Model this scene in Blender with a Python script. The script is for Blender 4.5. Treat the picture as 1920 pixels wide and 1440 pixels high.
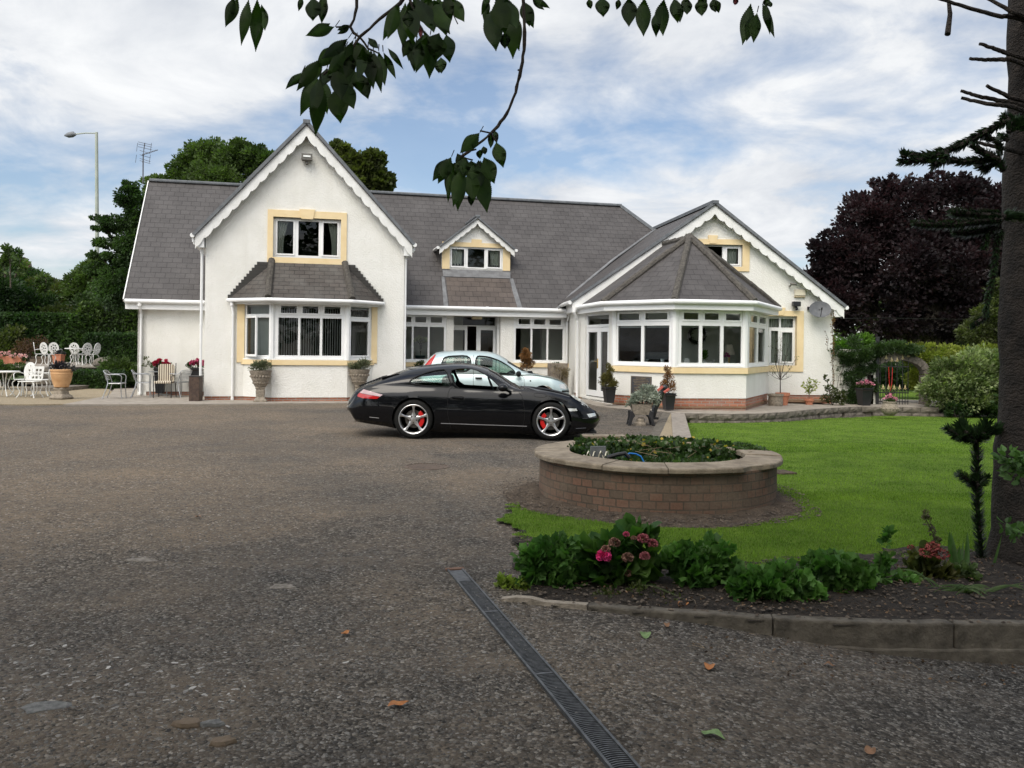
import bpy, bmesh, math, random
import numpy as np
from mathutils import Vector, Matrix
from mathutils.geometry import tessellate_polygon, delaunay_2d_cdt
random.seed(7); rng = np.random.default_rng(7)
R = math.radians
S = bpy.context.scene
for o in list(bpy.data.objects): bpy.data.objects.remove(o)
# ------------------------------------------------------------------ camera
FPX, UC, VH, ROLL, CH = 1600.0, 960.0, 650.0, 0.012, 1.6
cd = bpy.data.cameras.new("camera"); cam = bpy.data.objects.new("camera", cd); S.collection.objects.link(cam)
cd.sensor_width = 36; cd.lens = 36*FPX/1920; cd.shift_y = -70/1920; cd.clip_end = 4000; cd.clip_start = 0.05
c_, s_ = CR, SR = math.cos(ROLL), math.sin(ROLL)
cam.matrix_world = Matrix(((c_, -s_, 0, 0), (0, 0, -1, 0), (s_, c_, 0, CH), (0, 0, 0, 1)))
S.camera = cam
# ------------------------------------------------------------------ sky, sun, exposure
SUN_EL, SUN_AZ = R(52), R(205)      # azimuth clockwise from +Y (north)
S.view_settings.view_transform = 'Standard'; S.view_settings.look = 'None'
S.view_settings.exposure = 0.24; S.view_settings.gamma = 1
S.render.engine = 'CYCLES'
S.cycles.use_denoising = True
S.cycles.max_bounces = 7; S.cycles.transparent_max_bounces = 16; S.cycles.diffuse_bounces = 3; S.cycles.glossy_bounces = 3
S.cycles.caustics_reflective = False; S.cycles.caustics_refractive = False
S.cycles.sample_clamp_indirect = 4
w = bpy.data.worlds.new("World"); S.world = w; w.use_nodes = True
nt = w.node_tree; nt.nodes.clear()
def N(nt, t, **k):
    n = nt.nodes.new(t)
    for a, b in k.items():
        if a[0] == '_': n.inputs[a[1:].replace('_', ' ')].default_value = b
        else: setattr(n, a, b)
    return n
L = lambda nt, a, b: nt.links.new(a, b)
out = N(nt, 'ShaderNodeOutputWorld'); bg = N(nt, 'ShaderNodeBackground'); bg.inputs[1].default_value = 0.12
sky = N(nt, 'ShaderNodeTexSky'); sky.sky_type = 'NISHITA'; sky.sun_disc = False
sky.sun_elevation = SUN_EL; sky.sun_rotation = SUN_AZ; sky.altitude = 50; sky.air_density = 1.0; sky.dust_density = 1.2; sky.ozone_density = 2.0
tc = N(nt, 'ShaderNodeTexCoord'); sep = N(nt, 'ShaderNodeSeparateXYZ'); L(nt, tc.outputs['Generated'], sep.inputs[0])
mz = N(nt, 'ShaderNodeMath', operation='MAXIMUM'); L(nt, sep.outputs[2], mz.inputs[0]); mz.inputs[1].default_value = 0.0
az = N(nt, 'ShaderNodeMath', operation='ADD'); L(nt, mz.outputs[0], az.inputs[0]); az.inputs[1].default_value = 0.22
dx = N(nt, 'ShaderNodeMath', operation='DIVIDE'); L(nt, sep.outputs[0], dx.inputs[0]); L(nt, az.outputs[0], dx.inputs[1])
dy = N(nt, 'ShaderNodeMath', operation='DIVIDE'); L(nt, sep.outputs[1], dy.inputs[0]); L(nt, az.outputs[0], dy.inputs[1])
cmb = N(nt, 'ShaderNodeCombineXYZ'); L(nt, dx.outputs[0], cmb.inputs[0]); L(nt, dy.outputs[0], cmb.inputs[1]); cmb.inputs[2].default_value = 3.7
n1 = N(nt, 'ShaderNodeTexNoise', _Scale=1.15, _Detail=6.0, _Roughness=0.55, _Distortion=0.25); L(nt, cmb.outputs[0], n1.inputs['Vector'])
n2 = N(nt, 'ShaderNodeTexNoise', _Scale=2.6, _Detail=7.0, _Roughness=0.6, _Distortion=0.4); L(nt, cmb.outputs[0], n2.inputs['Vector'])
r1 = N(nt, 'ShaderNodeValToRGB'); ad_ = N(nt, 'ShaderNodeMath', operation='MULTIPLY'); L(nt, n1.outputs['Fac'], ad_.inputs[0]); ad_.inputs[1].default_value = .66; ad2 = N(nt, 'ShaderNodeMath', operation='MULTIPLY_ADD'); L(nt, n2.outputs['Fac'], ad2.inputs[0]); ad2.inputs[1].default_value = .34; L(nt, ad_.outputs[0], ad2.inputs[2]); L(nt, ad2.outputs[0], r1.inputs[0])
r1.color_ramp.elements[0].position = 0.40; r1.color_ramp.elements[0].color = (0.12, 0.12, 0.12, 1)
r1.color_ramp.elements[1].position = 0.53; r1.color_ramp.elements[1].color = (1, 1, 1, 1)
r2 = N(nt, 'ShaderNodeValToRGB'); L(nt, n2.outputs['Fac'], r2.inputs[0])
r2.color_ramp.elements[0].position = 0.30; r2.color_ramp.elements[0].color = (4.3, 4.6, 5.1, 1)
r2.color_ramp.elements[1].position = 0.68; r2.color_ramp.elements[1].color = (6.9, 7.0, 7.1, 1)
skm = N(nt, 'ShaderNodeMix', data_type='RGBA'); skm.blend_type = 'MULTIPLY'; skm.inputs[0].default_value = 1
L(nt, sky.outputs[0], skm.inputs[6]); skm.inputs[7].default_value = (1.0, 1.0, 1.0, 1)
mx = N(nt, 'ShaderNodeMix', data_type='RGBA'); L(nt, r1.outputs[0], mx.inputs[0]); L(nt, skm.outputs[2], mx.inputs[6]); L(nt, r2.outputs[0], mx.inputs[7])
sdv = (math.sin(SUN_AZ)*math.cos(SUN_EL), math.cos(SUN_AZ)*math.cos(SUN_EL), math.sin(SUN_EL))
nv = N(nt, 'ShaderNodeVectorMath', operation='NORMALIZE'); L(nt, tc.outputs['Generated'], nv.inputs[0])
dt = N(nt, 'ShaderNodeVectorMath', operation='DOT_PRODUCT'); L(nt, nv.outputs[0], dt.inputs[0]); dt.inputs[1].default_value = sdv
gl0 = N(nt, 'ShaderNodeMapRange', _From_Min=0.35, _From_Max=1., _To_Min=0., _To_Max=1.); gl0.interpolation_type = 'SMOOTHSTEP'; L(nt, dt.outputs['Value'], gl0.inputs[0])
gs = N(nt, 'ShaderNodeMath', operation='MULTIPLY_ADD'); L(nt, gl0.outputs[0], gs.inputs[0]); gs.inputs[1].default_value = 2.2; gs.inputs[2].default_value = 1.
gm = N(nt, 'ShaderNodeVectorMath', operation='SCALE'); L(nt, mx.outputs[2], gm.inputs[0]); L(nt, gs.outputs[0], gm.inputs['Scale'])
wt = N(nt, 'ShaderNodeMix', data_type='RGBA'); L(nt, gl0.outputs[0], wt.inputs[0]); wt.inputs[6].default_value = (1, 1, 1, 1); wt.inputs[7].default_value = (1.04, .98, .89, 1)
wm = N(nt, 'ShaderNodeVectorMath', operation='MULTIPLY'); L(nt, gm.outputs[0], wm.inputs[0]); L(nt, wt.outputs[2], wm.inputs[1])
L(nt, wm.outputs[0], bg.inputs[0]); L(nt, bg.outputs[0], out.inputs[0])
sl = bpy.data.lights.new("sun", 'SUN'); sl.energy = 1.5; sl.angle = R(30); sl.color = (1, 0.93, 0.82)
so = bpy.data.objects.new("sun", sl); S.collection.objects.link(so)
sd = Vector((math.sin(SUN_AZ)*math.cos(SUN_EL), math.cos(SUN_AZ)*math.cos(SUN_EL), math.sin(SUN_EL)))
so.rotation_euler = sd.to_track_quat('Z', 'Y').to_euler(); so.location = (0, -5, 30)
# ------------------------------------------------------------------ geometry helpers
def ray(u, v):
    a = (u-UC)/FPX; b = (VH-v)/FPX
    return Vector((a*CR-b*SR, 1.0, a*SR+b*CR))
def P(u, v, Y):
    d = ray(u, v); return Vector((d.x*Y, Y, CH+d.z*Y))
def Pz(u, v, z):
    d = ray(u, v); t = (z-CH)/d.z; return Vector((d.x*t, t, z))
class Pl:
    def __init__(s, p, yaw):
        s.o = Vector((p[0], p[1], 0)); s.yaw = yaw
        s.e = Vector((math.cos(yaw), math.sin(yaw), 0)); s.n = Vector((-math.sin(yaw), math.cos(yaw), 0))
    def hit(s, u, v, d=0):
        r = ray(u, v); t = (s.o.dot(s.n)+d)/(r.dot(s.n)); p = r*t
        return ((p-s.o).dot(s.e), p.z+CH)
    def pt(s, a, d, z): return s.o+s.e*a+s.n*d+Vector((0, 0, z))
    def rect(s, u0, v0, u1, v1, d=0):
        um, vm = (u0+u1)/2, (v0+v1)/2
        return (s.hit(u0, vm, d)[0], s.hit(um, v1, d)[1], s.hit(u1, vm, d)[0], s.hit(um, v0, d)[1])
def plane2(p, q):    # plane through two xy points
    return Pl(p, math.atan2(q[1]-p[1], q[0]-p[0]))
def W(o):
    m = Matrix.Identity(4)
    while o is not None: m = o.matrix_basis @ m; o = o.parent
    return m
def thing(name, label, cat, loc=(0, 0, 0), rz=0, group=None):
    o = bpy.data.objects.new(name, None); S.collection.objects.link(o); o.empty_display_size = .1
    o.location = loc; o.rotation_euler = (0, 0, rz); o['label'] = label; o['category'] = cat
    if group: o['group'] = group
    return o
def tag(o, label=None, cat=None, group=None, kind=None):
    if label: o['label'] = label
    if cat: o['category'] = cat
    if group: o['group'] = group
    if kind: o['kind'] = kind
    return o
class MB:
    def __init__(s): s.v = []; s.f = []; s.mi = []; s.uv = {}
    def add(s, vs, fs, mi=0, uv=None):
        b = len(s.v); s.v += [tuple(x) for x in vs]
        for k, f in enumerate(fs):
            if uv: s.uv[len(s.f)] = uv[k]
            s.f.append(tuple(b+i for i in f)); s.mi.append(mi)
        return s
    def box(s, c, size, rz=0, mi=0, M=None):
        x, y, z = size[0]/2, size[1]/2, size[2]/2
        M = M or Matrix.Rotation(rz, 4, 'Z')
        vs = [Vector(c)+M.to_3x3() @ Vector((i*x, j*y, k*z)) for i in (-1, 1) for j in (-1, 1) for k in (-1, 1)]
        return s.add(vs, [(0, 1, 3, 2), (4, 6, 7, 5), (0, 4, 5, 1), (2, 3, 7, 6), (0, 2, 6, 4), (1, 5, 7, 3)], mi)
    def bar(s, p, q, wd, h, mi=0, up=(0, 0, 1)):
        p = Vector(p); q = Vector(q); t = (q-p).normalized(); sd_ = t.cross(Vector(up)).normalized()*wd/2; u = sd_.cross(t).normalized()*h/2
        vs = [a+i*sd_+j*u for a in (p, q) for i in (-1, 1) for j in (-1, 1)]
        return s.add(vs, [(0, 1, 3, 2), (4, 6, 7, 5), (0, 4, 5, 1), (2, 3, 7, 6), (0, 2, 6, 4), (1, 5, 7, 3)], mi)
    def pbox(s, pl, s0, z0, s1, z1, d0, d1, mi=0):
        vs = [pl.pt(a, d, z) for a in (s0, s1) for d in (d0, d1) for z in (z0, z1)]
        return s.add(vs, [(0, 1, 3, 2), (4, 6, 7, 5), (0, 4, 5, 1), (2, 3, 7, 6), (0, 2, 6, 4), (1, 5, 7, 3)], mi)
    def prism(s, pts, vec, mi=0, holes=(), uvf=None):
        vec = Vector(vec); loops = [[Vector(p) for p in pts]]+[[Vector(p) for p in h] for h in holes]
        flat = [p for l in loops for p in l]; n = len(flat)
        tris = tessellate_polygon(loops)
        fs = [t for t in tris]+[tuple(n+i for i in reversed(t)) for t in tris]
        b = 0
        for l in loops:
            m = len(l)
            for i in range(m): fs.append((b+i, b+(i+1) % m, n+b+(i+1) % m, n+b+i))
            b += m
        vs = flat+[p+vec for p in flat]
        uv = [[uvf(vs[i]) for i in f] for f in fs] if uvf else None
        return s.add(vs, fs, mi, uv)
    def tube(s, pts, r, n=8, mi=0, cap=True):
        pts = [Vector(p) for p in pts]; k = len(pts)
        rr = r if hasattr(r, '__len__') else [r]*k
        vs = []; up = Vector((0, 0, 1)); prev = None
        for i, p in enumerate(pts):
            t = (pts[min(i+1, k-1)]-pts[max(i-1, 0)]).normalized()
            if prev is None:
                a = t.cross(up)
                if a.length < .05: a = t.cross(Vector((1, 0, 0)))
            else: a = prev-t*prev.dot(t)
            a.normalize(); prev = a; b = t.cross(a)
            for j in range(n):
                th = 2*math.pi*j/n; vs.append(p+(a*math.cos(th)+b*math.sin(th))*rr[i])
        fs = [(i*n+j, i*n+(j+1) % n, (i+1)*n+(j+1) % n, (i+1)*n+j) for i in range(k-1) for j in range(n)]
        if cap: fs += [tuple(range(n-1, -1, -1)), tuple((k-1)*n+j for j in range(n))]
        return s.add(vs, fs, mi)
    def lathe(s, prof, c=(0, 0, 0), n=24, mi=0, sq=False, rz=0, axis='Z', sx=1, sy=1, cap=True):
        vs = []; c = Vector(c)
        for r_, z in prof:
            for j in range(n):
                th = 2*math.pi*j/n+rz
                k = r_/max(abs(math.cos(th-rz-math.pi/4)), abs(math.sin(th-rz-math.pi/4))) if sq else r_
                x, y = k*math.cos(th)*sx, k*math.sin(th)*sy
                vs.append(c+(Vector((x, y, z)) if axis == 'Z' else Vector((x, z, y))))
        m = len(prof)
        fs = [(i*n+j, i*n+(j+1) % n, (i+1)*n+(j+1) % n, (i+1)*n+j) for i in range(m-1) for j in range(n)]
        if cap and prof[0][0] > 1e-4: fs.append(tuple(range(n-1, -1, -1)))
        if cap and prof[-1][0] > 1e-4: fs.append(tuple((m-1)*n+j for j in range(n)))
        return s.add(vs, fs, mi)
    def ball(s, c, r, n=8, mi=0, sc=(1, 1, 1)):
        prof = [(math.sin(math.pi*i/n)*r, -math.cos(math.pi*i/n)*r*sc[2]) for i in range(n+1)]
        return s.lathe(prof, c, n*2, mi, sx=sc[0], sy=sc[1])
    def build(s, name, mats, parent=None, world=True, smooth=False, bevel=0, recalc=True, subd=0, sang=40):
        me = bpy.data.meshes.new(name); vs = s.v
        if parent is not None and world:
            mi_ = W(parent).inverted(); vs = [mi_ @ Vector(v) for v in vs]
        me.from_pydata([tuple(v) for v in vs], [], s.f)
        mats = mats if isinstance(mats, (list, tuple)) else [mats]
        for m in mats: me.materials.append(m)
        if len(mats) > 1: me.polygons.foreach_set('material_index', s.mi)
        if s.uv:
            ul = me.uv_layers.new(name='UVMap')
            for fi, cs in s.uv.items():
                for li, c in zip(me.polygons[fi].loop_indices, cs): ul.data[li].uv = c
        bm = bmesh.new(); bm.from_mesh(me)
        if smooth: bmesh.ops.remove_doubles(bm, verts=bm.verts, dist=1e-5)
        if recalc: bmesh.ops.recalc_face_normals(bm, faces=bm.faces)
        bm.to_mesh(me); bm.free()
        if smooth:
            me.shade_smooth(); me.set_sharp_from_angle(angle=R(sang))
        o = bpy.data.objects.new(name, me); S.collection.objects.link(o)
        if parent is not None: o.parent = parent
        if subd:
            m = o.modifiers.new('s', 'SUBSURF'); m.levels = subd; m.render_levels = subd
        if bevel:
            m = o.modifiers.new('b', 'BEVEL'); m.width = bevel; m.segments = 2; m.limit_method = 'ANGLE'; m.angle_limit = R(40)
        return o
def npmesh(name, V, F, mats, parent=None, attr=None, smooth=False, mi=None, attrc=None):
    """V (n,3) world coords, F (m,k) faces, attr: per-vertex float 'var'"""
    me = bpy.data.meshes.new(name); V = np.asarray(V, dtype=np.float32); F = np.asarray(F, dtype=np.int32)
    if parent is not None:
        m = np.array(W(parent).inverted()); V = V @ m[:3, :3].T + m[:3, 3]; V = V.astype(np.float32)
    me.vertices.add(len(V)); me.vertices.foreach_set('co', V.ravel())
    k = F.shape[1]; me.loops.add(F.size); me.loops.foreach_set('vertex_index', F.ravel())
    me.polygons.add(len(F)); me.polygons.foreach_set('loop_start', np.arange(0, F.size, k, dtype=np.int32))
    me.polygons.foreach_set('loop_total', np.full(len(F), k, dtype=np.int32))
    if smooth: me.polygons.foreach_set('use_smooth', np.ones(len(F), dtype=bool))
    mats = mats if isinstance(mats, (list, tuple)) else [mats]
    for m in mats: me.materials.append(m)
    if mi is not None: me.polygons.foreach_set('material_index', np.asarray(mi, dtype=np.int32))
    if attr is not None:
        a = me.attributes.new('var', 'FLOAT', 'POINT'); a.data.foreach_set('value', np.asarray(attr, dtype=np.float32))
    me.update(calc_edges=True); me.validate()
    o = bpy.data.objects.new(name, me); S.collection.objects.link(o)
    if parent is not None: o.parent = parent
    return o
def dup(root, loc, rz=None, label=None, group=None, sc=None):
    def cp(o, par):
        c = o.copy(); S.collection.objects.link(c); c.parent = par
        for ch in [x for x in S.objects if x.parent == o]: cp(ch, c)
        return c
    r = cp(root, None); r.location = loc
    if rz is not None: r.rotation_euler = (0, 0, rz)
    if sc: r.scale = (sc, sc, sc)
    if label: r['label'] = label
    if group: r['group'] = group
    return r
# ------------------------------------------------------------------ materials
MC = {}
def mat(name, col, rough=.6, col2=None, scale=8., bump=0., bscale=60., metal=0., coat=0., detail=4., spec=.5, ramp=(.35, .65), bdist=.01, var=False, sss=None, trans=None, vstr=.5):
    if name in MC: return MC[name]
    m = bpy.data.materials.new(name); m.use_nodes = True; t = m.node_tree; b = t.nodes['Principled BSDF']; MC[name] = m
    m.diffuse_color = (*col, 1)
    b.inputs['Roughness'].default_value = rough; b.inputs['Metallic'].default_value = metal
    b.inputs['Coat Weight'].default_value = coat; b.inputs['Coat Roughness'].default_value = .03; b.inputs['Specular IOR Level'].default_value = spec
    col2 = col2 or tuple(min(1, c*1.22) for c in col)
    tc = N(t, 'ShaderNodeTexCoord'); n = N(t, 'ShaderNodeTexNoise', _Scale=scale, _Detail=detail, _Roughness=.6); L(t, tc.outputs['Object'], n.inputs['Vector'])
    r = N(t, 'ShaderNodeValToRGB'); L(t, n.outputs['Fac'], r.inputs[0])
    r.color_ramp.elements[0].position = ramp[0]; r.color_ramp.elements[0].color = (*col, 1)
    r.color_ramp.elements[1].position = ramp[1]; r.color_ramp.elements[1].color = (*col2, 1)
    co = r.outputs[0]
    if var:
        at = N(t, 'ShaderNodeAttribute', attribute_name='var'); mp = N(t, 'ShaderNodeMapRange', _From_Min=0., _From_Max=1., _To_Min=1-vstr, _To_Max=1+vstr); L(t, at.outputs['Fac'], mp.inputs[0])
        vm = N(t, 'ShaderNodeVectorMath', operation='SCALE'); L(t, co, vm.inputs[0]); L(t, mp.outputs[0], vm.inputs['Scale']); co = vm.outputs[0]
    L(t, co, b.inputs['Base Color'])
    if bump:
        n2 = N(t, 'ShaderNodeTexNoise', _Scale=bscale, _Detail=5., _Roughness=.6); L(t, tc.outputs['Object'], n2.inputs['Vector'])
        bp = N(t, 'ShaderNodeBump', _Strength=bump, _Distance=bdist); L(t, n2.outputs['Fac'], bp.inputs['Height']); L(t, bp.outputs[0], b.inputs['Normal'])
    if trans:
        tr = N(t, 'ShaderNodeBsdfTranslucent'); vm2 = N(t, 'ShaderNodeVectorMath', operation='MULTIPLY'); L(t, co, vm2.inputs[0]); vm2.inputs[1].default_value = trans
        L(t, vm2.outputs[0], tr.inputs[0]); ms = N(t, 'ShaderNodeMixShader', _Fac=.35); L(t, b.outputs[0], ms.inputs[1]); L(t, tr.outputs[0], ms.inputs[2])
        L(t, ms.outputs[0], t.nodes['Material Output'].inputs[0])
    return m
def leafmat(name, c1, c2, rough=.55, scale=1.5, vstr=.45, trans=(1.6, 1.9, .8), spec=.35):
    return mat(name, c1, rough, c2, scale=scale, var=True, vstr=vstr, trans=trans, spec=spec, ramp=(.38, .62))
def glass(name, tint=(.86, .9, .88), rough=0.0, refl=1.0):
    m = bpy.data.materials.new(name); m.use_nodes = True; t = m.node_tree; t.nodes.clear(); m.diffuse_color = (.4, .5, .5, .3)
    o = N(t, 'ShaderNodeOutputMaterial'); tr = N(t, 'ShaderNodeBsdfTransparent'); tr.inputs[0].default_value = (*tint, 1)
    tc = N(t, 'ShaderNodeTexCoord'); nz = N(t, 'ShaderNodeTexNoise', _Scale=.9, _Detail=1.); L(t, tc.outputs['Object'], nz.inputs['Vector'])
    bp = N(t, 'ShaderNodeBump', _Strength=.04, _Distance=.02); L(t, nz.outputs[0], bp.inputs['Height'])
    g = N(t, 'ShaderNodeBsdfGlossy'); g.inputs['Roughness'].default_value = rough; L(t, bp.outputs[0], g.inputs['Normal'])
    fr = N(t, 'ShaderNodeFresnel', _IOR=1.45); ml = N(t, 'ShaderNodeMath', operation='MULTIPLY'); L(t, fr.outputs[0], ml.inputs[0]); ml.inputs[1].default_value = refl
    ms = N(t, 'ShaderNodeMixShader'); L(t, ml.outputs[0], ms.inputs[0]); L(t, tr.outputs[0], ms.inputs[1]); L(t, g.outputs[0], ms.inputs[2]); L(t, ms.outputs[0], o.inputs[0])
    return m
def brickmat(name, c1, c2, mortar, bw, bh, ms=.012, bump=.6, uv=True, stain=(.25, .25, .2), rough=.85, off=.5, mixs=.35, bd=.006):
    m = bpy.data.materials.new(name); m.use_nodes = True; t = m.node_tree; b = t.nodes['Principled BSDF']; b.inputs['Roughness'].default_value = rough; m.diffuse_color = (*c1, 1)
    b.inputs['Specular IOR Level'].default_value = .35
    tc = N(t, 'ShaderNodeTexCoord'); src = tc.outputs['UV' if uv else 'Object']
    dn = N(t, 'ShaderNodeTexNoise', _Scale=3., _Detail=3.); L(t, src, dn.inputs['Vector'])
    dm = N(t, 'ShaderNodeVectorMath', operation='SCALE'); L(t, dn.outputs['Color'], dm.inputs[0]); dm.inputs['Scale'].default_value = ms*.9
    ad = N(t, 'ShaderNodeVectorMath', operation='ADD'); L(t, src, ad.inputs[0]); L(t, dm.outputs[0], ad.inputs[1])
    br = N(t, 'ShaderNodeTexBrick', offset=off, _Scale=1., _Mortar_Size=ms, _Mortar_Smooth=.15, _Bias=0., _Brick_Width=bw, _Row_Height=bh); L(t, ad.outputs[0], br.inputs['Vector'])
    br.inputs['Color1'].default_value = (*c1, 1); br.inputs['Color2'].default_value = (*c2, 1); br.inputs['Mortar'].default_value = (*mortar, 1)
    n = N(t, 'ShaderNodeTexNoise', _Scale=1.3, _Detail=8., _Roughness=.65); L(t, src, n.inputs['Vector'])
    r = N(t, 'ShaderNodeValToRGB'); L(t, n.outputs[0], r.inputs[0]); r.color_ramp.elements[0].position = .42; r.color_ramp.elements[0].color = (0, 0, 0, 1); r.color_ramp.elements[1].position = .72; r.color_ramp.elements[1].color = (mixs*1.6,)*3+(1,)
    mx = N(t, 'ShaderNodeMix', data_type='RGBA'); L(t, r.outputs[0], mx.inputs[0]); L(t, br.outputs['Color'], mx.inputs[6]); mx.inputs[7].default_value = (*stain, 1)
    n3 = N(t, 'ShaderNodeTexNoise', _Scale=40., _Detail=4.); L(t, src, n3.inputs['Vector'])
    mr = N(t, 'ShaderNodeMapRange', _To_Min=.75, _To_Max=1.25); L(t, n3.outputs[0], mr.inputs[0])
    vm = N(t, 'ShaderNodeVectorMath', operation='SCALE'); L(t, mx.outputs[2], vm.inputs[0]); L(t, mr.outputs[0], vm.inputs['Scale']); L(t, vm.outputs[0], b.inputs['Base Color'])
    inv = N(t, 'ShaderNodeMath', operation='SUBTRACT'); inv.inputs[0].default_value = 1; L(t, br.outputs['Fac'], inv.inputs[1])
    a2 = N(t, 'ShaderNodeMath', operation='MULTIPLY_ADD'); L(t, n3.outputs[0], a2.inputs[0]); a2.inputs[1].default_value = .4; L(t, inv.outputs[0], a2.inputs[2])
    bp = N(t, 'ShaderNodeBump', _Strength=bump, _Distance=bd); L(t, a2.outputs[0], bp.inputs['Height']); L(t, bp.outputs[0], b.inputs['Normal'])
    return m
def stonemat(name, c1, c2, scale=25, bump=.8, moss=None):
    m = mat(name, c1, .9, c2, scale=scale, bump=bump, bscale=scale*1.6, bdist=.02, ramp=(.3, .7)); return m
# ------------------------------------------------------------------ shared materials
def stucco():
    m = mat('white_render', (.75, .74, .685), .9, (.83, .82, .775), scale=1.3, detail=9, bump=.9, bscale=26, bdist=.02, ramp=(.3, .62)); t = m.node_tree
    b = t.nodes['Principled BSDF']; src = b.inputs['Base Color'].links[0].from_socket
    tc = N(t, 'ShaderNodeTexCoord'); mp = N(t, 'ShaderNodeMapping'); mp.inputs['Scale'].default_value = (1.3, 1.3, .16); L(t, tc.outputs['Object'], mp.inputs[0])
    n = N(t, 'ShaderNodeTexNoise', _Scale=1.6, _Detail=7., _Roughness=.65); L(t, mp.outputs[0], n.inputs['Vector'])
    r = N(t, 'ShaderNodeValToRGB'); L(t, n.outputs[0], r.inputs[0]); r.color_ramp.elements[0].position = .50; r.color_ramp.elements[0].color = (0, 0, 0, 1); r.color_ramp.elements[1].position = .80; r.color_ramp.elements[1].color = (.30, .30, .30, 1)
    x = N(t, 'ShaderNodeMix', data_type='RGBA'); L(t, r.outputs[0], x.inputs[0]); L(t, src, x.inputs[6]); x.inputs[7].default_value = (.56, .54, .46, 1); L(t, x.outputs[2], b.inputs['Base Color'])
    return m
WALL = stucco()
YEL = mat('yellow_paint', (.76, .59, .33), .7, (.82, .66, .40), scale=2.5, bump=.15, bscale=50)
UPVC = mat('white_upvc', (.80, .81, .80), .35, (.86, .86, .85), scale=2, spec=.5)
UPVCD = mat('white_upvc_weathered', (.72, .72, .69), .5, (.84, .84, .82), scale=3)
DARKTRIM = mat('grey_verge', (.10, .11, .12), .7, (.16, .17, .18), scale=6)
SLATE = brickmat('slate', (.058, .053, .051), (.072, .066, .064), (.036, .032, .031), .285, .232, .0075, 1.0, stain=(.115, .107, .103), rough=.6, mixs=.3, bd=.02)
SLATE2 = brickmat('slate_small', (.058, .050, .044), (.085, .073, .064), (.025, .023, .021), .27, .15, .008, 1.0, stain=(.12, .115, .105), rough=.65, mixs=.5, bd=.02)
SLATEBR = brickmat('slate_brown', (.070, .056, .048), (.094, .076, .066), (.035, .028, .024), .285, .232, .0075, .9, stain=(.15, .12, .10), rough=.6, bd=.02)
LEAD = mat('lead_flashing', (.12, .122, .125), .6, (.19, .195, .20), scale=5, bump=.2, bscale=30)
MOSSY = mat('mossy_ridge_tile', (.050, .045, .040), .95, (.105, .095, .080), scale=14, bump=.9, bscale=50, bdist=.02)
BRICK = brickmat('plinth_brick', (.30, .105, .06), (.42, .17, .10), (.30, .25, .21), .225, .075, .010, .7, stain=(.36, .30, .26), mixs=.35)
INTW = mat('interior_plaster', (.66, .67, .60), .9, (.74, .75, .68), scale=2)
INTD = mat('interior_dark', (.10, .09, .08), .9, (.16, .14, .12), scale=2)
FLOORW = mat('floor_wood', (.18, .11, .06), .5, (.24, .15, .09), scale=5)
CURT = mat('curtain_cloth', (.78, .80, .72), .9, (.85, .86, .80), scale=14, bump=.4, bscale=12, bdist=.03, trans=(.9, .9, .85))
BLIND = mat('blind_cloth', (.72, .74, .72), .8, (.8, .82, .8), scale=3, trans=(.8, .8, .8))
BRASS = mat('brass', (.62, .42, .12), .25, metal=1.)
CONC = mat('concrete_paving', (.22, .19, .155), .9, (.32, .285, .24), scale=3.5, detail=9, bump=.5, bscale=60)
GL = glass('window_glass'); GL2 = glass('car_glass', (.70, .80, .77))
ALU = mat('brushed_aluminium', (.36, .37, .38), .35, (.50, .51, .52), scale=8, metal=.9)
WIRON = mat('white_cast_iron', (.60, .60, .57), .5, (.70, .70, .67), scale=10, bump=.2)
BLK = mat('black_plastic', (.012, .013, .015), .35, (.02, .021, .024), scale=6)
BLKIRON = mat('black_iron', (.012, .012, .014), .5, (.022, .022, .024), scale=10, bump=.3)
TERRA = mat('terracotta', (.40, .15, .08), .8, (.52, .22, .13), scale=6, bump=.3)
TERRAY = mat('pale_terracotta', (.46, .25, .11), .8, (.60, .36, .18), scale=5, bump=.3)
STONE = stonemat('weathered_stone', (.17, .145, .11), (.34, .29, .23), 18)
STONEG = stonemat('grey_walling_stone', (.075, .064, .052), (.185, .16, .13), 9, 1.0)
SOIL = mat('soil', (.010, .0075, .0055), 1, (.036, .026, .018), scale=22, bump=1, bscale=45, bdist=.03, detail=8)
WOODP = mat('weathered_wood', (.17, .14, .11), .9, (.27, .23, .18), scale=8, bump=.4)
BARK = mat('bark', (.045, .035, .027), .95, (.10, .082, .062), scale=9, bump=1, bscale=22, bdist=.03)
TWIG = mat('twig', (.030, .022, .018), .85, (.07, .055, .042), scale=30, bump=.5)
# ------------------------------------------------------------------ ground heights
def ss(x, a, b):
    t = min(1, max(0, (x-a)/(b-a))); return t*t*(3-2*t)
# double kerb strip between drive and lawn (centre line), drive side kerb
KA = Pz(1212, 826, -.06); KB = Pz(1243, 774, -.05); KC = Pz(1290, 826, -.10); KD = Pz(1276, 776, -.08)
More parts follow.
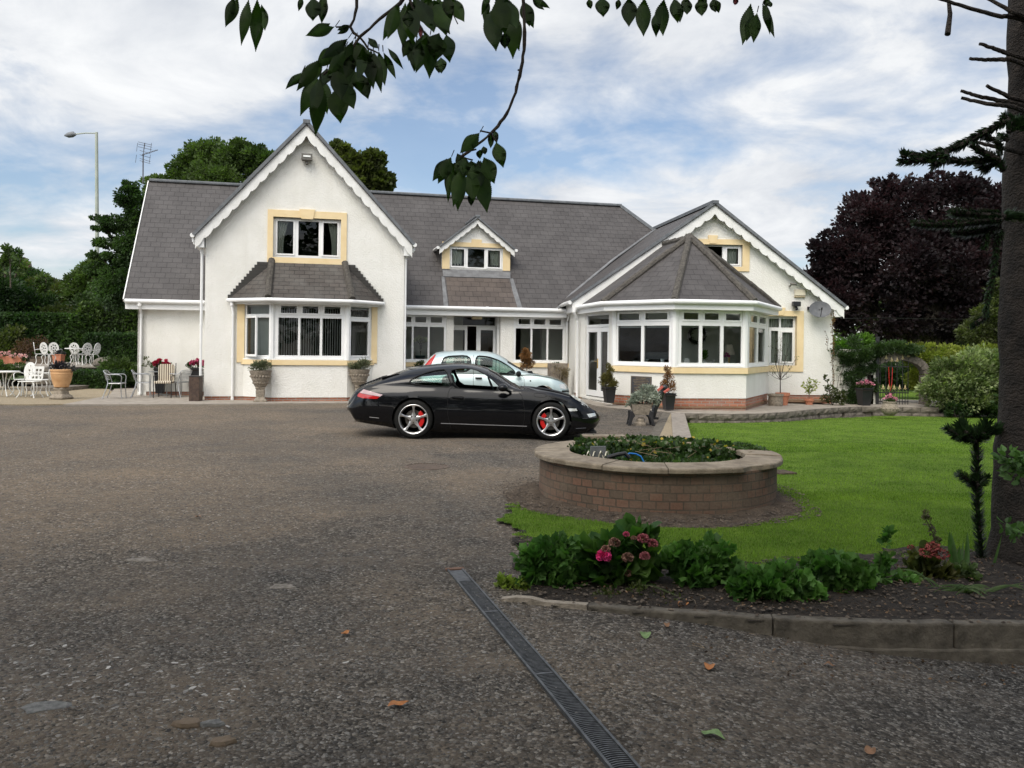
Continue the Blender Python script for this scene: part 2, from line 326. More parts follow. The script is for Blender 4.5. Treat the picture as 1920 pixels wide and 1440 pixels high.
# front flower bed kerb: top front edge
FK = [Pz(940, 1118, .03), Pz(1020, 1127, .03), Pz(1100, 1135, .03), Pz(1200, 1143, .03), Pz(1300, 1149, .03), Pz(1450, 1159, .03), Pz(1650, 1168, .03), Pz(1930, 1170, .03), Pz(2100, 1170, .03), Pz(2500, 1160, .03), Pz(3400, 1150, .03)]
def fk_y(x):
    for a, b in zip(FK, FK[1:]):
        if a.x <= x <= b.x: return a.y+(b.y-a.y)*(x-a.x)/(b.x-a.x)
    return None if x < FK[0].x else FK[-1].y
def kx(y, A, B): return A.x+(B.x-A.x)*(y-A.y)/(B.y-A.y)
def gz(x, y):
    z = 0
    if y > 11:
        if x > kx(y, KA, KB)+.25: z = -.36*min(1, max(0, (y-10)/15))*ss(x, 0, 1.6)
        else: z = -.10*ss(y, 12, 19)*ss(x, -.5, 2.6)*(1-ss(y, 20, 23))
    elif y > 10: z = -.36*min(1, max(0, (y-10)/15))*ss(x, 0, 1.6)
    f = fk_y(x)
    if f is not None and y < f+.10: z -= .20*ss(x, FK[2].x, FK[7].x)
    return z
def G(u, v):   # ground point under a pixel
    z = 0
    for _ in range(6):
        p = Pz(u, v, z); z = gz(p.x, p.y)
    return p
# ------------------------------------------------------------------ house
YAW = R(13.6)
MG = Pl(Pz(382, 752, 0), YAW)                       # middle gable front
_q = Pz(300, 743, 0)
dLW = (_q-MG.o).dot(MG.n)
LW = Pl(MG.pt(0, dLW, 0), YAW)                      # main long wall
house = thing('house', 'long white rendered house with grey slate roofs, scalloped gables and yellow window surrounds', 'house', MG.o)
H = house
def q2(pl, s0, z0, s1, z1, d): return [pl.pt(s0, d, z0), pl.pt(s1, d, z0), pl.pt(s1, d, z1), pl.pt(s0, d, z1)]
def wall(name, pl, outline, holes, th=.25, m=WALL, d=0, parent=None, uvs=None):
    mb = MB(); mb.prism([pl.pt(a, d, z) for a, z in outline], pl.n*th, holes=[q2(pl, *h, d) for h in holes], uvf=(lambda p: ((p-pl.o).dot(pl.e)+(p-pl.o).dot(pl.n), p.z)) if uvs else None)
    return mb.build(name, m, parent or H)
def window(pl, outer, panes, d=.08, th=.07, openers=(), name='window', gl=None, sill=True, parent=None, bar=.05):
    """outer (s0,z0,s1,z1); panes list of rects in fractions (x0,y0,x1,y1) of outer, y up"""
    s0, z0, s1, z1 = outer; w_, h_ = s1-s0, z1-z0
    rs = [(s0+a*w_, z0+b*h_, s0+c*w_, z0+e*h_) for a, b, c, e in panes]
    mb = MB(); mb.prism(q2(pl, s0, z0, s1, z1, d), pl.n*th, holes=[q2(pl, *r_, d) for r_ in rs])
    for i in openers:
        a, b, c, e = rs[i]; k = .035
        mb.prism(q2(pl, a-k, b-k, c+k, e+k, d-.018), pl.n*.03, holes=[q2(pl, a+.012, b+.012, c-.012, e-.012, d-.018)])
    if sill: mb.pbox(pl, s0-.04, z0-.035, s1+.04, z0-.003, d-.05, d+th)
    f = mb.build(name, UPVC, parent or H, bevel=.006)
    g = MB()
    for a, b, c, e in rs: g.add(q2(pl, a-.01, b-.01, c+.01, e+.01, d+th*.55), [(0, 1, 2, 3)])
    g.build('pane', gl or GL, f, recalc=False)
    return f, rs
def surround(pl, outer, inner, key=None, d=-.035, th=.05, ear=0):
    mb = MB(); mb.prism(q2(pl, *outer, d), pl.n*th, holes=[q2(pl, *inner, d)])
    if key:
        a, b, zt, zb = key; cx = (a+b)/2; hw = (b-a)/2
        mb.prism([pl.pt(cx-hw*.72, d-.02, zb), pl.pt(cx+hw*.72, d-.02, zb), pl.pt(cx+hw, d-.02, zt), pl.pt(cx-hw, d-.02, zt)], pl.n*.07)
    for a, z0_ in ((inner[0], 0), (inner[2], 1)):     # reveals
        mb.pbox(pl, a-.0 if z0_ else a-.012, inner[1], a+.012 if z0_ else a, inner[3], .017, .12)
    mb.pbox(pl, inner[0], inner[1]-.012, inner[2], inner[1], .017, .12)
    mb.pbox(pl, inner[0], inner[3], inner[2], inner[3]+.012, .017, .12)
    return mb
def blinds(pl, rect_, d, n, fw=.6, name='blind', parent=None, tilt=0.0, m=None):
    s0, z0, s1, z1 = rect_; mb = MB(); w_ = (s1-s0)/n
    for i in range(n):
        a = s0+(i+.2)*w_; a2 = a+w_*fw*.55
        p0, p1 = pl.pt(a, d, z1), pl.pt(a2, d+w_*.5, z1); dz = tilt*math.sin(i*.5)*.1
        mb.add([p0, p1, pl.pt(a2+dz, d+w_*.5, z0), pl.pt(a+dz, d, z0)], [(0, 1, 2, 3)])
    return mb.build(name, m or BLIND, parent or H, recalc=False)
def curtain(pl, rect_, d, folds=5, name='curtain', pinch=0, side=0, parent=None):
    s0, z0, s1, z1 = rect_; mb = MB(); n = folds*6; rows = 8; vs = []
    for j in range(rows+1):
        t = j/rows; k = 1-pinch*math.sin(t*math.pi*.62)
        for i in range(n+1):
            x = i/n; a = (s0+(s1-s0)*x*k) if side == 0 else (s1-(s1-s0)*(1-x)*k)
            vs.append(pl.pt(a, d+.035*math.sin(x*folds*2*math.pi+j*.2), z1+(z0-z1)*t))
    mb.add(vs, [(j*(n+1)+i, j*(n+1)+i+1, (j+1)*(n+1)+i+1, (j+1)*(n+1)+i) for j in range(rows) for i in range(n)])
    return mb.build(name, CURT, parent or H, smooth=True, recalc=False)
def roofslab(name, pts, eave, m=None, th=.06, parent=None, uoff=0):
    """pts planar polygon (world), eave=(p,q) direction of the eave line"""
    pts = [Vector(p) for p in pts]; e = (Vector(eave[1])-Vector(eave[0])).normalized(); nn = None
    for i in range(1, len(pts)-1):
        nn = (pts[i]-pts[0]).cross(pts[i+1]-pts[0])
        if nn.length > 1e-4: break
    nn.normalize(); nn = nn if nn.z > 0 else -nn; up = nn.cross(e); up = up if up.z > 0 else -up
    o = Vector(eave[0]); mb = MB(); mb.prism(pts, -nn*th, uvf=lambda p: ((p-o).dot(e)+uoff, (p-o).dot(up)))
    return mb.build(name, m or SLATE, parent or H)
def hips(name, p, q, r=.095, m=None, seg=.4, parent=None, sink=.03):
    p, q = Vector(p), Vector(q); Lh = (q-p).length; n = max(1, int(Lh/seg)); mb = MB(); t = (q-p).normalized()
    for i in range(n):
        a = p+t*(Lh*i/n); b = p+t*(Lh*(i+1)/n+.03); dz = Vector((0, 0, -sink+random.uniform(-.012, .012)))
        mb.tube([a+dz, b+dz+Vector((0, 0, .018))], [r*random.uniform(.93, 1.05), r*.95], 8)
    return mb.build(name, m or MOSSY, parent or H, smooth=True)
def gutter(pts, name='gutter', r=.058, fascia=.16, inn=None):
    mb = MB(); pts = [Vector(p) for p in pts]
    mb.tube(pts, r, 10)
    for a, b in zip(pts, pts[1:]):
        n_ = max(1, int((b-a).length/1.9))
        for i in range(1, n_):
            c = a+(b-a)*i/n_; t = (b-a).normalized()*.04; mb.tube([c-t, c+t], r*1.16, 10)
    return mb.build(name, UPVC, H, smooth=True)
def fascia(pts, inn, h=.17, dz=-.10, name='fascia', soff=.3):
    """board under the gutter and a soffit running in by inn (vector or list)"""
    mb = MB(); pts = [Vector(p) for p in pts]; up = Vector((0, 0, h)); k = len(pts)
    inn = inn if isinstance(inn, list) else [inn]*k
    base = [p+i*.06+Vector((0, 0, dz-h/2)) for p, i in zip(pts, inn)]; inr = [b+i*.02 for b, i in zip(base, inn)]
    for a in range(k-1):
        vs = [base[a], base[a+1], base[a+1]+up, base[a]+up, inr[a], inr[a+1], inr[a+1]+up, inr[a]+up]
        mb.add(vs, [(0, 1, 2, 3), (4, 7, 6, 5), (0, 4, 5, 1), (3, 2, 6, 7), (0, 3, 7, 4), (1, 5, 6, 2)])
        s_a, s_b = inr[a]+inn[a]*soff, inr[a+1]+inn[a+1]*soff
        lo = Vector((0, 0, .02)); vs = [inr[a], inr[a+1], s_b, s_a, inr[a]+lo, inr[a+1]+lo, s_b+lo, s_a+lo]
        mb.add(vs, [(0, 1, 2, 3), (4, 7, 6, 5), (0, 4, 5, 1), (3, 2, 6, 7), (0, 3, 7, 4), (1, 5, 6, 2)])
    return mb.build(name, UPVC, H, recalc=True)
def downpipe(pts, r=.036, name='downpipe'):
    mb = MB(); mb.tube(pts, r, 10); p, q = Vector(pts[-2]), Vector(pts[-1]); n = max(2, int((p-q).length/1.4))
    for i in range(n+1):
        c = p+(q-p)*(i/n*.96+.02); mb.tube([c-Vector((0, 0, .03)), c+Vector((0, 0, .03))], r*1.25, 10)
    mb.tube([Vector(pts[0]), Vector(pts[0])+(Vector(pts[1])-Vector(pts[0])).normalized()*.1], r*1.5, 10)
    return mb.build(name, UPVC, H, smooth=True)
def barge(pl, a, b, d, h, n, amp=.085, th=.035, name='bargeboard'):
    """scalloped board from eave point a=(s,z) up to peak b; h vertical depth to the scallops' roots"""
    (sa, za), (sb, zb) = a, b; top = [(sa, za), (sb, zb)]; low = []; m = 10
    for k in range(n):
        for j in range(m):
            t = (k+j/m)/n; x = j/m
            ph = amp*(math.sin(math.pi*min(1, x*1.08))**.75)+(.028 if x < .12 else 0)
            low.append((sa+(sb-sa)*t, za+(zb-za)*t-h+amp-ph*1.0))
    low.append((sb, zb-h+amp*.7))
    low[0] = (sa, za-h)
    pts = [pl.pt(s, d, z) for s, z in low]+[pl.pt(sb, d, zb), pl.pt(sa, d, za)]
    mb = MB(); mb.prism(pts, pl.n*th); return mb
# --- main roof
zE = 2.86; dR = -.28+3.8
RL_s, RL_z = LW.hit(280, 337, dR); RR_s, RR_z = LW.hit(1165, 388, dR); zR = (RL_z+RR_z)/2
EL_s = (LW.hit(234, 556, -.28)[0]+RL_s)/2
RL_s = EL_s; HS = 4.0
eA, eB = LW.pt(EL_s, -.28, zE), LW.pt(RR_s+HS, -.28, zE)
rA, rB = LW.pt(RL_s, dR, zR), LW.pt(RR_s, dR, zR)
roofslab('roof', [eA, eB, rB, rA], (eA, eB))
bA, bB = LW.pt(EL_s, dR*2+.28, zE), LW.pt(RR_s+HS, dR*2+.28, zE)
roofslab('roof', [bB, bA, rA, rB], (bA, bB)); roofslab('roof', [eB, bB, rB], (eB, bB))
mb = MB(); mb.bar(rA+Vector((0, 0, .02)), rB+Vector((0, 0, .02)), .2, .1); mb.build('ridge_tiles', DARKTRIM, H, bevel=.03)
mb = MB(); mb.bar(rB+Vector((0, 0, .0)), eB+Vector((0, 0, .03)), .2, .09); mb.build('ridge_tiles', DARKTRIM, H)
mb = MB(); mb.bar(eA+LW.e*-.03+Vector((0, 0, -.04)), rA+LW.e*-.03+Vector((0, 0, -.04)), .03, .11); mb.build('bargeboard', UPVCD, H)
def on_roof(u, v, lift=0):
    n_ = (eB-eA).cross(rA-eA).normalized(); n_ = n_ if n_.z > 0 else -n_; r_ = ray(u, v); c = Vector((0, 0, CH))
    t = (eA+n_*lift-c).dot(n_)/r_.dot(n_); return c+r_*t
# --- left wing wall and the end wall
sL = LW.hit(258, 650)[0]; sM0 = LW.hit(400, 650)[0]; dpc = .14
wall('wall', LW, [(sL, dpc), (sM0, dpc), (sM0, zE-.05), (sL, zE-.05)], [])
wall('plinth', LW, [(sL+.02, -.3), (sM0, -.3), (sM0, dpc), (sL+.02, dpc)], [], th=.2, m=BRICK, d=.025, uvs=1)
mb = MB(); dB = dR*2
zz = [LW.pt(sL, .0, -.3), LW.pt(sL, dB, -.3), LW.pt(sL, dB, zE-.05), LW.pt(sL, dR, zR-.12), LW.pt(sL, .0, zE-.05)]
mb.prism(zz, LW.e*.25); mb.build('wall', WALL, H)
mb = MB(); mb.pbox(LW, sL+.25, -.3, RR_s+HS-.3, zE, dB-.3, dB); mb.build('wall', WALL, H)
# --- middle gable
sA = 0.0; sB = MG.hit(757, 600)[0]
pk = MG.hit(575, 233, -.25); vl = MG.hit(366, 440, -.25); vr = MG.hit(773, 458, -.25)
# shallow symmetric correction: keep traced points
def zroof(s): return (vl[1]+(pk[1]-vl[1])*(s-vl[0])/(pk[0]-vl[0])) if s < pk[0] else (vr[1]+(pk[1]-vr[1])*(s-vr[0])/(pk[0]-vr[0]))
uw = MG.rect(517, 411, 634, 481)
us_o = MG.rect(501.5, 396, 650, 494.5); us_i = MG.rect(512, 409, 639, 484)
bw_c = MG.rect(500, 566, 660, 680)      # bay opening in the gable wall
wall('wall', MG, [(sA, .13), (sB, .13), (sB, zroof(sB)-.12), (pk[0], pk[1]-.12), (sA, zroof(sA)-.12)], [us_i, (MG.hit(462, 600)[0], .35, MG.hit(693, 600)[0], 2.62)], th=.28)
wall('plinth', MG, [(sA+.02, -.3), (sB-.02, -.3), (sB-.02, .13), (sA+.02, .13)], [], th=.2, m=BRICK, d=.025, uvs=1)
for s_, sg in ((sA, 1), (sB, -1)):
    mb = MB(); mb.prism([MG.pt(s_, .28, -.3), MG.pt(s_, dLW+1.2, -.3), MG.pt(s_, dLW+1.2, zroof(s_)-.15), MG.pt(s_, .28, zroof(s_)-.15)], MG.e*.25*sg); mb.build('wall', WALL, H)
dE = dLW+dR+.3
for (a, b) in ((vl, pk), (vr, pk)):
    off = -.05 if a is vl else .05
    k = (b[1]-a[1])/(b[0]-a[0]); a2 = (a[0]+off, a[1]+k*off+.05); b2 = (b[0], b[1]+.05)
    p1, p2, p3, p4 = MG.pt(a2[0], -.30, a2[1]), MG.pt(a2[0], dE, a2[1]), MG.pt(b2[0], dE, b2[1]), MG.pt(b2[0], -.30, b2[1])
    roofslab('roof', [p1, p2, p3, p4], (p1, p2), th=.05)
    mb = MB(); mb.bar(MG.pt(a2[0], -.285, a2[1]+.0), MG.pt(b2[0], -.285, b2[1]+.02), .05, .085); mb.build('verge', DARKTRIM, H)
    mb = barge(MG, (a[0], a[1]+.01), (b[0], b[1]+.01), -.25, .40, 12); mb.build('bargeboard', UPVCD, H)
    # soffit strip
    mb = MB(); mb.prism([MG.pt(a[0], -.21, a[1]-.06), MG.pt(b[0], -.21, b[1]-.06), MG.pt(b[0], -.21, b[1]-.04), MG.pt(a[0], -.21, a[1]-.04)], MG.n*.24); mb.build('soffit', UPVCD, H)
mb = MB(); mb.bar(MG.pt(pk[0], -.33, pk[1]+.07), MG.pt(pk[0], dE, pk[1]+.07), .2, .1); mb.build('ridge_tiles', DARKTRIM, H)
# upper window
f, rs = window(MG, us_i, [(.055, .09, .30, .92), (.37, .07, .67, .93), (.735, .09, .955, .92)], d=.09, openers=(0, 2))
key = MG.rect(561, 393, 591, 411)
surround(MG, us_o, us_i, (key[0], key[2], key[3], key[1])).build('window_surround', YEL, f)
curtain(MG, (us_i[0]+.1, us_i[1]+.05, us_i[0]+.42, us_i[3]-.05), .25, 4, parent=f, pinch=.45)
curtain(MG, (us_i[2]-.36, us_i[1]+.05, us_i[2]-.1, us_i[3]-.05), .25, 4, parent=f, pinch=.45, side=1)
# gutters at the gable eaves
for a, sg in ((vl, -1), (vr, 1)):
    gutter([MG.pt(a[0]+sg*.07, -.30, a[1]-.02), MG.pt(a[0]+sg*.07, dLW-.2, a[1]-.02)], r=.062)
    mb = MB(); mb.pbox(MG, min(a[0], a[0]-sg*.22), a[1]-.33, max(a[0], a[0]-sg*.22), a[1]-.03, -.21, dLW-.2); mb.build('soffit', UPVC, H)
x_ = MG.hit(381, 600, -.03)[0]
downpipe([MG.pt(vl[0]-.05, -.1, vl[1]-.08), MG.pt(vl[0]-.04, -.1, vl[1]-.22), MG.pt(x_-.06, .03, vl[1]-.36), MG.pt(x_-.06, .03, .02)])
x_ = MG.hit(760, 600, -.03)[0]
downpipe([MG.pt(vr[0]+.05, -.1, vr[1]-.08), MG.pt(vr[0]+.04, -.1, vr[1]-.2), MG.pt(x_-.0, .05, vr[1]-.36), MG.pt(x_-.0, .05, .02)])
# bay window
b0, b3 = MG.hit(446, 620)[0], MG.hit(706, 620)[0]; bd = .62
w0 = MG.hit(457, 620, 0)[0]; w1 = MG.hit(510, 620, -bd)[0]; w2 = MG.hit(652, 620, -bd)[0]; w3 = MG.hit(698, 620, 0)[0]
Bp = [MG.pt(w0, 0, 0), MG.pt(w1, -bd, 0), MG.pt(w2, -bd, 0), MG.pt(w3, 0, 0)]
zs_ = MG.hit(580, 673, -bd)[1]; zh_ = MG.hit(580, 569, -bd)[1]
bpl = [plane2(Bp[i], Bp[i+1]) for i in range(3)]; blen = [(Bp[i+1]-Bp[i]).length for i in range(3)]
for i, (pl, ln) in enumerate(zip(bpl, blen)):
    wall('wall', pl, [(0, .13), (ln, .13), (ln, zs_-.03), (0, zs_-.03)], [], th=.16)
    wall('plinth', pl, [(.01, -.3), (ln-.01, -.3), (ln-.01, .13), (.01, .13)], [], th=.12, m=BRICK, d=.02, uvs=1)
    mb = MB(); ex = .0 if i == 1 else .02; x0, x1 = (-.12 if i == 0 else 0), (ln+.12 if i == 2 else ln)
    mb.pbox(pl, x0, zs_-.17, x1, zs_-.035, -.045, .1); mb.build('window_sill', YEL, H)
    if i == 1:
        f, rs = window(pl, (0.02, zs_, ln-.02, zh_), [(.075, .06, .335, .735), (.368, .06, .63, .735), (.665, .06, .925, .735), (.10, .815, .32, .955), (.39, .815, .61, .955), (.685, .815, .91, .955)], d=.02, openers=(3, 4, 5))
        for r_ in rs[:3]: blinds(pl, (r_[0], r_[1], r_[2], zh_-.1), .16, 8, parent=f)
    else:
        if i == 0:
            f, rs = window(pl, (.05, zs_, ln-.03, zh_), [(.04, .06, .93, .735), (.04, .80, .93, .96)], d=.02)
            # the open casement swings out on the wall-side hinge
            ca, wl = R(21), ln*.98; hp_ = pl.pt(.07, -.01, 0); dirv = (pl.e*math.cos(ca)-pl.n*math.sin(ca))
            cp = Pl(hp_, math.atan2(dirv.y, dirv.x)); zc0, zc1 = zs_+.05, zs_+(zh_-zs_)*.76
            mb = MB(); mb.prism(q2(cp, 0, zc0, wl*.62, zc1, 0), cp.n*.05, holes=[q2(cp, .05, zc0+.06, wl*.62-.05, zc1-.05, 0)])
            cm = mb.build('casement', UPVC, H, bevel=.005); g = MB(); g.add(q2(cp, .04, zc0+.05, wl*.62-.04, zc1-.04, .025), [(0, 1, 2, 3)]); g.build('pane', GL, cm, recalc=False)
        else:
            f, rs = window(pl, (.03, zs_, ln-.05, zh_), [(.10, .06, .90, .70), (.07, .78, .93, .96)], d=.02, openers=(0,))
        for r_ in rs[:1]: blinds(pl, (r_[0], r_[1], r_[2], zh_-.1), .16, 8, parent=f, tilt=.5 if i == 0 else 0, fw=1.0 if i == 0 else .6)
    # head board
    mb = MB(); mb.pbox(pl, 0, zh_+.002, ln, zh_+.16, -.01, .1); mb.build('fascia', UPVC, H)
for p in Bp[1:3]:
    mb = MB(); c = p+MG.n*.05; mb.lathe([(.085, zs_-.03), (.085, zh_+.1)], (c.x, c.y, 0), 8, rz=YAW+R(22.5)); mb.build('window_post', UPVC, H)
for a, b in ((b0, w0), (w3, b3)):
    mb = MB(); mb.pbox(MG, min(a, b)-.02, zs_-.12, max(a, b)+.02, zh_+.1, -.03, 0.0); mb.build('window_surround', YEL, H)
# dark room behind
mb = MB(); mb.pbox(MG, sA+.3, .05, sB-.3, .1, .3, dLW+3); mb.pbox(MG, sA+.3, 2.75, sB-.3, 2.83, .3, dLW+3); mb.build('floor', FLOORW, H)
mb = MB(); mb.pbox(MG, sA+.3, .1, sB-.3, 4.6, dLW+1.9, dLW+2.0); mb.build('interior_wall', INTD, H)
# bay roof
ge = 2.86
g0, g1, g2, g3 = MG.hit(427, 558, -.06)[0], w1-.10, w2+.10, MG.hit(719, 565, -.06)[0]
zt_ = MG.hit(570, 494)[1]; tl, tr = MG.hit(487, 494)[0], MG.hit(650, 496)[0]+.05
hl, hr = MG.hit(509, 494, -.1)[0], MG.hit(647, 496, -.1)[0]
fd = -bd-.28; zb = ge
F0, F1, F2, F3 = MG.pt(g0, -.02, zb), MG.pt(g1, fd, zb), MG.pt(g2, fd, zb), MG.pt(g3, -.02, zb)
T1, T2 = MG.pt(hl, -.03, zt_), MG.pt(hr, -.03, zt_); T0, T3 = MG.pt(tl, -.02, zt_), MG.pt(tr+.12, -.02, zt_)
roofslab('bay_roof', [F1, F2, T2, T1], (F1, F2), SLATE2); roofslab('bay_roof', [F0, F1, T1], (F0, F1), SLATE2); roofslab('bay_roof', [F3, F2, T2], (F3, F2), SLATE2)
n = 12
for A_, B_, sg in ((F0, T0, 1), (F3, T3, -1)):
    mb = MB()
    for k in range(n):
        t0, t1 = k/n, (k+1)/n; pa = A_.lerp(B_, t0); pb = A_.lerp(B_, t1)
        sa_, sb_ = (pa-MG.o).dot(MG.e), (pb-MG.o).dot(MG.e); inn = ((hl if sg > 0 else hr)-MG.o.dot(MG.o)*0)
        x0, x1 = sorted((sa_, hl+.05 if sg > 0 else hr-.05)); mb.pbox(MG, x0, pa.z-.02, x1, pb.z, -.075, -.004)
    mb.build('bay_roof_edge', SLATE2, H)
hips('hip_tiles', F1+Vector((0, 0, .05)), T1+Vector((0, 0, .06)), .10); hips('hip_tiles', F2+Vector((0, 0, .05)), T2+Vector((0, 0, .06)), .10)
gp = [MG.pt(g0, -.05, ge-.07), MG.pt(g1, fd-.04, ge-.07), MG.pt(g2, fd-.04, ge-.07), MG.pt(g3, -.05, ge-.07)]
gutter(gp); mb = MB(); mb.prism([p+Vector((0, 0, -.09)) for p in (MG.pt(g0+.1, 0, ge), MG.pt(g1+.03, fd+.06, ge), MG.pt(g2-.03, fd+.06, ge), MG.pt(g3-.1, 0, ge))], (0, 0, -.08)); mb.build('soffit', UPVC, H)
x_ = MG.hit(436.5, 650, -.06)[0]
downpipe([MG.pt(g0+.12, -.10, ge-.12), MG.pt(g0+.12, -.10, ge-.22), MG.pt(x_, -.06, ge-.42), MG.pt(x_, -.06, .02)])
# floodlight on the gable
# --- main eaves gutter: left piece and porch piece
sg0 = LW.hit(234, 560, -.34)[0]; sPr = LW.hit(1064, 578, -.34)[0]
for a, b in ((sg0, LW.hit(384, 560, -.34)[0]), (LW.hit(756, 577, -.34)[0], sPr)):
    p, q = LW.pt(a, -.34, zE-.06), LW.pt(b, -.34, zE-.06); gutter([p, q], r=.065); fascia([p, q], LW.n, h=.2, dz=-.13)
x_ = LW.hit(264, 650, -.06)[0]
downpipe([LW.pt(x_, -.34, zE-.1), LW.pt(x_, -.33, zE-.2), LW.pt(x_, -.06, zE-.42), LW.pt(x_, -.06, .05)])
# --- porch range
pw = zE-.22
s_p0 = LW.hit(745, 620)[0]; s_p1 = LW.hit(1078, 620)[0]
wL = LW.rect(740, 591, 837, 676); wR = LW.rect(963, 592, 1060, 680); dr = LW.rect(850, 594, 938, 738); zs = (wL[1]+wR[1])/2; zh = (wL[3]+wR[3])/2
wL = (wL[0], zs, wL[2], zh); wR = (wR[0], zs, wR[2], zh); dr = (dr[0], .10, dr[2], zh)
wall('wall', LW, [(s_p0-1.5, -.3), (s_p1, -.3), (s_p1, pw), (s_p0-1.5, pw)], [wL, wR, dr], th=.22)
lay = [(.045, .045, .33, .735), (.365, .045, .64, .735), (.675, .045, .955, .735), (.09, .82, .32, .95), (.385, .82, .61, .95), (.685, .82, .92, .95)]
f, rs = window(LW, wL, lay, d=.03, openers=(3, 4, 5)); f, rs = window(LW, wR, lay, d=.03, openers=(3, 4, 5))
mb = MB(); mb.pbox(LW, wL[0]-.1, zs-.17, wL[2]+.1, zs-.04, -.05, -.002); mb.build('window_sill', YEL, H); mb = MB(); mb.pbox(LW, wR[0]-.1, zs-.17, wR[2]+.15, zs-.04, -.05, -.002); mb.build('window_sill', YEL, H)
# recessed entrance
rd = .55
dpl = Pl(LW.pt(0, rd, 0), YAW)
dh = LW.hit(895, 612, rd)[1]
f, rs = window(dpl, (dr[0], dh, dr[2], zh), [(.03, .10, .97, .90)], d=0, sill=False)
dL = LW.hit(876, 650, rd)[0]
mb = MB(); mb.prism(q2(dpl, dr[0], .1, dL, dh, 0), dpl.n*.06, holes=[q2(dpl, dr[0]+.06, .75, dL-.08, dh-.13, 0), q2(dpl, dr[0]+.06, .22, dL-.08, .62, 0)]); o = mb.build('door', UPVC, H, bevel=.005)
g = MB(); g.add(q2(dpl, dr[0]+.05, .2, dL-.05, dh-.1, .03), [(0, 1, 2, 3)]); g.build('pane', GL, o, recalc=False)
dM = LW.hit(893, 650, rd)[0]
mb = MB(); mb.prism(q2(dpl, dM, .1, dr[2]-.02, dh, -.02), dpl.n*.06, holes=[q2(dpl, dM+.14, .9, dr[2]-.13, dh-.12, -.02), q2(dpl, dM+.14, .25, dr[2]-.13, .72, -.02)]); o = mb.build('door', UPVC, H, bevel=.005)
g = MB(); g.add(q2(dpl, dM+.1, .2, dr[2]-.1, dh-.1, .01), [(0, 1, 2, 3)]); g.build('pane', GL, o, recalc=False)
for s_ in (dr[0], dr[2]):
    mb = MB(); mb.pbox(LW, s_-.06, .0, s_+.0 if s_ == dr[0] else s_+.06, zh, .22, rd+.08); mb.build('door_frame', UPVC, H)
mb = MB(); mb.box(LW.pt((dr[0]+dr[2])/2+.02, .2, zh-.07), (.34, .12, .10), YAW); mb.build('porch_lamp', mat('lamp_glass', (.65, .55, .35), .3), H, bevel=.03)
# rooms behind the porch windows
zc = pw
mb = MB(); mb.pbox(LW, s_p0-1.4, .02, s_p1+6, .08, .3, 7); mb.pbox(LW, s_p0-1.4, zc, s_p1, zc+.06, .0, 7); mb.build('floor', FLOORW, H)
mb = MB(); sc1 = LW.hit(868, 640, 2.2)[0]; sc2 = LW.hit(930, 640, 2.2)[0]; sc3 = LW.hit(1015, 640, 1.5)[0]
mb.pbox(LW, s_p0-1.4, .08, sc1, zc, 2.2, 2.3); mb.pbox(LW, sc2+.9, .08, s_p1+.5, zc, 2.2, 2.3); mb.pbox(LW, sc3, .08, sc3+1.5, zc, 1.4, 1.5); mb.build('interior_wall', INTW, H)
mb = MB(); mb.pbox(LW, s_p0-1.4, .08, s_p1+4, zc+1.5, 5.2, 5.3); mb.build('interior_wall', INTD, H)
# the inner panelled door seen through the porch
ia, ib = LW.hit(897, 640, 3.6)[0], LW.hit(920, 640, 3.6)[0]
mb = MB(); mb.prism(q2(LW, ia, .1, ib, 2.1, 3.6), LW.n*.05, holes=[q2(LW, ia+.1, 1.2, ib-.1, 1.95, 3.6), q2(LW, ia+.1, .3, ib-.1, 1.05, 3.6)]); mb.build('door', mat('inner_door', (.09, .06, .045), .5), H)
# --- dormer
dps = on_roof(892, 508); dd = (dps-LW.o).dot(LW.n)
DF = LW.rect(829, 466, 956, 506, dd)
zd1 = LW.hit(892, 466, dd)[1]; dpk = LW.hit(895.5, 409, dd-.2); dvl = LW.hit(824, 462, dd-.2); dvr = LW.hit(965, 470, dd-.2)
zv = (dvl[1]+dvr[1])/2
sc_ = (DF[0]+DF[2])/2
dw = LW.rect(843, 463.5, 943, 504.5, dd)
zdl = lambda s: zv+(dpk[1]-zv)*(1-abs(s-dpk[0])/((dvr[0]-dvl[0])/2))
wall('dormer_wall', LW, [(DF[0], DF[1]), (DF[2], DF[1]), (DF[2], zdl(DF[2])-.03), (dpk[0], dpk[1]-.05), (DF[0], zdl(DF[0])-.03)], [dw], th=.2, d=dd)
f, rs = window(LW, dw, [(.04, .1, .28, .90), (.345, .08, .655, .93), (.715, .1, .955, .90)], d=dd+.05, openers=(0, 2))
curtain(LW, (rs[0][0], dw[1], rs[0][2]-.05, dw[3]-.03), dd+.2, 4, parent=f); curtain(LW, (rs[2][0]+.08, dw[1], rs[2][2], dw[3]-.03), dd+.2, 4, parent=f, pinch=.2, side=1)
mb = MB(); ky = LW.rect(884, 449, 903, 457, dd)
yt = LW.hit(892, 455.5, dd)[1]
mb.pbox(LW, DF[0]-.005, DF[1], dw[0], yt, dd-.03, dd-.001); mb.pbox(LW, dw[2], DF[1], DF[2]+.005, yt, dd-.03, dd-.001); mb.pbox(LW, dw[0]+.001, dw[3], dw[2]-.001, yt, dd-.028, dd-.001); mb.pbox(LW, ky[0], yt+.001, ky[2], ky[3], dd-.028, dd-.001)
mb.build('window_surround', YEL, f)
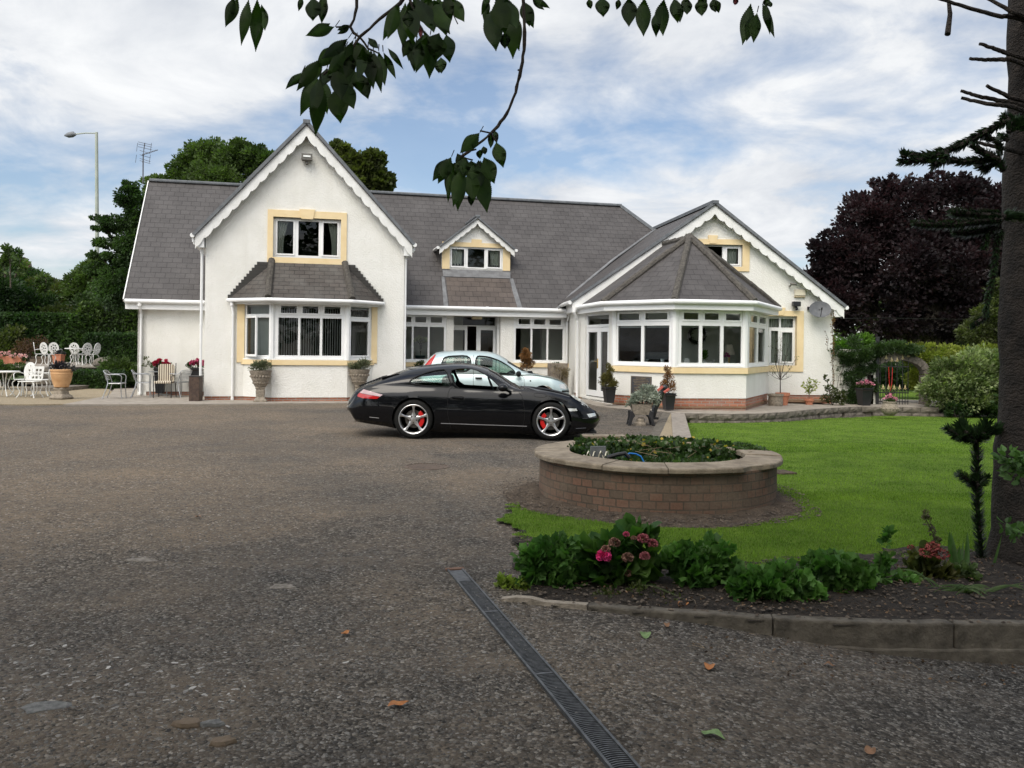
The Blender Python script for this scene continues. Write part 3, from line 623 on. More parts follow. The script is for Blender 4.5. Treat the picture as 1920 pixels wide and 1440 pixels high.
for a, b in (((dvl[0], zv), dpk), ((dvr[0], zv), dpk)):
    p1, p2, p3, p4 = LW.pt(a[0], dd-.25, a[1]+.04), LW.pt(a[0], dd+3.2, a[1]+.04), LW.pt(b[0], dd+3.2, b[1]+.04), LW.pt(b[0], dd-.25, b[1]+.04)
    roofslab('dormer_roof', [p1, p2, p3, p4], (p1, p2), th=.05)
    mb = barge(LW, (a[0], a[1]+.02), (b[0], b[1]+.02), dd-.2, .25, 7, amp=.06); mb.build('bargeboard', UPVCD, H)
    mb = MB(); mb.bar(LW.pt(a[0], dd-.235, a[1]+.03), LW.pt(b[0], dd-.235, b[1]+.03), .04, .05); mb.build('verge', DARKTRIM, H)
    sg = 1 if a[0] > b[0] else -1
    gutter([LW.pt(a[0]+sg*.05, dd-.24, a[1]-.02), LW.pt(a[0]+sg*.05, dd+1.2, a[1]-.02)], r=.05)
    s_ = DF[2] if sg > 0 else DF[0]
    mb = MB(); mb.prism([LW.pt(s_, dd, DF[1]), LW.pt(s_, dd+2.2, zdl(s_)), LW.pt(s_, dd, zdl(s_))], LW.e*-.1*sg); mb.build('dormer_wall', DARKTRIM, H)
mb = MB(); mb.bar(LW.pt(dpk[0], dd-.27, dpk[1]+.06), LW.pt(dpk[0], dd+3.2, dpk[1]+.06), .16, .08); mb.build('ridge_tiles', DARKTRIM, H, bevel=.02)
def patch(name, px, m, lift=.012, eave=True):
    ps = [on_roof(u, v, lift) for u, v in px]; n_ = (eB-eA).cross(rA-eA).normalized(); n_ = n_ if n_.z > 0 else -n_
    e = (eB-eA).normalized(); up = n_.cross(e); up = up if up.z > 0 else -up; mb = MB()
    mb.prism(ps, n_*-.01, uvf=lambda p: ((p-eA).dot(e), (p-eA).dot(up))); return mb.build(name, m, H)
patch('slate_patch', [(836, 520), (954, 523), (971, 579), (843, 576)], SLATEBR)
patch('lead_flashing', [(829, 500), (957, 502), (957, 522), (831, 518)], LEAD, .02)
patch('lead_flashing', [(828, 518), (833, 518), (841, 577), (832, 576)], LEAD, .006); patch('lead_flashing', [(956, 522), (962, 522), (980, 579), (968, 579)], LEAD, .006)
# --- right wing
WA, WB = P(1072, 600, 26.4), P(1560, 600, 26.7)
WG = plane2(WA, WB)
wpk = WG.hit(1341, 384, -.25); wvl = WG.hit(1073, 566, -.25); wvr = WG.hit(1583, 576, -.25)
def zw(s): return (wvl[1]+(wpk[1]-wvl[1])*(s-wvl[0])/(wpk[0]-wvl[0])) if s < wpk[0] else (wvr[1]+(wpk[1]-wvr[1])*(s-wvr[0])/(wpk[0]-wvr[0]))
s0, s1 = WG.hit(1079, 620)[0], WG.hit(1561, 650)[0]; dpw = .20
wu_o = WG.rect(1267, 448.5, 1405, 508); wu_i = WG.rect(1279, 458.5, 1392, 499.5)
wl_o = WG.rect(1400, 582.5, 1506, 696.5); wl_i = WG.rect(1411, 592.5, 1493.5, 685)
s_open = WG.hit(1270, 620)[0]
wall('wall', WG, [(s0, dpw), (s1, dpw), (s1, zw(s1)-.12), (wpk[0], wpk[1]-.12), (s0, zw(s0)-.12)], [wu_i, wl_i, (s0+.8, .25, s_open, 2.5)], th=.28)
wall('plinth', WG, [(s0+.02, -.5), (s1-.02, -.5), (s1-.02, dpw), (s0+.02, dpw)], [], th=.2, m=BRICK, d=.025, uvs=1)
for s_, sg in ((s0, 1), (s1, -1)):
    mb = MB(); mb.prism([WG.pt(s_, .28, -.5), WG.pt(s_, 6.5, -.5), WG.pt(s_, 6.5, zw(s_)-.15), WG.pt(s_, .28, zw(s_)-.15)], WG.e*.25*sg); mb.build('wall', WALL, H)
mb = MB(); mb.prism([WG.pt(s0, 8.6, -.5), WG.pt(s1, 8.6, -.5), WG.pt(s1, 8.6, zw(s1)-.12), WG.pt(wpk[0], 8.6, wpk[1]-.12), WG.pt(s0, 8.6, zw(s0)-.12)], WG.n*.2); mb.build('wall', WALL, H)
mb = MB(); mb.pbox(WG, s1-.25, -.5, s1, zw(s1)-.15, 6.5, 8.6); mb.build('wall', WALL, H)
skew = -.11
for (a, b) in ((wvl, wpk), (wvr, wpk)):
    dE2 = 9.0; k = (b[1]-a[1])/(b[0]-a[0]); off = -.04 if a is wvl else .04
    a2, b2 = (a[0]+off, a[1]+k*off+.05), (b[0], b[1]+.05)
    p1, p2, p3, p4 = WG.pt(a2[0], -.3, a2[1]), WG.pt(a2[0]+skew*dE2, dE2, a2[1]), WG.pt(b2[0]+skew*dE2, dE2, b2[1]), WG.pt(b2[0], -.3, b2[1])
    roofslab('roof', [p1, p2, p3, p4], (p1, p2), th=.05)
    mb = MB(); mb.bar(WG.pt(a2[0], -.285, a2[1]), WG.pt(b2[0], -.285, b2[1]+.02), .05, .085); mb.build('verge', DARKTRIM, H)
    mb = barge(WG, (a[0], a[1]+.01), (b[0], b[1]+.01), -.25, .36, 15, amp=.085); mb.build('bargeboard', UPVCD, H)
    mb = MB(); mb.prism([WG.pt(a[0], -.21, a[1]-.06), WG.pt(b[0], -.21, b[1]-.06), WG.pt(b[0], -.21, b[1]-.04), WG.pt(a[0], -.21, a[1]-.04)], WG.n*.24); mb.build('soffit', UPVCD, H)
    sg = -1 if a is wvl else 1; q_ = 3.2 if sg < 0 else 8.4
    gutter([WG.pt(a[0]+sg*.07, -.30, a[1]-.02), WG.pt(a[0]+sg*.07+skew*q_*(.5 if sg < 0 else 1), q_, a[1]-.02)], r=.062)
    mb = MB(); mb.pbox(WG, min(a[0], a[0]-sg*.3), a[1]-.3, max(a[0], a[0]-sg*.3), a[1]-.03, -.21, 3); mb.build('soffit', UPVC, H)
rp = [WG.pt(wpk[0], -.33, wpk[1]+.08), WG.pt(wpk[0]+skew*9, 9, wpk[1]+.08)]
mb = MB(); mb.bar(rp[0], rp[1], .2, .1); mb.build('ridge_tiles', DARKTRIM, H)
# valley lead between main roof and wing roof
ps = [on_roof(u, v, .02) for u, v in ((1228, 430), (1150, 486), (1075, 548), (1044, 580))]
mb = MB()
for a, b in zip(ps, ps[1:]): mb.bar(a, b, .16, .03)
mb.build('lead_flashing', LEAD, H)
f, rs = window(WG, wu_i, [(.05, .1, .30, .88), (.36, .05, .68, .93), (.75, .12, .95, .86)], d=.09, openers=(0, 2))
kk = WG.rect(1327, 441.5, 1345, 449.5)
surround(WG, wu_o, wu_i, (kk[0], kk[2], kk[3], kk[1]-.12)).build('window_surround', YEL, f)
curtain(WG, (rs[2][0]+.0, wu_i[1], rs[2][2], wu_i[3]-.03), .25, 4, parent=f)
f, rs = window(WG, wl_i, [(.05, .05, .40, .70), (.45, .05, .61, .70), (.69, .07, .94, .68), (.05, .77, .30, .95), (.36, .77, .63, .95), (.67, .77, .95, .95)], d=.12, openers=(2,))
surround(WG, wl_o, wl_i, (lambda k_: (k_[0], k_[2], k_[3], k_[1]-.12))(WG.rect(1442, 577, 1472, 583.5))).build('window_surround', YEL, f)
curtain(WG, (wl_i[0], wl_i[1], wl_i[2], wl_i[3]), .30, 14, parent=f)
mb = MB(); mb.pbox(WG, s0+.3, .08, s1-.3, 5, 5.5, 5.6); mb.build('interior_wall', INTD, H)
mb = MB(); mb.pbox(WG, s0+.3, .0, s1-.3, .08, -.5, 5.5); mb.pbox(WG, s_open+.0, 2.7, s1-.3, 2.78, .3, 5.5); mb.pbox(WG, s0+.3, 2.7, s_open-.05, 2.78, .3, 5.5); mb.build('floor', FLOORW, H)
# --- sunroom
V = [P(1092, 650, 26.1), P(1149, 650, 24.0), P(1265, 650, 22.5), P(1400, 650, 22.8), P(1441, 650, 25.7)]
V = [Vector((p.x, p.y, 0)) for p in V]
Vend = Vector((*P(1441.5, 650, 26.5).xy, 0)); Vst = Vector((*P(1081, 650, 26.5).xy, 0))
zg = 2.86; zsl = 1.6-32.0*22.55/1600; zhd = zg-.20; dps_ = .29
cen = sum(V, Vector())/5
for i in range(4):
    pl = plane2(V[i], V[i+1]); ln = (V[i+1]-V[i]).length
    if i == 0:
        d0, d1 = pl.hit(1097.5, 650)[0], pl.hit(1141, 650)[0]; zdb, ztr = .14, 2.20
        wall('wall', pl, [(-.3, -.2), (ln, -.2), (ln, zhd), (-.3, zhd)], [(d0, zdb, d1, zhd-.05)], th=.15)
        f, _ = window(pl, (d0, ztr, d1, zhd-.05), [(.04, .2, .96, .85)], d=.03, sill=False)
        mid = pl.hit(1122, 650)[0]
        for a, b in ((d0+.03, mid-.01), (mid+.01, d1-.03)):
            mb = MB(); k = (b-a); mb.prism(q2(pl, a, zdb+.03, b, ztr-.01, .02), pl.n*.06, holes=[q2(pl, a+k*.14, zdb+.2, b-k*.14, ztr-.14, .02)])
            o = mb.build('door', UPVC, H, bevel=.005); g = MB(); g.add(q2(pl, a+k*.1, zdb+.18, b-k*.1, ztr-.12, .05), [(0, 1, 2, 3)]); g.build('pane', GL, o, recalc=False)
            hx = b-.06 if a < mid else a+.06
            if a < mid: mb = MB(); mb.pbox(pl, hx-.02, 1.0, hx+.02, 1.28, 0, .02); mb.bar(pl.pt(hx, -.03, 1.2), pl.pt(hx-.14*(1 if a < mid else -1), -.03, 1.2), .02, .02); mb.build('handle', BRASS, o)
        continue
    wall('wall', pl, [(0, dps_), (ln, dps_), (ln, zsl-.04), (0, zsl-.04)], [], th=.2)
    wall('plinth', pl, [(.0, -.6), (ln, -.6), (ln, dps_), (.0, dps_)], [], th=.15, m=BRICK, d=.02, uvs=1)
    mb = MB(); mb.pbox(pl, -.02, zsl-.20, ln+.02, zsl-.045, -.05, .1); mb.build('window_sill', YEL, H)
    mb = MB(); mb.pbox(pl, 0, zhd-.02, ln, zhd+.15, .01, .12); mb.build('fascia', UPVC, H)
    if i == 1: ou = pl.rect(1151, 579, 1259, 682); lay = [(.065, .055, .48, .72), (.53, .055, .955, .72), (.085, .82, .455, .955), (.55, .82, .935, .955)]; op = (2, 3)
    if i == 2: ou = pl.rect(1273, 579, 1395.5, 682); lay = [(.04, .055, .31, .72), (.36, .055, .635, .72), (.685, .055, .96, .72), (.065, .82, .30, .955), (.385, .82, .61, .955), (.71, .82, .94, .955)]; op = (3, 4, 5)
    if i == 3: ou = pl.rect(1405, 582, 1438, 680); lay = [(.05, .055, .45, .72), (.53, .055, .93, .72), (.09, .81, .44, .95), (.56, .81, .93, .95)]; op = (2, 3)
    ou = (ou[0], zsl, ou[2], zhd-.03)
    f, rs = window(pl, ou, lay, d=.02, openers=op)
    for a, b in ((0, ou[0]), (ou[2], ln)):
        if b-a > .02: mb = MB(); mb.pbox(pl, a, zsl-.035, b, zhd-.02, .015, .1); mb.build('window_post', UPVC, H)
    mb = MB()
    for r_ in rs[:len(rs)//2]: mb.pbox(pl, r_[0], r_[3]-.05, r_[2], r_[3]-.005, .12, .14)
    mb.build('blind', BLIND, f)
for p in V[1:4]:
    mb = MB(); c = p+(cen-p).normalized()*.07; mb.lathe([(.10, zsl-.04), (.10, zhd)], (c.x, c.y, 0), 8); mb.build('window_post', UPVC, H)
pl = plane2(V[4], Vend); mb = MB(); mb.prism([V[4]+Vector((0, 0, -.6)), Vend+Vector((0, 0, -.6)), Vend+Vector((0, 0, zhd)), V[4]+Vector((0, 0, zhd))], Vector((-.15, 0, 0))); mb.build('wall', WALL, H)
# sunroom gutter and roof
Gv = [P(1071, 578, 26.9), P(1129, 565, 23.7), P(1264.6, 561, 22.2), P(1417, 564, 22.5), P(1463, 576, 25.7)]
Gv = [Vector((p.x, p.y, zg)) for p in Gv]
gutter([g+Vector((0, 0, -.03)) for g in Gv], r=.065)
inn = [(Vector((cen.x, cen.y, 0))-Vector((g.x, g.y, 0))).normalized() for g in Gv]
fascia([g+Vector((0, 0, -.03)) for g in Gv], inn, h=.16, dz=-.12, soff=.34)
apex = P(1293, 446, 24.6); apb = Vector((*(P(1240, 470, 26.45).xy), apex.z))
dn = Vector((0, 0, .0)); Gr = [g.lerp(Vector((cen.x, cen.y, zg)), .015) for g in Gv]
roofslab('roof', [Gr[1], Gr[2], apex], (Gr[1], Gr[2])); roofslab('roof', [Gr[2], Gr[3], apex], (Gr[2], Gr[3])); roofslab('roof', [Gr[3], Gr[4], apex], (Gr[3], Gr[4]))
far = Gr[1]+(Gr[0]-Gr[1])*1.0
e_ = (Gr[0]-Gr[1]); 
for tri in ([Gr[1], Gr[0], apex], [Gr[0], apb, apex]): roofslab('roof', tri, (Gr[1], Gr[0]))
roofslab('roof', [Gr[4], apb, apex], (Gr[4], apb))
for g in Gr[1:]: hips('hip_tiles', g+Vector((0, 0, .04)), apex+Vector((0, 0, .06)), .10)
hips('hip_tiles', apb+Vector((0, 0, .04)), apex+Vector((0, 0, .05)), .09)
a_, b_ = MG, 0
x_ = P(1082, 600, 26.2)
downpipe([Vector((x_.x-.1, x_.y-.2, zg-.08)), Vector((x_.x-.1, x_.y-.2, zg-.2)), Vector((x_.x+.02, x_.y, zg-.42)), Vector((x_.x+.02, x_.y, .02))])
x_ = LW.hit(1063, 640, -.06)[0]; downpipe([LW.pt(x_-.03, -.34, zE-.1), LW.pt(x_-.02, -.3, zE-.24), LW.pt(x_, -.06, zE-.42), LW.pt(x_, -.06, .02)])
# sunroom ceiling and inner wall colours
mb = MB(); mb.prism([Vector((p.x, p.y, zhd+.05)) for p in [Vst]+V+[Vend]], (0, 0, .03)); mb.build('ceiling', INTW, H)
mb = MB(); mb.prism([Vector((p.x, p.y, .03)) for p in [Vst]+V+[Vend]], (0, 0, .05)); mb.build('floor', FLOORW, H)
mb = MB(); mb.pbox(WG, s_open, .08, WG.hit(1436, 620)[0], zhd+.04, -.05, -.01); mb.build('interior_wall', INTW, H)
# ------------------------------------------------------------------ ground
def gravelmat():
    m = bpy.data.materials.new('gravel'); m.use_nodes = True; t = m.node_tree; b = t.nodes['Principled BSDF']; b.inputs['Roughness'].default_value = .95; b.inputs['Specular IOR Level'].default_value = .25
    m.diffuse_color = (.15, .13, .11, 1)
    tc = N(t, 'ShaderNodeTexCoord'); src = tc.outputs['Object']
    def noise(sc, de=4., ro=.6, di=0.):
        n = N(t, 'ShaderNodeTexNoise', _Scale=sc, _Detail=de, _Roughness=ro, _Distortion=di); L(t, src, n.inputs['Vector']); return n
    def ramp(f, *els):
        r = N(t, 'ShaderNodeValToRGB'); L(t, f, r.inputs[0])
        while len(r.color_ramp.elements) < len(els): r.color_ramp.elements.new(.5)
        for e, (p, c) in zip(r.color_ramp.elements, els): e.position = p; e.color = (*c, 1)
        return r.outputs[0]
    def mix(f, a, c, mode='MIX'):
        x = N(t, 'ShaderNodeMix', data_type='RGBA'); x.blend_type = mode
        if hasattr(f, 'links'): L(t, f, x.inputs[0])
        else: x.inputs[0].default_value = f
        for i, q in ((6, a), (7, c)):
            if hasattr(q, 'links'): L(t, q, x.inputs[i])
            else: x.inputs[i].default_value = (*q, 1)
        return x.outputs[2]
    v1 = N(t, 'ShaderNodeTexVoronoi', _Scale=62.); v1.feature = 'F1'; L(t, src, v1.inputs['Vector'])
    v2 = N(t, 'ShaderNodeTexVoronoi', _Scale=27.); L(t, src, v2.inputs['Vector'])
    sp = N(t, 'ShaderNodeSeparateColor'); L(t, v1.outputs['Color'], sp.inputs[0]); sp2 = N(t, 'ShaderNodeSeparateColor'); L(t, v2.outputs['Color'], sp2.inputs[0])
    chips = ramp(sp.outputs[0], (0, (.022, .021, .019)), (.45, (.080, .074, .066)), (.78, (.18, .168, .15)), (.95, (.44, .42, .38)))
    chips2 = ramp(sp2.outputs[1], (0, (.035, .031, .027)), (.6, (.082, .074, .066)), (1, (.22, .20, .18)))
    stones = mix(.4, chips, chips2)
    dirt = ramp(noise(9., 10., .75).outputs[0], (.3, (.084, .068, .052)), (.7, (.200, .166, .128)))
    dsp = mix(ramp(sp.outputs[2], (.72, (0, 0, 0)), (.8, (1, 1, 1))), dirt, stones)     # loose chips lying on the dirt
    big = noise(.55, 6., .62, .6); med = noise(2.3, 5., .6, .3)
    a = N(t, 'ShaderNodeMath', operation='MULTIPLY_ADD'); L(t, med.outputs[0], a.inputs[0]); a.inputs[1].default_value = .45; L(t, big.outputs[0], a.inputs[2])
    px = N(t, 'ShaderNodeSeparateXYZ'); L(t, src, px.inputs[0])
    # more loose dark gravel to the right and near the camera, more trodden dirt in the turning area
    gx = N(t, 'ShaderNodeMapRange', _From_Min=-5., _From_Max=2.0, _To_Min=-.16, _To_Max=.10); L(t, px.outputs[0], gx.inputs[0])
    gy = N(t, 'ShaderNodeMapRange', _From_Min=4., _From_Max=13., _To_Min=.01, _To_Max=-.09); L(t, px.outputs[1], gy.inputs[0])
    s1 = N(t, 'ShaderNodeMath', operation='ADD'); L(t, a.outputs[0], s1.inputs[0]); L(t, gx.outputs[0], s1.inputs[1])
    s2 = N(t, 'ShaderNodeMath', operation='ADD'); L(t, s1.outputs[0], s2.inputs[0]); L(t, gy.outputs[0], s2.inputs[1])
    brk = noise(7., 6., .7)
    b2 = N(t, 'ShaderNodeMath', operation='MULTIPLY_ADD'); L(t, brk.outputs[0], b2.inputs[0]); b2.inputs[1].default_value = .55; L(t, s2.outputs[0], b2.inputs[2])
    fac = ramp(b2.outputs[0], (.86, (0, 0, 0)), (1.12, (1, 1, 1)))
    fac = ramp(N_sub(t, b2.outputs[0], .5), (.30, (0, 0, 0)), (.68, (.95, .95, .95)))
    col = mix(fac, dsp, stones)
    tint = ramp(noise(.35, 4.).outputs[0], (.34, (.74, .75, .77)), (.66, (1.20, 1.12, 1.02)))
    col = mix(1., col, tint, 'MULTIPLY'); L(t, col, b.inputs['Base Color'])
    h1 = N(t, 'ShaderNodeMath', operation='MULTIPLY'); L(t, v1.outputs['Distance'], h1.inputs[0]); L(t, fac, h1.inputs[1])
    h2 = N(t, 'ShaderNodeMath', operation='MULTIPLY_ADD'); L(t, noise(38., 6., .7).outputs[0], h2.inputs[0]); h2.inputs[1].default_value = .8
    nm = N(t, 'ShaderNodeMath', operation='MULTIPLY'); L(t, h1.outputs[0], nm.inputs[0]); nm.inputs[1].default_value = -1.5; L(t, nm.outputs[0], h2.inputs[2])
    bp = N(t, 'ShaderNodeBump', _Strength=1., _Distance=.024); L(t, h2.outputs[0], bp.inputs['Height']); L(t, bp.outputs[0], b.inputs['Normal'])
    return m
def N_sub(t, a, v):
    n = N(t, 'ShaderNodeMath', operation='SUBTRACT'); L(t, a, n.inputs[0]); n.inputs[1].default_value = v; return n.outputs[0]
GRAVEL = gravelmat()
def lerp(a, b, t): return a+(b-a)*t
def grid(name, xs, ys, fz, m, kind='structure', keep=None):
    nx, ny = len(xs), len(ys); V = np.array([(x, y, fz(x, y)) for y in ys for x in xs]); F = []
    for j in range(ny-1):
        for i in range(nx-1):
            if keep is None or keep((xs[i]+xs[i+1])/2, (ys[j]+ys[j+1])/2): F.append((j*nx+i, j*nx+i+1, (j+1)*nx+i+1, (j+1)*nx+i))
    o = npmesh(name, V, np.array(F), m, smooth=True); tag(o, kind=kind); return o
def nz(x, y, s=1.): return (math.sin(x*1.7*s+y*.9*s)+math.sin(x*.83*s-y*1.9*s+2)+math.sin(x*3.1*s+y*2.7*s+5)*.5)/2.5
def gzn(x, y): return gz(x, y)+.008*nz(x, y, 1.6)
lawn_out = None
xs = sorted(set([-400, -150, -60, -40, -30, -22, -16]+list(np.arange(-13, -5, .5))+list(np.arange(-5, 6, .09))+list(np.arange(6, 16, .5))+[18, 22, 30, 40, 60, 150, 400]))
ys = sorted(set([-60, -20, -5, 0, 1.5]+list(np.arange(2.4, 7.5, .09))+list(np.arange(7.5, 12, .18))+list(np.arange(12, 27, .4))+[28, 30, 34, 40, 60, 90, 150, 300, 900]))
def gzin(x, y):
    z = gzn(x, y)
    return z
grid('gravel_drive', xs, ys, gzin, GRAVEL)
# pavement slabs by the left wing and the middle gable
def sheet(name, px, m, z=.03, th=.12, kind='structure', zs=None):
    ps = [Pz(u, v, z if zs is None else zs[i]) for i, (u, v) in enumerate(px)]
    mb = MB(); mb.prism(ps, (0, 0, -th)); o = mb.build(name, m); tag(o, kind=kind); return o
PATIO = CONC
sheet('pavement', [(118, 758), (330, 757.5), (660, 755), (752, 751), (752, 744), (700, 741), (380, 728), (215, 728), (205, 741)], CONC, .03)
SAND = mat('sandy_gravel', (.20, .16, .10), 1, (.34, .28, .19), scale=30, bump=.9, bscale=55, bdist=.02, detail=8)
sheet('path', [(-300, 756), (60, 758), (150, 757), (215, 738.5), (200, 726), (-300, 722)], SAND, .026)
pat = [(1085, 752, .04), (1120, 761, .03), (1180, 767, .0), (1244, 771, -.01), (1275, 774.8, -.02), (1373, 776.5, -.03), (1430, 775.5, -.04), (1476, 772.5, -.05), (1527, 767.5, -.06), (1570, 764.5, -.07), (1613, 762.5, -.08), (1655, 762.8, -.08), (1758, 764.8, -.08)]
pf = [Pz(*p) for p in pat]
back = [Vector((16, 29, -.08)), Vector((9.5, 30, -.02)), Vector((2.1, 28.5, .04)), Vector((1.5, 26.3, .04))]
mb = MB(); mb.prism(pf+back, (0, 0, -.5)); o = mb.build('patio', CONC); tag(o, kind='structure')
# ------------------------------------------------------------------ lawn
# outline, camera side first (clockwise in plan)
lawn_px = [(952, 975), (990, 962), (1040, 957), (1100, 967), (1130, 985), (1180, 996)]
def in_poly(x, y, pl):
    c = False; j = len(pl)-1
    for i in range(len(pl)):
        xi, yi = pl[i][0], pl[i][1]; xj, yj = pl[j][0], pl[j][1]
        if (yi > y) != (yj > y) and x < (xj-xi)*(y-yi)/(yj-yi)+xi: c = not c
        j = i
    return c
RC = (P(1228, 850, 9.35).x, 9.3); RR = 1.265      # ring planter centre, radius
zz_ = .03
front = [G(u, v) for u, v in ((945, 985), (1010, 1030), (1100, 1062), (1200, 1074), (1330, 1072), (1450, 1066), (1560, 1058), (1650, 1052), (1750, 1040), (1850, 1045), (2050, 1050), (2300, 1050))]
wallb = [Pz(u, v, z) for u, v, z in ((1275, 791.8, -.28), (1373, 793.5, -.285), (1430, 793.3, -.29), (1476, 792.5, -.30), (1527, 788, -.32), (1570, 784.5, -.335), (1655, 780, -.35), (1758, 781, -.36), (1900, 783, -.36))]
leftb = [G(1277, 795), G(1270, 830)+Vector((.1, 0, 0)), Vector((RC[0]+.05, RC[1]+RR+.35, 0)), Vector((RC[0]-.9, RC[1]+RR+.02, 0)), Vector((RC[0]-RR-.12, RC[1], 0)), G(985, 935), G(950, 962)]
LP = [(p.x, p.y) for p in front]+[(12.5, 7), (15, 24.5)]+[(p.x, p.y+.06) for p in reversed(wallb)]+[(p.x, p.y) for p in leftb]
def lz(x, y):
    return gz(x, y)+.022+.012*nz(x, y, .9)
def lkeep(x, y):
    jx, jy = x+.05*math.sin(y*9.1+x*5)+.02*math.sin(y*23), y+.05*math.sin(x*8.3)+.03*math.sin(x*31)
    if not in_poly(jx, jy, LP): return False
    ex = (x-RC[0]+(.1 if x > RC[0] else 0))/(RR+(.20 if x > RC[0] else .32)+.10*math.sin(math.atan2(y-RC[1], x-RC[0])*7)); ey = (y-RC[1]+.16)/(RR+.40)
    return ex*ex+ey*ey > 1 or y > RC[1]+.6
LAWN = mat('lawn_turf', (.072, .132, .016), .9, (.155, .248, .034), scale=2.2, bump=1., bscale=120, bdist=.03, detail=10, ramp=(.30, .70), spec=.1)
_t = LAWN.node_tree
lx = list(np.arange(-.4, 9, .07))+list(np.arange(9, 16, .35)); ly = list(np.arange(5.6, 11, .07))+list(np.arange(11, 27, .16))
grid('lawn', lx, ly, lz, LAWN, keep=lkeep)
# grass blades, all over the lawn, finer in front
def blades(n, ymin, ymax, h, wd, pmax):
    out = []
    while len(out) < n:
        y = ymin+(ymax-ymin)*random.random()**1.3; x = random.uniform(-.3, min(pmax, .7*y+2))
        if lkeep(x, y): out.append((x, y, lz(x, y)))
    Pn = np.array(out); k = len(Pn); hh = h*(.5+rng.random(k)); an = rng.random(k)*6.283; ww = wd*(.7+.6*rng.random(k))
    d = np.stack([np.cos(an), np.sin(an), np.zeros(k)], 1)*ww[:, None]; lean = (rng.random((k, 3))-.5)*hh[:, None]*1.1; lean[:, 2] = hh
    V = np.stack([Pn-d, Pn+d, Pn+lean], 1).reshape(-1, 3); F = np.arange(3*k).reshape(-1, 3)
    return V, F, np.repeat(rng.random(k), 3)
GRASS = leafmat('grass_blade', (.080, .152, .018), (.165, .262, .036), scale=.7, vstr=.5, trans=(1.4, 1.7, .6), spec=.15)
Vs, Fs, As, b0_ = [], [], [], 0
for a in ((115000, 5.7, 9.5, .017, .0020, 9), (70000, 9, 16, .018, .0035, 12.5), (34000, 14, 25.5, .018, .006, 16)):
    V_, F_, A_ = blades(*a); Vs.append(V_); Fs.append(F_+b0_); As.append(A_); b0_ += len(V_)
tag(npmesh('grass', np.concatenate(Vs), np.concatenate(Fs), GRASS, attr=np.concatenate(As)), 'short mown green grass covering the lawn', 'grass', kind='stuff')
# ------------------------------------------------------------------ soil
def skeep(x, y):
    f = fk_y(x) if x >= FK[0].x else FK[0].y+(FK[0].x-x)*1.6
    if f is None: return False
    yb = [p for p in front]; top = None
    for a, b in zip(front, front[1:]):
        if a.x <= x <= b.x: top = lerp(a.y, b.y, (x-a.x)/(b.x-a.x))
    if top is None: top = front[0].y if x < front[0].x else front[-1].y
    return x > .10+.05*math.sin(y*7)+.03*math.sin(y*17) and f+.015 < y < top+.15+.05*math.sin(x*13)
def skeep2(x, y):
    r_ = math.hypot((x-RC[0])/(RR+(.36 if x > RC[0] else .48)), (y-RC[1]+.2)/(RR+.54)); return r_ < 1.0+.05*math.sin(5*math.atan2(y-RC[1], x-RC[0])) and y < RC[1]+1.0
sx = list(np.arange(-.7, 9, .06)); sy = list(np.arange(4.4, 7.6, .06))
grid('flower_bed_soil', sx, sy, lambda x, y: .010+(.03*abs(nz(x, y, 5))+.015*random.random())*ss(y-(fk_y(max(x, FK[0].x)) or 5), .08, .35)-.06*ss(-x, .15, .5), SOIL, keep=skeep)
EARTH = mat('bare_earth', (.045, .031, .020), 1, (.105, .077, .052), scale=7, bump=1, bscale=45, bdist=.03, detail=10)
grid('bare_earth', list(np.arange(RC[0]-2.2, RC[0]+2.3, .06)), list(np.arange(RC[1]-2.3, RC[1]+1.2, .06)), lambda x, y: .010+.012*random.random()+.05*max(0, 1-abs(math.hypot(x-RC[0], y-RC[1])-RR)/.25)*(.6+.4*nz(x, y, 4))-.035*ss(math.hypot((x-RC[0])/(RR+(.36 if x > RC[0] else .48)), (y-RC[1]+.2)/(RR+.54)), .88, 1.0), EARTH, keep=skeep2)
# ------------------------------------------------------------------ loose stones
STN = mat('gravel_stone', (.085, .080, .073), .9, (.155, .147, .134), scale=20, var=True, vstr=.75, bump=.5, bscale=90)
STNP = mat('pale_stone', (.25, .24, .22), .9, (.38, .365, .34), scale=12, var=True, vstr=.35, bump=.6, bscale=70)
def stones(name, pts, sizes, m, flat=.5, kind='stuff', lab=None, cat=None):
    base = np.array([(1, 0, 0), (.35, .9, 0), (-.7, .65, .1), (-.9, -.4, 0), (.1, -1, 0), (.8, -.6, .05), (.3, .1, .8), (-.35, .05, .75)])
    fc = np.array([(0, 1, 6), (1, 2, 7), (1, 7, 6), (2, 3, 7), (3, 4, 7), (4, 6, 7), (4, 5, 6), (5, 0, 6)])
    n = len(pts); Pn = np.array(pts); an = rng.random(n)*6.283; c, s = np.cos(an), np.sin(an)
    B = base[None]*(1+.35*(rng.random((n, 8, 3))-.5)); B = B*np.array(sizes)[:, None, None]; B[:, :, 2] *= (flat*(.6+.8*rng.random(n)))[:, None]; B[:, :, 1] *= (.55+.45*rng.random(n))[:, None]
    X = B[:, :, 0]*c[:, None]-B[:, :, 1]*s[:, None]; Y = B[:, :, 0]*s[:, None]+B[:, :, 1]*c[:, None]
    V = np.stack([X, Y, B[:, :, 2]], 2)+Pn[:, None, :]; V[:, :, 2] -= np.array(sizes)[:, None]*.12
    F = (fc[None]+(np.arange(n)*8)[:, None, None]).reshape(-1, 3)
    o = npmesh(name, V.reshape(-1, 3), F, m, attr=np.repeat(rng.random(n), 8)); tag(o, lab, cat, kind=kind); return o
def isgrav(x, y):
    if lkeep(x, y) or skeep(x, y) or skeep2(x, y) or math.hypot(x-RC[0], y-RC[1]) < RR+.1: return False
    return True
pts, sz = [], []
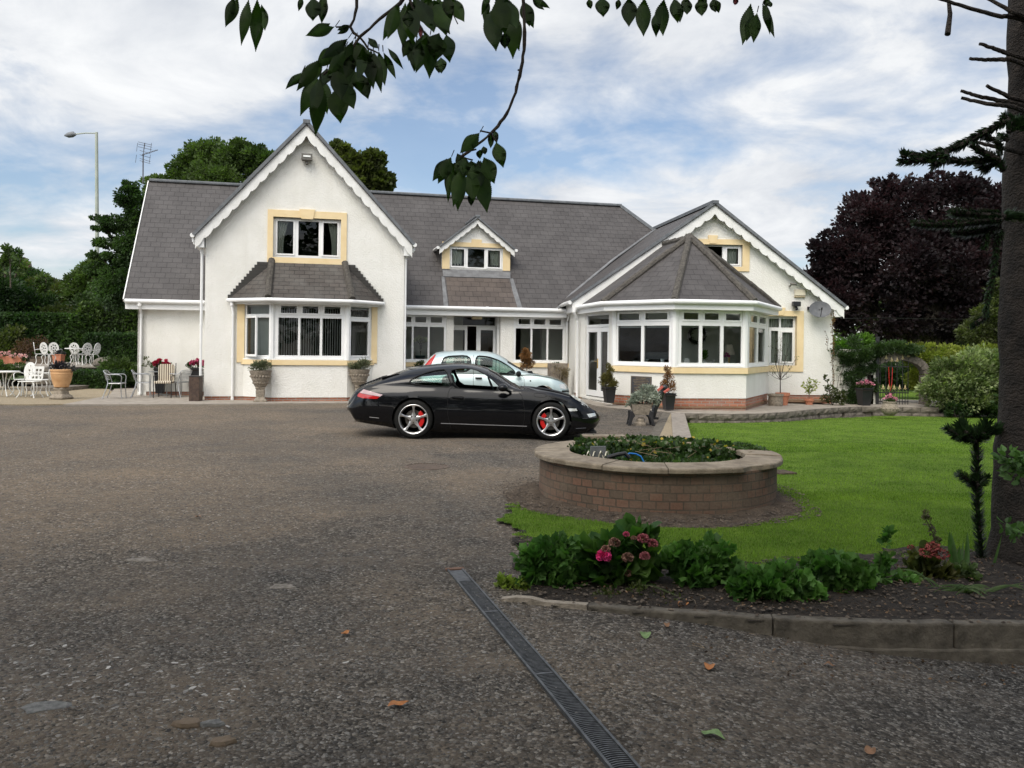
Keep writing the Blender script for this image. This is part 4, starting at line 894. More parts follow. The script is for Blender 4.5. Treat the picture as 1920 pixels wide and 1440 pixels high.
while len(pts) < 40000:
    u, v = random.uniform(-60, 1980), 1500-(1500-800)*random.random()**.62
    p = G(u, v)
    if p.y > 15: continue
    if not isgrav(p.x, p.y): continue
    cl = nz(p.x, p.y, .8)+.5*nz(p.x+9, p.y, 2.6)+.5*ss(p.x, -2.5, 1.5)
    if random.random() > .30+.7*ss(cl, -.2, .8): continue
    pts.append((p.x, p.y, gzn(p.x, p.y))); sz.append(min(.020, .0034+.0068*random.random()**3+(.008 if random.random() < .035 else 0)))
stones('gravel_stones', pts, sz, STN, .55, lab='dark grey loose gravel chips scattered over the drive', cat='gravel')
pts, sz = [], []
for (uc, vc, su, sv, n, s_) in ((300, 1290, 250, 60, 210, .040), (120, 1210, 150, 50, 80, .040), (560, 1180, 220, 60, 70, .030), (1000, 1330, 300, 60, 60, .022), (480, 1240, 200, 60, 60, .034), (950, 1260, 240, 90, 55, .014), (1350, 1290, 300, 70, 60, .013), (420, 1130, 300, 50, 45, .017), (300, 1330, 120, 25, 22, .028), (1000, 1100, 80, 30, 18, .013)):
    for _ in range(n):
        p = G(random.gauss(uc, su*.6), random.gauss(vc, sv*.6))
        if p.y < 15 and isgrav(p.x, p.y): pts.append((p.x, p.y, gzn(p.x, p.y)-.002)); sz.append(s_*random.uniform(.25, 1.1))
stones('pale_stones', pts, sz, STNP, .24, lab='pale flat stones trodden into the drive', cat='stones')
# soil clods and chips around the planter foot and in the flower bed
pts, sz = [], []
while len(pts) < 5000:
    if random.random() < .4: a = random.uniform(0, 6.28); r_ = RR+random.uniform(.02, .55); x, y = RC[0]+r_*math.cos(a), RC[1]+r_*math.sin(a)
    else: x, y = random.uniform(-.4, 5.5), random.uniform(4.6, 7)
    if skeep(x, y) or skeep2(x, y): pts.append((x, y, .035)); sz.append(random.uniform(.004, .018))
stones('soil_clods', pts, sz, mat('soil_clod', (.045, .034, .026), 1, (.10, .08, .06), scale=20, var=True, vstr=.6), .6, lab='crumbly dark soil clods in the flower bed and round the planter', cat='soil')
# ------------------------------------------------------------------ kerbs
def strip(mb, pts, w_, h, off=0, jit=0):
    """swept rectangular kerb; pts = top front edge"""
    k = len(pts); rows = []
    for i, p in enumerate(pts):
        t = (pts[min(i+1, k-1)]-pts[max(0, i-1)]); t.z = 0; t.normalize(); n = Vector((-t.y, t.x, 0))
        j = Vector((0, 0, random.uniform(-jit, jit)))
        rows.append([p+j, p+n*w_+j, p+n*w_+Vector((0, 0, -h)), p+n*off+Vector((0, 0, -h))])
    vs = [q for r_ in rows for q in r_]; fs = [(i*4+a, i*4+(a+1) % 4, (i+1)*4+(a+1) % 4, (i+1)*4+a) for i in range(k-1) for a in range(4)]
    fs += [(0, 1, 2, 3), tuple((k-1)*4+a for a in (3, 2, 1, 0))]; mb.add(vs, fs)
def dens(pts, st):
    out = []
    for a, b in zip(pts, pts[1:]):
        n = max(1, int((b-a).length/st)); out += [a.lerp(b, i/n) for i in range(n)]
    return out+[pts[-1]]
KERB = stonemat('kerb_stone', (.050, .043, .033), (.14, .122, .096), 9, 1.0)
KERBP = stonemat('pale_kerb_stone', (.22, .19, .15), (.36, .31, .25), 16, .9)
fkd = dens(FK, .07); n0 = 9
kb = thing('garden_kerb', 'low stone kerb stepping down along the front of the flower bed', 'kerb', (FK[3].x, FK[3].y, 0))
mb = MB(); strip(mb, [p+Vector((0, .012*math.sin(p.x*40), -.002+.009*math.sin(p.x*55))) for p in fkd if p.x < FK[2].x+.02], .055, .14, jit=.008); mb.build('pale_edging', KERBP, kb)
mb = MB(); seg = [p for p in fkd if p.x >= FK[2].x]; blk = []
i = 0
while i < len(seg)-2:
    s_ = seg[i:i+15]
    if len(s_) > 1:
        s_ = [q+Vector((0, 0, random.uniform(-.004, .004))) for q in s_]
        a, b = s_[0], s_[-1]; s_ = [s_[0]+(b-a)*.003]+s_[1:-1]+[s_[-1]-(b-a)*.003]; strip(mb, [Vector(q) for q in s_], .085, .30, jit=.002)
    i += 14
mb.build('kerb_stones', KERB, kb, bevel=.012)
# rough face bumps of the stones: second lower course sticking out
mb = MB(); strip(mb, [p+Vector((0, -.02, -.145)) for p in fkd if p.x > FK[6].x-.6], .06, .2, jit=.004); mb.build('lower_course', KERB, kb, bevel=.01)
# double strip between drive and lawn
st = thing('kerb_strip', 'pair of stone kerbs with pebbles between, running from the planter to the patio', 'kerb', (KA.x, KA.y, KA.z))
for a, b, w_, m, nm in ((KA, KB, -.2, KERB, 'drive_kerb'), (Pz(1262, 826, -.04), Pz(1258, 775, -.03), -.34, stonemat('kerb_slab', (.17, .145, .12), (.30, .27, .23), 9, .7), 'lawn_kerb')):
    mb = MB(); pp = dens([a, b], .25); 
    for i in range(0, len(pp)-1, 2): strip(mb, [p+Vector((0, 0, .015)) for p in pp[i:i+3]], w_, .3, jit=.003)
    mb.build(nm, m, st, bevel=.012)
mb = MB(); mb.add([Pz(1222, 826, -.05), Pz(1262, 826, -.05), Pz(1258, 775, -.04), Pz(1244, 775, -.04)], [(0, 1, 2, 3)]); mb.build('pebble_bed', SAND, st)
# ------------------------------------------------------------------ retaining wall of two rough courses
rw = thing('retaining_wall', 'low wall of two courses of rough grey stone blocks between lawn and patio', 'wall', pf[4])
def rough_block(mb, a, b, ta, tb, z0a, z0b, dep=.12):
    n = 5; vs = []; e = (b-a); nn = Vector((e.y, -e.x, 0)).normalized()
    for j in range(4):
        for i in range(n+1):
            f = i/n; edge = (j in (0, 3)) or (i in (0, n)); o = (0 if edge else random.uniform(.008, .035))
            p = a.lerp(b, f); z = lerp(lerp(z0a, z0b, f), lerp(ta, tb, f), j/3); vs.append(Vector((p.x, p.y, z))+nn*o)
    fs = [(j*(n+1)+i, j*(n+1)+i+1, (j+1)*(n+1)+i+1, (j+1)*(n+1)+i) for j in range(3) for i in range(n)]
    b0 = len(vs)
    for i in (0, n):
        pass
    vs += [vs[0]-nn*dep, vs[n]-nn*dep, vs[3*(n+1)]-nn*dep, vs[3*(n+1)+n]-nn*dep]
    fs += [tuple(range(3*(n+1), 4*(n+1)))+(b0+3, b0+2), tuple(range(n, -1, -1))+(b0, b0+1), (0, n+1, 2*(n+1), 3*(n+1), b0+2, b0), (n, b0+1, b0+3, 4*(n+1)-1, 3*(n+1)-1, 2*(n+1)-1)]
    mb.add(vs, fs)
tops = [p+(Vector((0, -.10, 0))) for p in pf[4:]]; cs = MB()
tt = dens([Vector((p.x, p.y, p.z)) for p in tops], .42)
for a, b in zip(tt, tt[1:]):
    e = (b-a)*.012; za, zb_ = gz(a.x, a.y-.1)-.06, gz(b.x, b.y-.1)-.06; ma, mz = a.z-.155, b.z-.155
    rough_block(cs, a+e, b-e, a.z+.006, b.z+.006, ma+.005, mz+.005)
for a, b in zip(tt[0:], tt[1:]):
    a2, b2 = a.lerp(b, .5), b+(b-a)*.5; e = (b2-a2)*.012; rough_block(cs, a2+e, b2-e, a.z-.163, b.z-.163, a.z-.36, b.z-.36)
cs.build('stone_course', STONEG, rw, recalc=True)
# ------------------------------------------------------------------ round brick planter
rp_ = thing('round_planter', 'low round brick planter with pale concrete coping between drive and lawn', 'planter', (RC[0], RC[1], 0))
BRK = brickmat('planter_brick', (.105, .078, .056), (.165, .090, .060), (.070, .058, .044), .128, .079, .006, 1.0, stain=(.19, .15, .11), mixs=.5, bd=.012)
def ringwall(name, ri, ro, z0, z1, m, n=96, cx=RC[0], cy=RC[1], parent=None, jit=0):
    mb = MB(); vs, fs, uv = [], [], []
    for i in range(n):
        a = 2*math.pi*i/n
        for r_, z in ((ro, z0), (ro, z1), (ri, z1), (ri, z0)): vs.append((cx+r_*math.cos(a)*(1+random.uniform(-jit, jit)), cy+r_*math.sin(a), z))
    for i in range(n):
        for k in range(4):
            j = (i+1) % n; fs.append((i*4+k, j*4+k, j*4+(k+1) % 4, i*4+(k+1) % 4))
            zz = [z0, z1, z1+ro-ri, z1+ro-ri+z1-z0, 0]; u0, u1 = 2*math.pi*i/n*ro, 2*math.pi*(i+1)/n*ro
            uv.append([(u0, zz[k]), (u1, zz[k]), (u1, zz[k+1]), (u0, zz[k+1])])
    mb.add(vs, fs, uv=uv); return mb.build(name, m, parent)
ringwall('brick_wall', RR-.215, RR, -.06, .42, BRK, parent=rp_)
COPE = mat('coping_concrete', (.15, .12, .085), .9, (.28, .235, .175), scale=7, detail=9, bump=.8, bscale=50)
prof = [(RR-.33, .425), (RR-.33, .475), (RR-.32, .485), (RR+.045, .478), (RR+.058, .465), (RR+.058, .425)]
mb = MB(); nseg = 13
for k in range(nseg):
    a0, a1 = 2*math.pi*(k+.006)/nseg-.2, 2*math.pi*(k+.996)/nseg-.2; m_ = 9; vs = []; dz = random.uniform(-.006, .006)
    for i in range(m_+1):
        a = a0+(a1-a0)*i/m_
        for r_, z in prof:
            rr = r_
            if k == 11 and 3 <= i <= 7 and r_ > RR: rr = RR-.03+.02*abs(i-5); z = z-.012
            vs.append((RC[0]+rr*math.cos(a), RC[1]+rr*math.sin(a), z+dz))
    K = len(prof); fs = [(i*K+j, i*K+(j+1) % K, (i+1)*K+(j+1) % K, (i+1)*K+j) for i in range(m_) for j in range(K)]+[tuple(range(K)), tuple(m_*K+j for j in range(K-1, -1, -1))]
    mb.add(vs, fs)
mb.build('coping', COPE, rp_, bevel=.006)
mb = MB(); mb.lathe([(0, .30), (RR-.2, .30)], (RC[0], RC[1], 0), 40); mb.build('soil', SOIL, rp_, recalc=False)
# ------------------------------------------------------------------ drainage channel, manhole, gully
dc = [G(845, 1066), G(905, 1150), G(985, 1265), G(1095, 1370), G(1190, 1470)]
dc = [G(u, v) for u, v in ((851, 1068), (1040, 1300), (1205, 1475))]
# straight line in plan through first and last
A0, A1 = G(853, 1070), G(1155, 1425); dirv = (A1-A0).normalized(); A1 = A0+dirv*((A1-A0).length+1.2); nrm = Vector((-dirv.y, dirv.x, 0)); Ld = (A1-A0).length; hw = .052
ch = thing('drain_channel', 'narrow grated drainage channel running across the gravel', 'drain', A0)
mb = MB(); zt = .006
A0 = A0+Vector((0, 0, zt-A0.z)); up = Vector((0, 0, 1))
mb.bar(A0+nrm*hw, A0+nrm*hw+dirv*Ld, .012, .02); mb.bar(A0-nrm*hw, A0-nrm*hw+dirv*Ld, .012, .02)
GALV = mat('galvanised_grate', (.065, .068, .072), .5, (.135, .14, .145), scale=30, metal=.6)
sp_ = .0165; n = int(Ld/sp_); mb2 = MB()
for i in range(n):
    t = (i+.5)*sp_
    if t < .30: continue
    c = A0+dirv*t; k = i % 2; q = [c+nrm*(hw*x)+dirv*(.006*math.sin(x*7+1.5)) for x in (-.93, -.3, .3, .93)]
    for a, b in zip(q, q[1:]): mb2.bar(a, b, .0065, .008)
for t in (1.0, 2.0, 3.0): mb2.bar(A0+dirv*t-nrm*hw*.9+up*.002, A0+dirv*t+nrm*hw*.9+up*.002, .02, .008)
mb2.bar(A0+dirv*.02, A0+dirv*.30, hw*1.9, .006)
mb.build('channel_edge', GALV, ch); mb2.build('grate', GALV, ch)
mb = MB(); mb.bar(A0-up*.012, A0+dirv*Ld-up*.012, hw*1.9, .012); mb.build('channel_bed', mat('channel_dirt', (.010, .009, .008), 1, (.035, .03, .025), scale=9), ch)
mb = MB(); mb.bar(A0-dirv*.03, A0+dirv*.015, .13, .02); mb.build('end_stop', mat('rusty_brown', (.11, .06, .04), .9, (.18, .10, .065), scale=30), ch)
pts, sz = [], []
for _ in range(900):
    t = random.gauss(1.05, .42); q = A0+dirv*max(.1, t)+nrm*(random.uniform(0, 1)**1.6*.10-.005)*1
    pts.append((q.x, q.y, .006)); sz.append(random.uniform(.003, .011))
stones('channel_gravel', pts, sz, STN, .6, lab='gravel chips spilt over the edge of the drainage channel', cat='gravel')
c = G(800, 875); mh = thing('manhole_cover', 'round rusty iron manhole cover set in the gravel', 'manhole cover', (c.x, c.y, -.001))
mb = MB(); mb.lathe([(.30, -.02), (.30, .006), (.27, .010), (.27, .002), (0, .002)], (0, 0, 0), 36); mb.build('frame', mat('rusty_iron', (.075, .055, .042), .8, (.13, .095, .07), scale=14, bump=.5), mh, world=False)
mb = MB()
for i in range(-6, 7):
    h_ = math.sqrt(max(0, .25**2-(i*.038)**2)); mb.box((i*.038, 0, .005), (.016, 2*h_, .008))
mb.build('lid', MC['rusty_iron'], mh, world=False)
c = G(1466, 890); gl_ = thing('gully_cover', 'small square stone gully cover set in the lawn beside the planter', 'drain cover', (c.x, c.y, c.z+.03), .3)
mb = MB(); mb.box((0, 0, 0), (.26, .3, .03)); mb.build('slab', EARTH, gl_, world=False, bevel=.01)
for (u, v, s_, c, lab) in ((350, 1362, .05, 'b', 'brown rounded stone on the drive at the lower left'), (417, 1395, .045, 'b', 'brown stone nearest the bottom edge at the left'), (398, 1362, .042, 'g', 'grey angular stone beside the brown one'), (78, 1325, .10, 'g', 'broad flat grey stone half buried at the lower left edge'), (530, 1100, .085, 'p', 'pale flat stone set in the drive left of the drain'), (265, 1050, .10, 'p', 'pale worn flat stone further out on the drive')):
    g = G(u, v); mb = MB(); n = 11; fl = s_ > .08; vs = []; hz = s_*(.05 if fl else .5); rr = [random.uniform(.6, 1.15) for _ in range(n)]
    for k, (q, z) in enumerate(((1.0, -.01), (1.0, hz*.5), (.86, hz), (.45, hz*1.1))):
        for j in range(n): a = 2*math.pi*j/n; vs.append((g.x+q*rr[j]*s_*1.25*math.cos(a), g.y+q*rr[j]*s_*.8*math.sin(a), g.z+z+random.uniform(-.06, .06)*hz))
    mb.add(vs, [(i*n+j, i*n+(j+1) % n, (i+1)*n+(j+1) % n, (i+1)*n+j) for i in range(3) for j in range(n)]+[tuple(3*n+j for j in range(n))])
    tag(mb.build('stone', {'b': mat('brown_stone', (.11, .08, .05), .9, (.16, .12, .085), bump=.6), 'g': mat('grey_stone', (.08, .08, .08), .9, (.17, .17, .16), bump=.8, scale=30), 'p': mat('flat_pale_stone', (.11, .095, .078), .95, (.24, .215, .18), bump=.9, scale=26)}[c]), lab, 'stone')
# ------------------------------------------------------------------ cars
def interp(pts, x):
    if x <= pts[0][0]: return pts[0][1]
    for (a, b), (c, d) in zip(pts, pts[1:]):
        if x <= c: t = (x-a)/(c-a); return b+(d-b)*t
    return pts[-1][1]
def smoothed(pts, lo, hi, n=120, it=3):
    xs_ = np.linspace(lo, hi, n); ys_ = np.array([interp(pts, x) for x in xs_])
    for _ in range(it): ys_[1:-1] = (ys_[:-2]+ys_[1:-1]*2+ys_[2:])/4
    return list(zip(xs_.tolist(), ys_.tolist()))
def ev(name, mb, mods):
    """mesh from mb with boolean modifiers applied; mods [(op, MB)]"""
    o = mb.build(name, []); tmp = [o]
    for op, c in mods:
        k = c.build('cut', []); tmp.append(k); m = o.modifiers.new('b', 'BOOLEAN'); m.operation = op; m.object = k; m.solver = 'EXACT'
    dg = bpy.context.evaluated_depsgraph_get(); dg.update(); me = bpy.data.meshes.new_from_object(o.evaluated_get(dg)); me.name = name
    for t in tmp: bpy.data.objects.remove(t)
    return me
def link(name, me, m, parent, sm=35):
    me.materials.clear(); me.materials.append(m); me.shade_smooth(); me.set_sharp_from_angle(angle=R(sm))
    o = bpy.data.objects.new(name, me); S.collection.objects.link(o); o.parent = parent; return o
class Car:
    def __init__(s, X0, Yn, Yc, hw, top, shoulder, bottom, plan, x0, x1, n=3, green=None, sh=.88, prof=None):
        s.X0, s.Yn, s.Yc, s.hw = X0, Yn, Yc, hw
        s.x0, s.x1 = x0, x1; s.sh = sh
        cv = lambda L_, Y: sorted([s.cl(a, b, Y) for a, b in L_])
        s.zt = smoothed(cv(top, Yc), x0, x1); s.zs = smoothed(cv(shoulder, Yn+.25), x0, x1); s.zb = smoothed(cv(bottom, Yn+.25), x0, x1, it=1)
        s.w = smoothed(plan, x0, x1, it=2); s.n = n; s.prof = prof
    def cl(s, cx, cy, Y=None):
        p = P(640+cx/3.84, 620+cy/3.84, Y or s.Yn); return (p.x-s.X0, p.z)
    def sec(s, x, ins=0.0, n=14):
        """half section, from bottom centre up the +y side to the top centre"""
        zt, zs, zb, w_ = (interp(q, x) for q in (s.zt, s.zs, s.zb, s.w)); w_ = max(.02, w_-ins); zt -= ins; zb += ins; zs -= ins*.3; zt = max(zt, zb+.03)
        zs = max(zs, zb+.02)
        out = [(0, zb), (w_*.86, zb)]; h = zs-zb
        for t, k in (s.prof or ((.10, .955), (.25, .985), (.42, 1.0), (.60, .995), (.75, .975), (.88, .94), (.96, .905))): out.append((w_*k, zb+h*t))
        ys = w_*s.sh; H = zt-zs
        for i in range(n+1):
            ph = math.pi/2*i/n; e = 2/s.n if H > .12 else 2/2.0
            out.append((ys*math.cos(ph)**e if i < n else 0, zs+H*(math.sin(ph)**e)))
        return out
    def solid(s, ins=0.0, ns=70):
        mb = MB(); rows = []; a, b = s.x0+ins, s.x1-ins
        for i in range(ns+1):
            t = i/ns; t = .5-.5*math.cos(math.pi*t)*1.0 if True else t
            x = a+(b-a)*(t*.6+i/ns*.4); sc = s.sec(x, ins); rows.append([(x, -y, z) for y, z in sc]+[(x, y, z) for y, z in sc[-2:0:-1]])
        k = len(rows[0]); vs = [p for r_ in rows for p in r_]
        fs = [(i*k+j, i*k+(j+1) % k, (i+1)*k+(j+1) % k, (i+1)*k+j) for i in range(ns) for j in range(k)]+[tuple(range(k)), tuple(ns*k+j for j in range(k-1, -1, -1))]
        mb.add(vs, fs); return mb
    def y(s, x, z):
        sc = s.sec(x)[1:]
        for (y0, z0), (y1, z1) in zip(sc, sc[1:]):
            if z0 <= z <= z1 and z1 > z0: return y0+(y1-y0)*(z-z0)/(z1-z0)
        return sc[0][0] if z < sc[0][1] else 0
    def patch(s, name, pts, m, parent, off=.006, px=True, side=-1, Y=None, st=.03):
        P2 = [s.cl(a, b, Y) for a, b in pts] if px else pts; P2 = [Vector(p) for p in P2]; n = len(P2)
        d = []
        for a, b in zip(P2, P2[1:]+P2[:1]):
            k = max(1, int((b-a).length/st)); d += [a.lerp(b, i/k) for i in range(k)]
        nb = len(d); xs_, zs_ = [p[0] for p in d], [p[1] for p in d]; inner = []
        for gx in np.arange(min(xs_)+st/2, max(xs_), st):
            for gz_ in np.arange(min(zs_)+st/2, max(zs_), st):
                if in_poly(gx, gz_, d) and min((Vector((gx, gz_))-q).length for q in d) > st*.35: inner.append(Vector((gx, gz_)))
        V2, _, F2, *_r = delaunay_2d_cdt(d+inner, [(i, (i+1) % nb) for i in range(nb)], [list(range(nb))], 1, 1e-5)
        mb = MB(); N_ = len(V2); vs = [(v[0], side*(s.y(v[0], v[1])+off), v[1]) for v in V2]+[(v[0], side*(s.y(v[0], v[1])-.01), v[1]) for v in V2]
        fs = [tuple(f) for f in F2]+[tuple(N_+i for i in reversed(f)) for f in F2]; cnt = {}
        for f in F2:
            for a, b in zip(f, list(f[1:])+[f[0]]): cnt[(a, b)] = 1
        for (a, b) in cnt:
            if (b, a) not in cnt: fs.append((a, b, N_+b, N_+a))
        mb.add(vs, fs); return mb.build(name, m, parent, world=False, smooth=True)
    def line(s, name, pts, m, parent, r=.004, side=-1, off=.001, Y=None):
        P2 = [Vector(s.cl(a, b, Y)) for a, b in pts]; q = []
        for a, b in zip(P2, P2[1:]):
            k = max(1, int((b-a).length/.04)); q += [a.lerp(b, i/k) for i in range(k)]
        q.append(P2[-1]); mb = MB(); mb.tube([(p[0], side*(s.y(p[0], p[1])+off), p[1]) for p in q], r, 6); return mb.build(name, m, parent, world=False, smooth=True)
    def sidecut(s, pts, Y, y0=-1.5, y1=1.5):
        mb = MB(); mb.prism([(*[s.cl(a, b, Y)[0]], y0, s.cl(a, b, Y)[1]) for a, b in pts], (0, y1-y0, 0)); return mb
def rounded(pts, it=2):
    for _ in range(it):
        q = []
        for (a, b), (c, d) in zip(pts, pts[1:]+pts[:1]): q += [(a*.8+c*.2, b*.8+d*.2), (a*.2+c*.8, b*.2+d*.8)]
        pts = q
    return pts
def cyl(x, z, r, y0, y1, n=40):
    mb = MB(); mb.lathe([(r, y0), (r, y1)], (x, 0, z), n, axis='Y'); return mb
TYRE = mat('tyre_rubber', (.008, .008, .008), .85, (.014, .014, .013), scale=30, spec=.2)
ALLOY = mat('alloy_silver', (.50, .50, .50), .28, (.60, .60, .60), scale=10, metal=.85)
DISC = mat('brake_disc', (.12, .11, .10), .4, (.2, .19, .18), scale=30, metal=.8)
RED = mat('caliper_red', (.55, .01, .01), .35, (.62, .015, .012)); BLACKP = mat('black_car_paint', (.0035, .0038, .005), .2, (.0045, .0048, .006), coat=.55, scale=3, spec=.08)
BLUEP = mat('ice_blue_paint', (.44, .54, .545), .3, (.50, .60, .60), coat=.8, scale=3, metal=.35)
SEAM = mat('panel_gap', (.002, .002, .002), .9); CABIN = mat('cabin_black', (.012, .012, .013), .8, (.02, .02, .02))
TAILR = mat('tail_lamp_red', (.36, .006, .008), .12, (.45, .01, .01), coat=.5); TAILW = mat('tail_lamp_clear', (.36, .24, .25), .12, (.48, .34, .35), coat=.5); LAMPW = mat('lamp_clear', (.60, .62, .60), .08, (.78, .79, .76), coat=1, scale=25, metal=.3)
CHROME = mat('chrome', (.7, .7, .7), .12, metal=1.)
def wheel(parent, x, y, r, side, spoke=5, cal=None, rot=0, w_=.22):
    """wheel whose outer face is at y, turned to side (-1 near)"""
    t = r/.33; s = side; rr = .250*t
    mb = MB(); mb.lathe([(rr, 0), (rr+.012, s*.006), (r-.03, s*.004), (r-.008, -s*.015), (r, -s*.04), (r, -s*(w_-.04)), (r-.02, -s*w_), (rr, -s*w_)], (x, y, r), 56, axis='Y', cap=False)
    wh = mb.build('wheel', TYRE, parent, world=False, smooth=True)
    mb = MB(); mb.lathe([(rr+.004, -s*.0), (rr-.004, s*.004), (rr-.018, -s*.004), (rr-.022, -s*.02), (rr-.03, -s*.08), (rr-.03, -s*.19), (rr-.0, -s*.2)], (x, y, r), 56, axis='Y', cap=False)
    if spoke == 5:
        for k in range(5):
            a = R(90+72*k+rot); d = Vector((math.cos(a), 0, math.sin(a))); n = Vector((-math.sin(a), 0, math.cos(a))); c = Vector((x, y, r)); rows = []
            for q, wd, dp in ((.03, .034, -.030), (.07, .036, -.032), (.10, .022, -.030), (.14, .0155, -.024), (.18, .0175, -.017), (.215, .026, -.011), (.238, .040, -.008)):
                ce = c+d*q*t+Vector((0, s*dp, 0)); rows.append([ce-n*wd*t, ce-n*wd*.55*t+Vector((0, s*.008, 0)), ce+n*wd*.55*t+Vector((0, s*.008, 0)), ce+n*wd*t, ce+n*wd*t-Vector((0, s*.03, 0)), ce-n*wd*t-Vector((0, s*.03, 0))])
            vs = [p for r_ in rows for p in r_]; mb.add(vs, [(i*6+j, i*6+(j+1) % 6, (i+1)*6+(j+1) % 6, (i+1)*6+j) for i in range(len(rows)-1) for j in range(6)]+[(0, 1, 2, 3, 4, 5), tuple((len(rows)-1)*6+j for j in range(5, -1, -1))])
        mb.lathe([(0, -s*.018), (.03, -s*.018), (.045, -s*.024), (.072, -s*.026), (.078, -s*.06), (0, -s*.06)][::1], (x, y, r), 30, axis='Y')
    else:
        mb.lathe([(0, -s*.01), (.06, -s*.012), (.12, -s*.02), (rr-.02, -s*.012), (rr-.02, -s*.05), (0, -s*.05)], (x, y, r), 40, axis='Y')
    mb.build('rim', ALLOY, wh, world=False, smooth=True, sang=30)
    if spoke == 5:
        mb = MB()
        for k in range(5):
            a = R(90+36+72*k+rot); mb.lathe([(0, -s*.015), (.012, -s*.015), (.013, -s*.03)], (x+.055*math.cos(a), y, r+.055*math.sin(a)), 8, axis='Y')
        mb.build('wheel_nuts', DISC, wh, world=False)
        mb = MB(); mb.lathe([(0, -s*.10), (.155, -s*.10), (.155, -s*.125), (0, -s*.125)], (x, y, r), 40, axis='Y'); mb.build('brake_disc', DISC, wh, world=False)
        mb = MB(); a0 = 0 if cal > 0 else math.pi; vs = []; m_ = 10
        for i in range(m_+1):
            a = a0+R(-52+104*i/m_)
            for q, yy in ((.115, -.045), (.185, -.045), (.19, -.12), (.11, -.12)): vs.append((x+q*math.cos(a), y+s*yy, r+q*math.sin(a)))
        mb.add(vs, [(i*4+j, i*4+(j+1) % 4, (i+1)*4+(j+1) % 4, (i+1)*4+j) for i in range(m_) for j in range(4)]+[(0, 1, 2, 3), (m_*4+3, m_*4+2, m_*4+1, m_*4)]); mb.build('brake_caliper', RED, wh, world=False, bevel=.008)
        mb = MB(); mb.lathe([(0, -s*.135), (rr-.035, -s*.135)], (x, y, r), 40, axis='Y'); mb.build('hub', CABIN, wh, world=False)
def seat(parent, x, y, z=.32, h=.95, m=None):
    mb = MB(); pr = [(x-.02, z), (x+.42, z+.03), (x+.44, z+.14), (x+.08, z+.12), (x-.13, h-.15), (x-.16, h), (x-.24, h+.02), (x-.29, h-.05), (x-.26, h-.2), (x-.14, z+.1)]
    mb.prism([(a, y-.23, b) for a, b in rounded(pr, 1)], (0, .46, 0)); return mb.build('seat', m or CABIN, parent, world=False, bevel=.04, smooth=True)
def ball_rows(): pass
# black sports coupe
Yn, Yc = 14.62, 15.5
X0 = P(904, 700, Yn).x
car = thing('sports_car', 'black two-door sports coupe with silver five-spoke wheels parked side on in front of the house', 'car', (X0, Yc, 0), 0)
top = [(66, 520), (80, 470), (110, 425), (150, 395), (200, 375), (260, 350), (320, 330), (400, 295), (500, 262), (600, 248), (700, 238), (800, 232), (880, 232), (960, 240), (1040, 260), (1100, 285), (1160, 322), (1230, 370), (1300, 415), (1345, 436), (1450, 474), (1600, 502), (1700, 528), (1760, 556), (1820, 592), (1862, 625)]
shd = [(66, 540), (85, 490), (110, 450), (170, 412), (300, 396), (500, 398), (800, 410), (1100, 421), (1300, 423), (1400, 429), (1500, 441), (1600, 464), (1680, 488), (1745, 526), (1815, 572), (1862, 610)]
bot = [(62, 580), (80, 625), (100, 652), (160, 660), (340, 685), (400, 700), (680, 726), (1340, 736), (1400, 742), (1640, 750), (1750, 736), (1845, 700), (1864, 660)]
plan = [(-2.40, .42), (-2.36, .60), (-2.25, .74), (-2.0, .84), (-1.7, .885), (-1.25, .905), (-.8, .89), (-.35, .865), (.3, .86), (.8, .87), (1.2, .885), (1.5, .865), (1.75, .80), (1.92, .70), (2.03, .56), (2.09, .36)]
K = Car(X0, Yn, Yc, .9, top, shd, bot, plan, -2.39, 2.085, n=2.35)
arch = [cyl(K.cl(518, 640)[0], .345, .365, -1.2, -.55), cyl(K.cl(1510, 660)[0], .34, .355, -1.2, -.55), cyl(K.cl(518, 640)[0], .345, .365, .55, 1.2), cyl(K.cl(1510, 660)[0], .34, .355, .55, 1.2)]
quarter = rounded([(492, 366), (535, 335), (610, 303), (690, 284), (752, 280), (800, 402), (700, 400), (600, 395), (520, 383)], 1)
doorw = rounded([(778, 290), (840, 275), (930, 275), (985, 290), (1040, 318), (1095, 358), (1140, 402), (1140, 432), (960, 420), (825, 412)], 1)
Yw = Yn+.22
wind = MB(); wind.prism([(.10, -.66, .93), (.10, .66, .93), (.10, .53, 1.205), (.10, -.53, 1.205)], (1.2, 0, 0))
rearw = MB(); rearw.prism([(-1.75, -.56, .96), (-1.75, .56, .96), (-1.75, .45, 1.19), (-1.75, -.45, 1.19)], (1.15, 0, 0))
me = ev('body', K.solid(), [('DIFFERENCE', K.solid(.035)), ('DIFFERENCE', K.sidecut(quarter, Yw)), ('DIFFERENCE', K.sidecut(doorw, Yw)), ('DIFFERENCE', wind), ('DIFFERENCE', rearw)]+[('DIFFERENCE', a) for a in arch])
link('body', me, BLACKP, car)
for cut, nm in ((K.sidecut(quarter, Yw, -1.5, 0), 'quarter_window'), (K.sidecut(quarter, Yw, 0, 1.5), 'quarter_window'), (wind, 'windscreen'), (rearw, 'rear_window')):
    me = ev(nm, K.solid(.010), [('DIFFERENCE', K.solid(.016)), ('INTERSECT', cut)]); link(nm, me, GL2, car)
mb = MB(); mb.box((-.1, 0, .26), (3.2, 1.45, .1)); mb.box((-1.45, 0, .55), (1.3, 1.3, .5)); mb.build('floor', CABIN, car, world=False, bevel=.03)
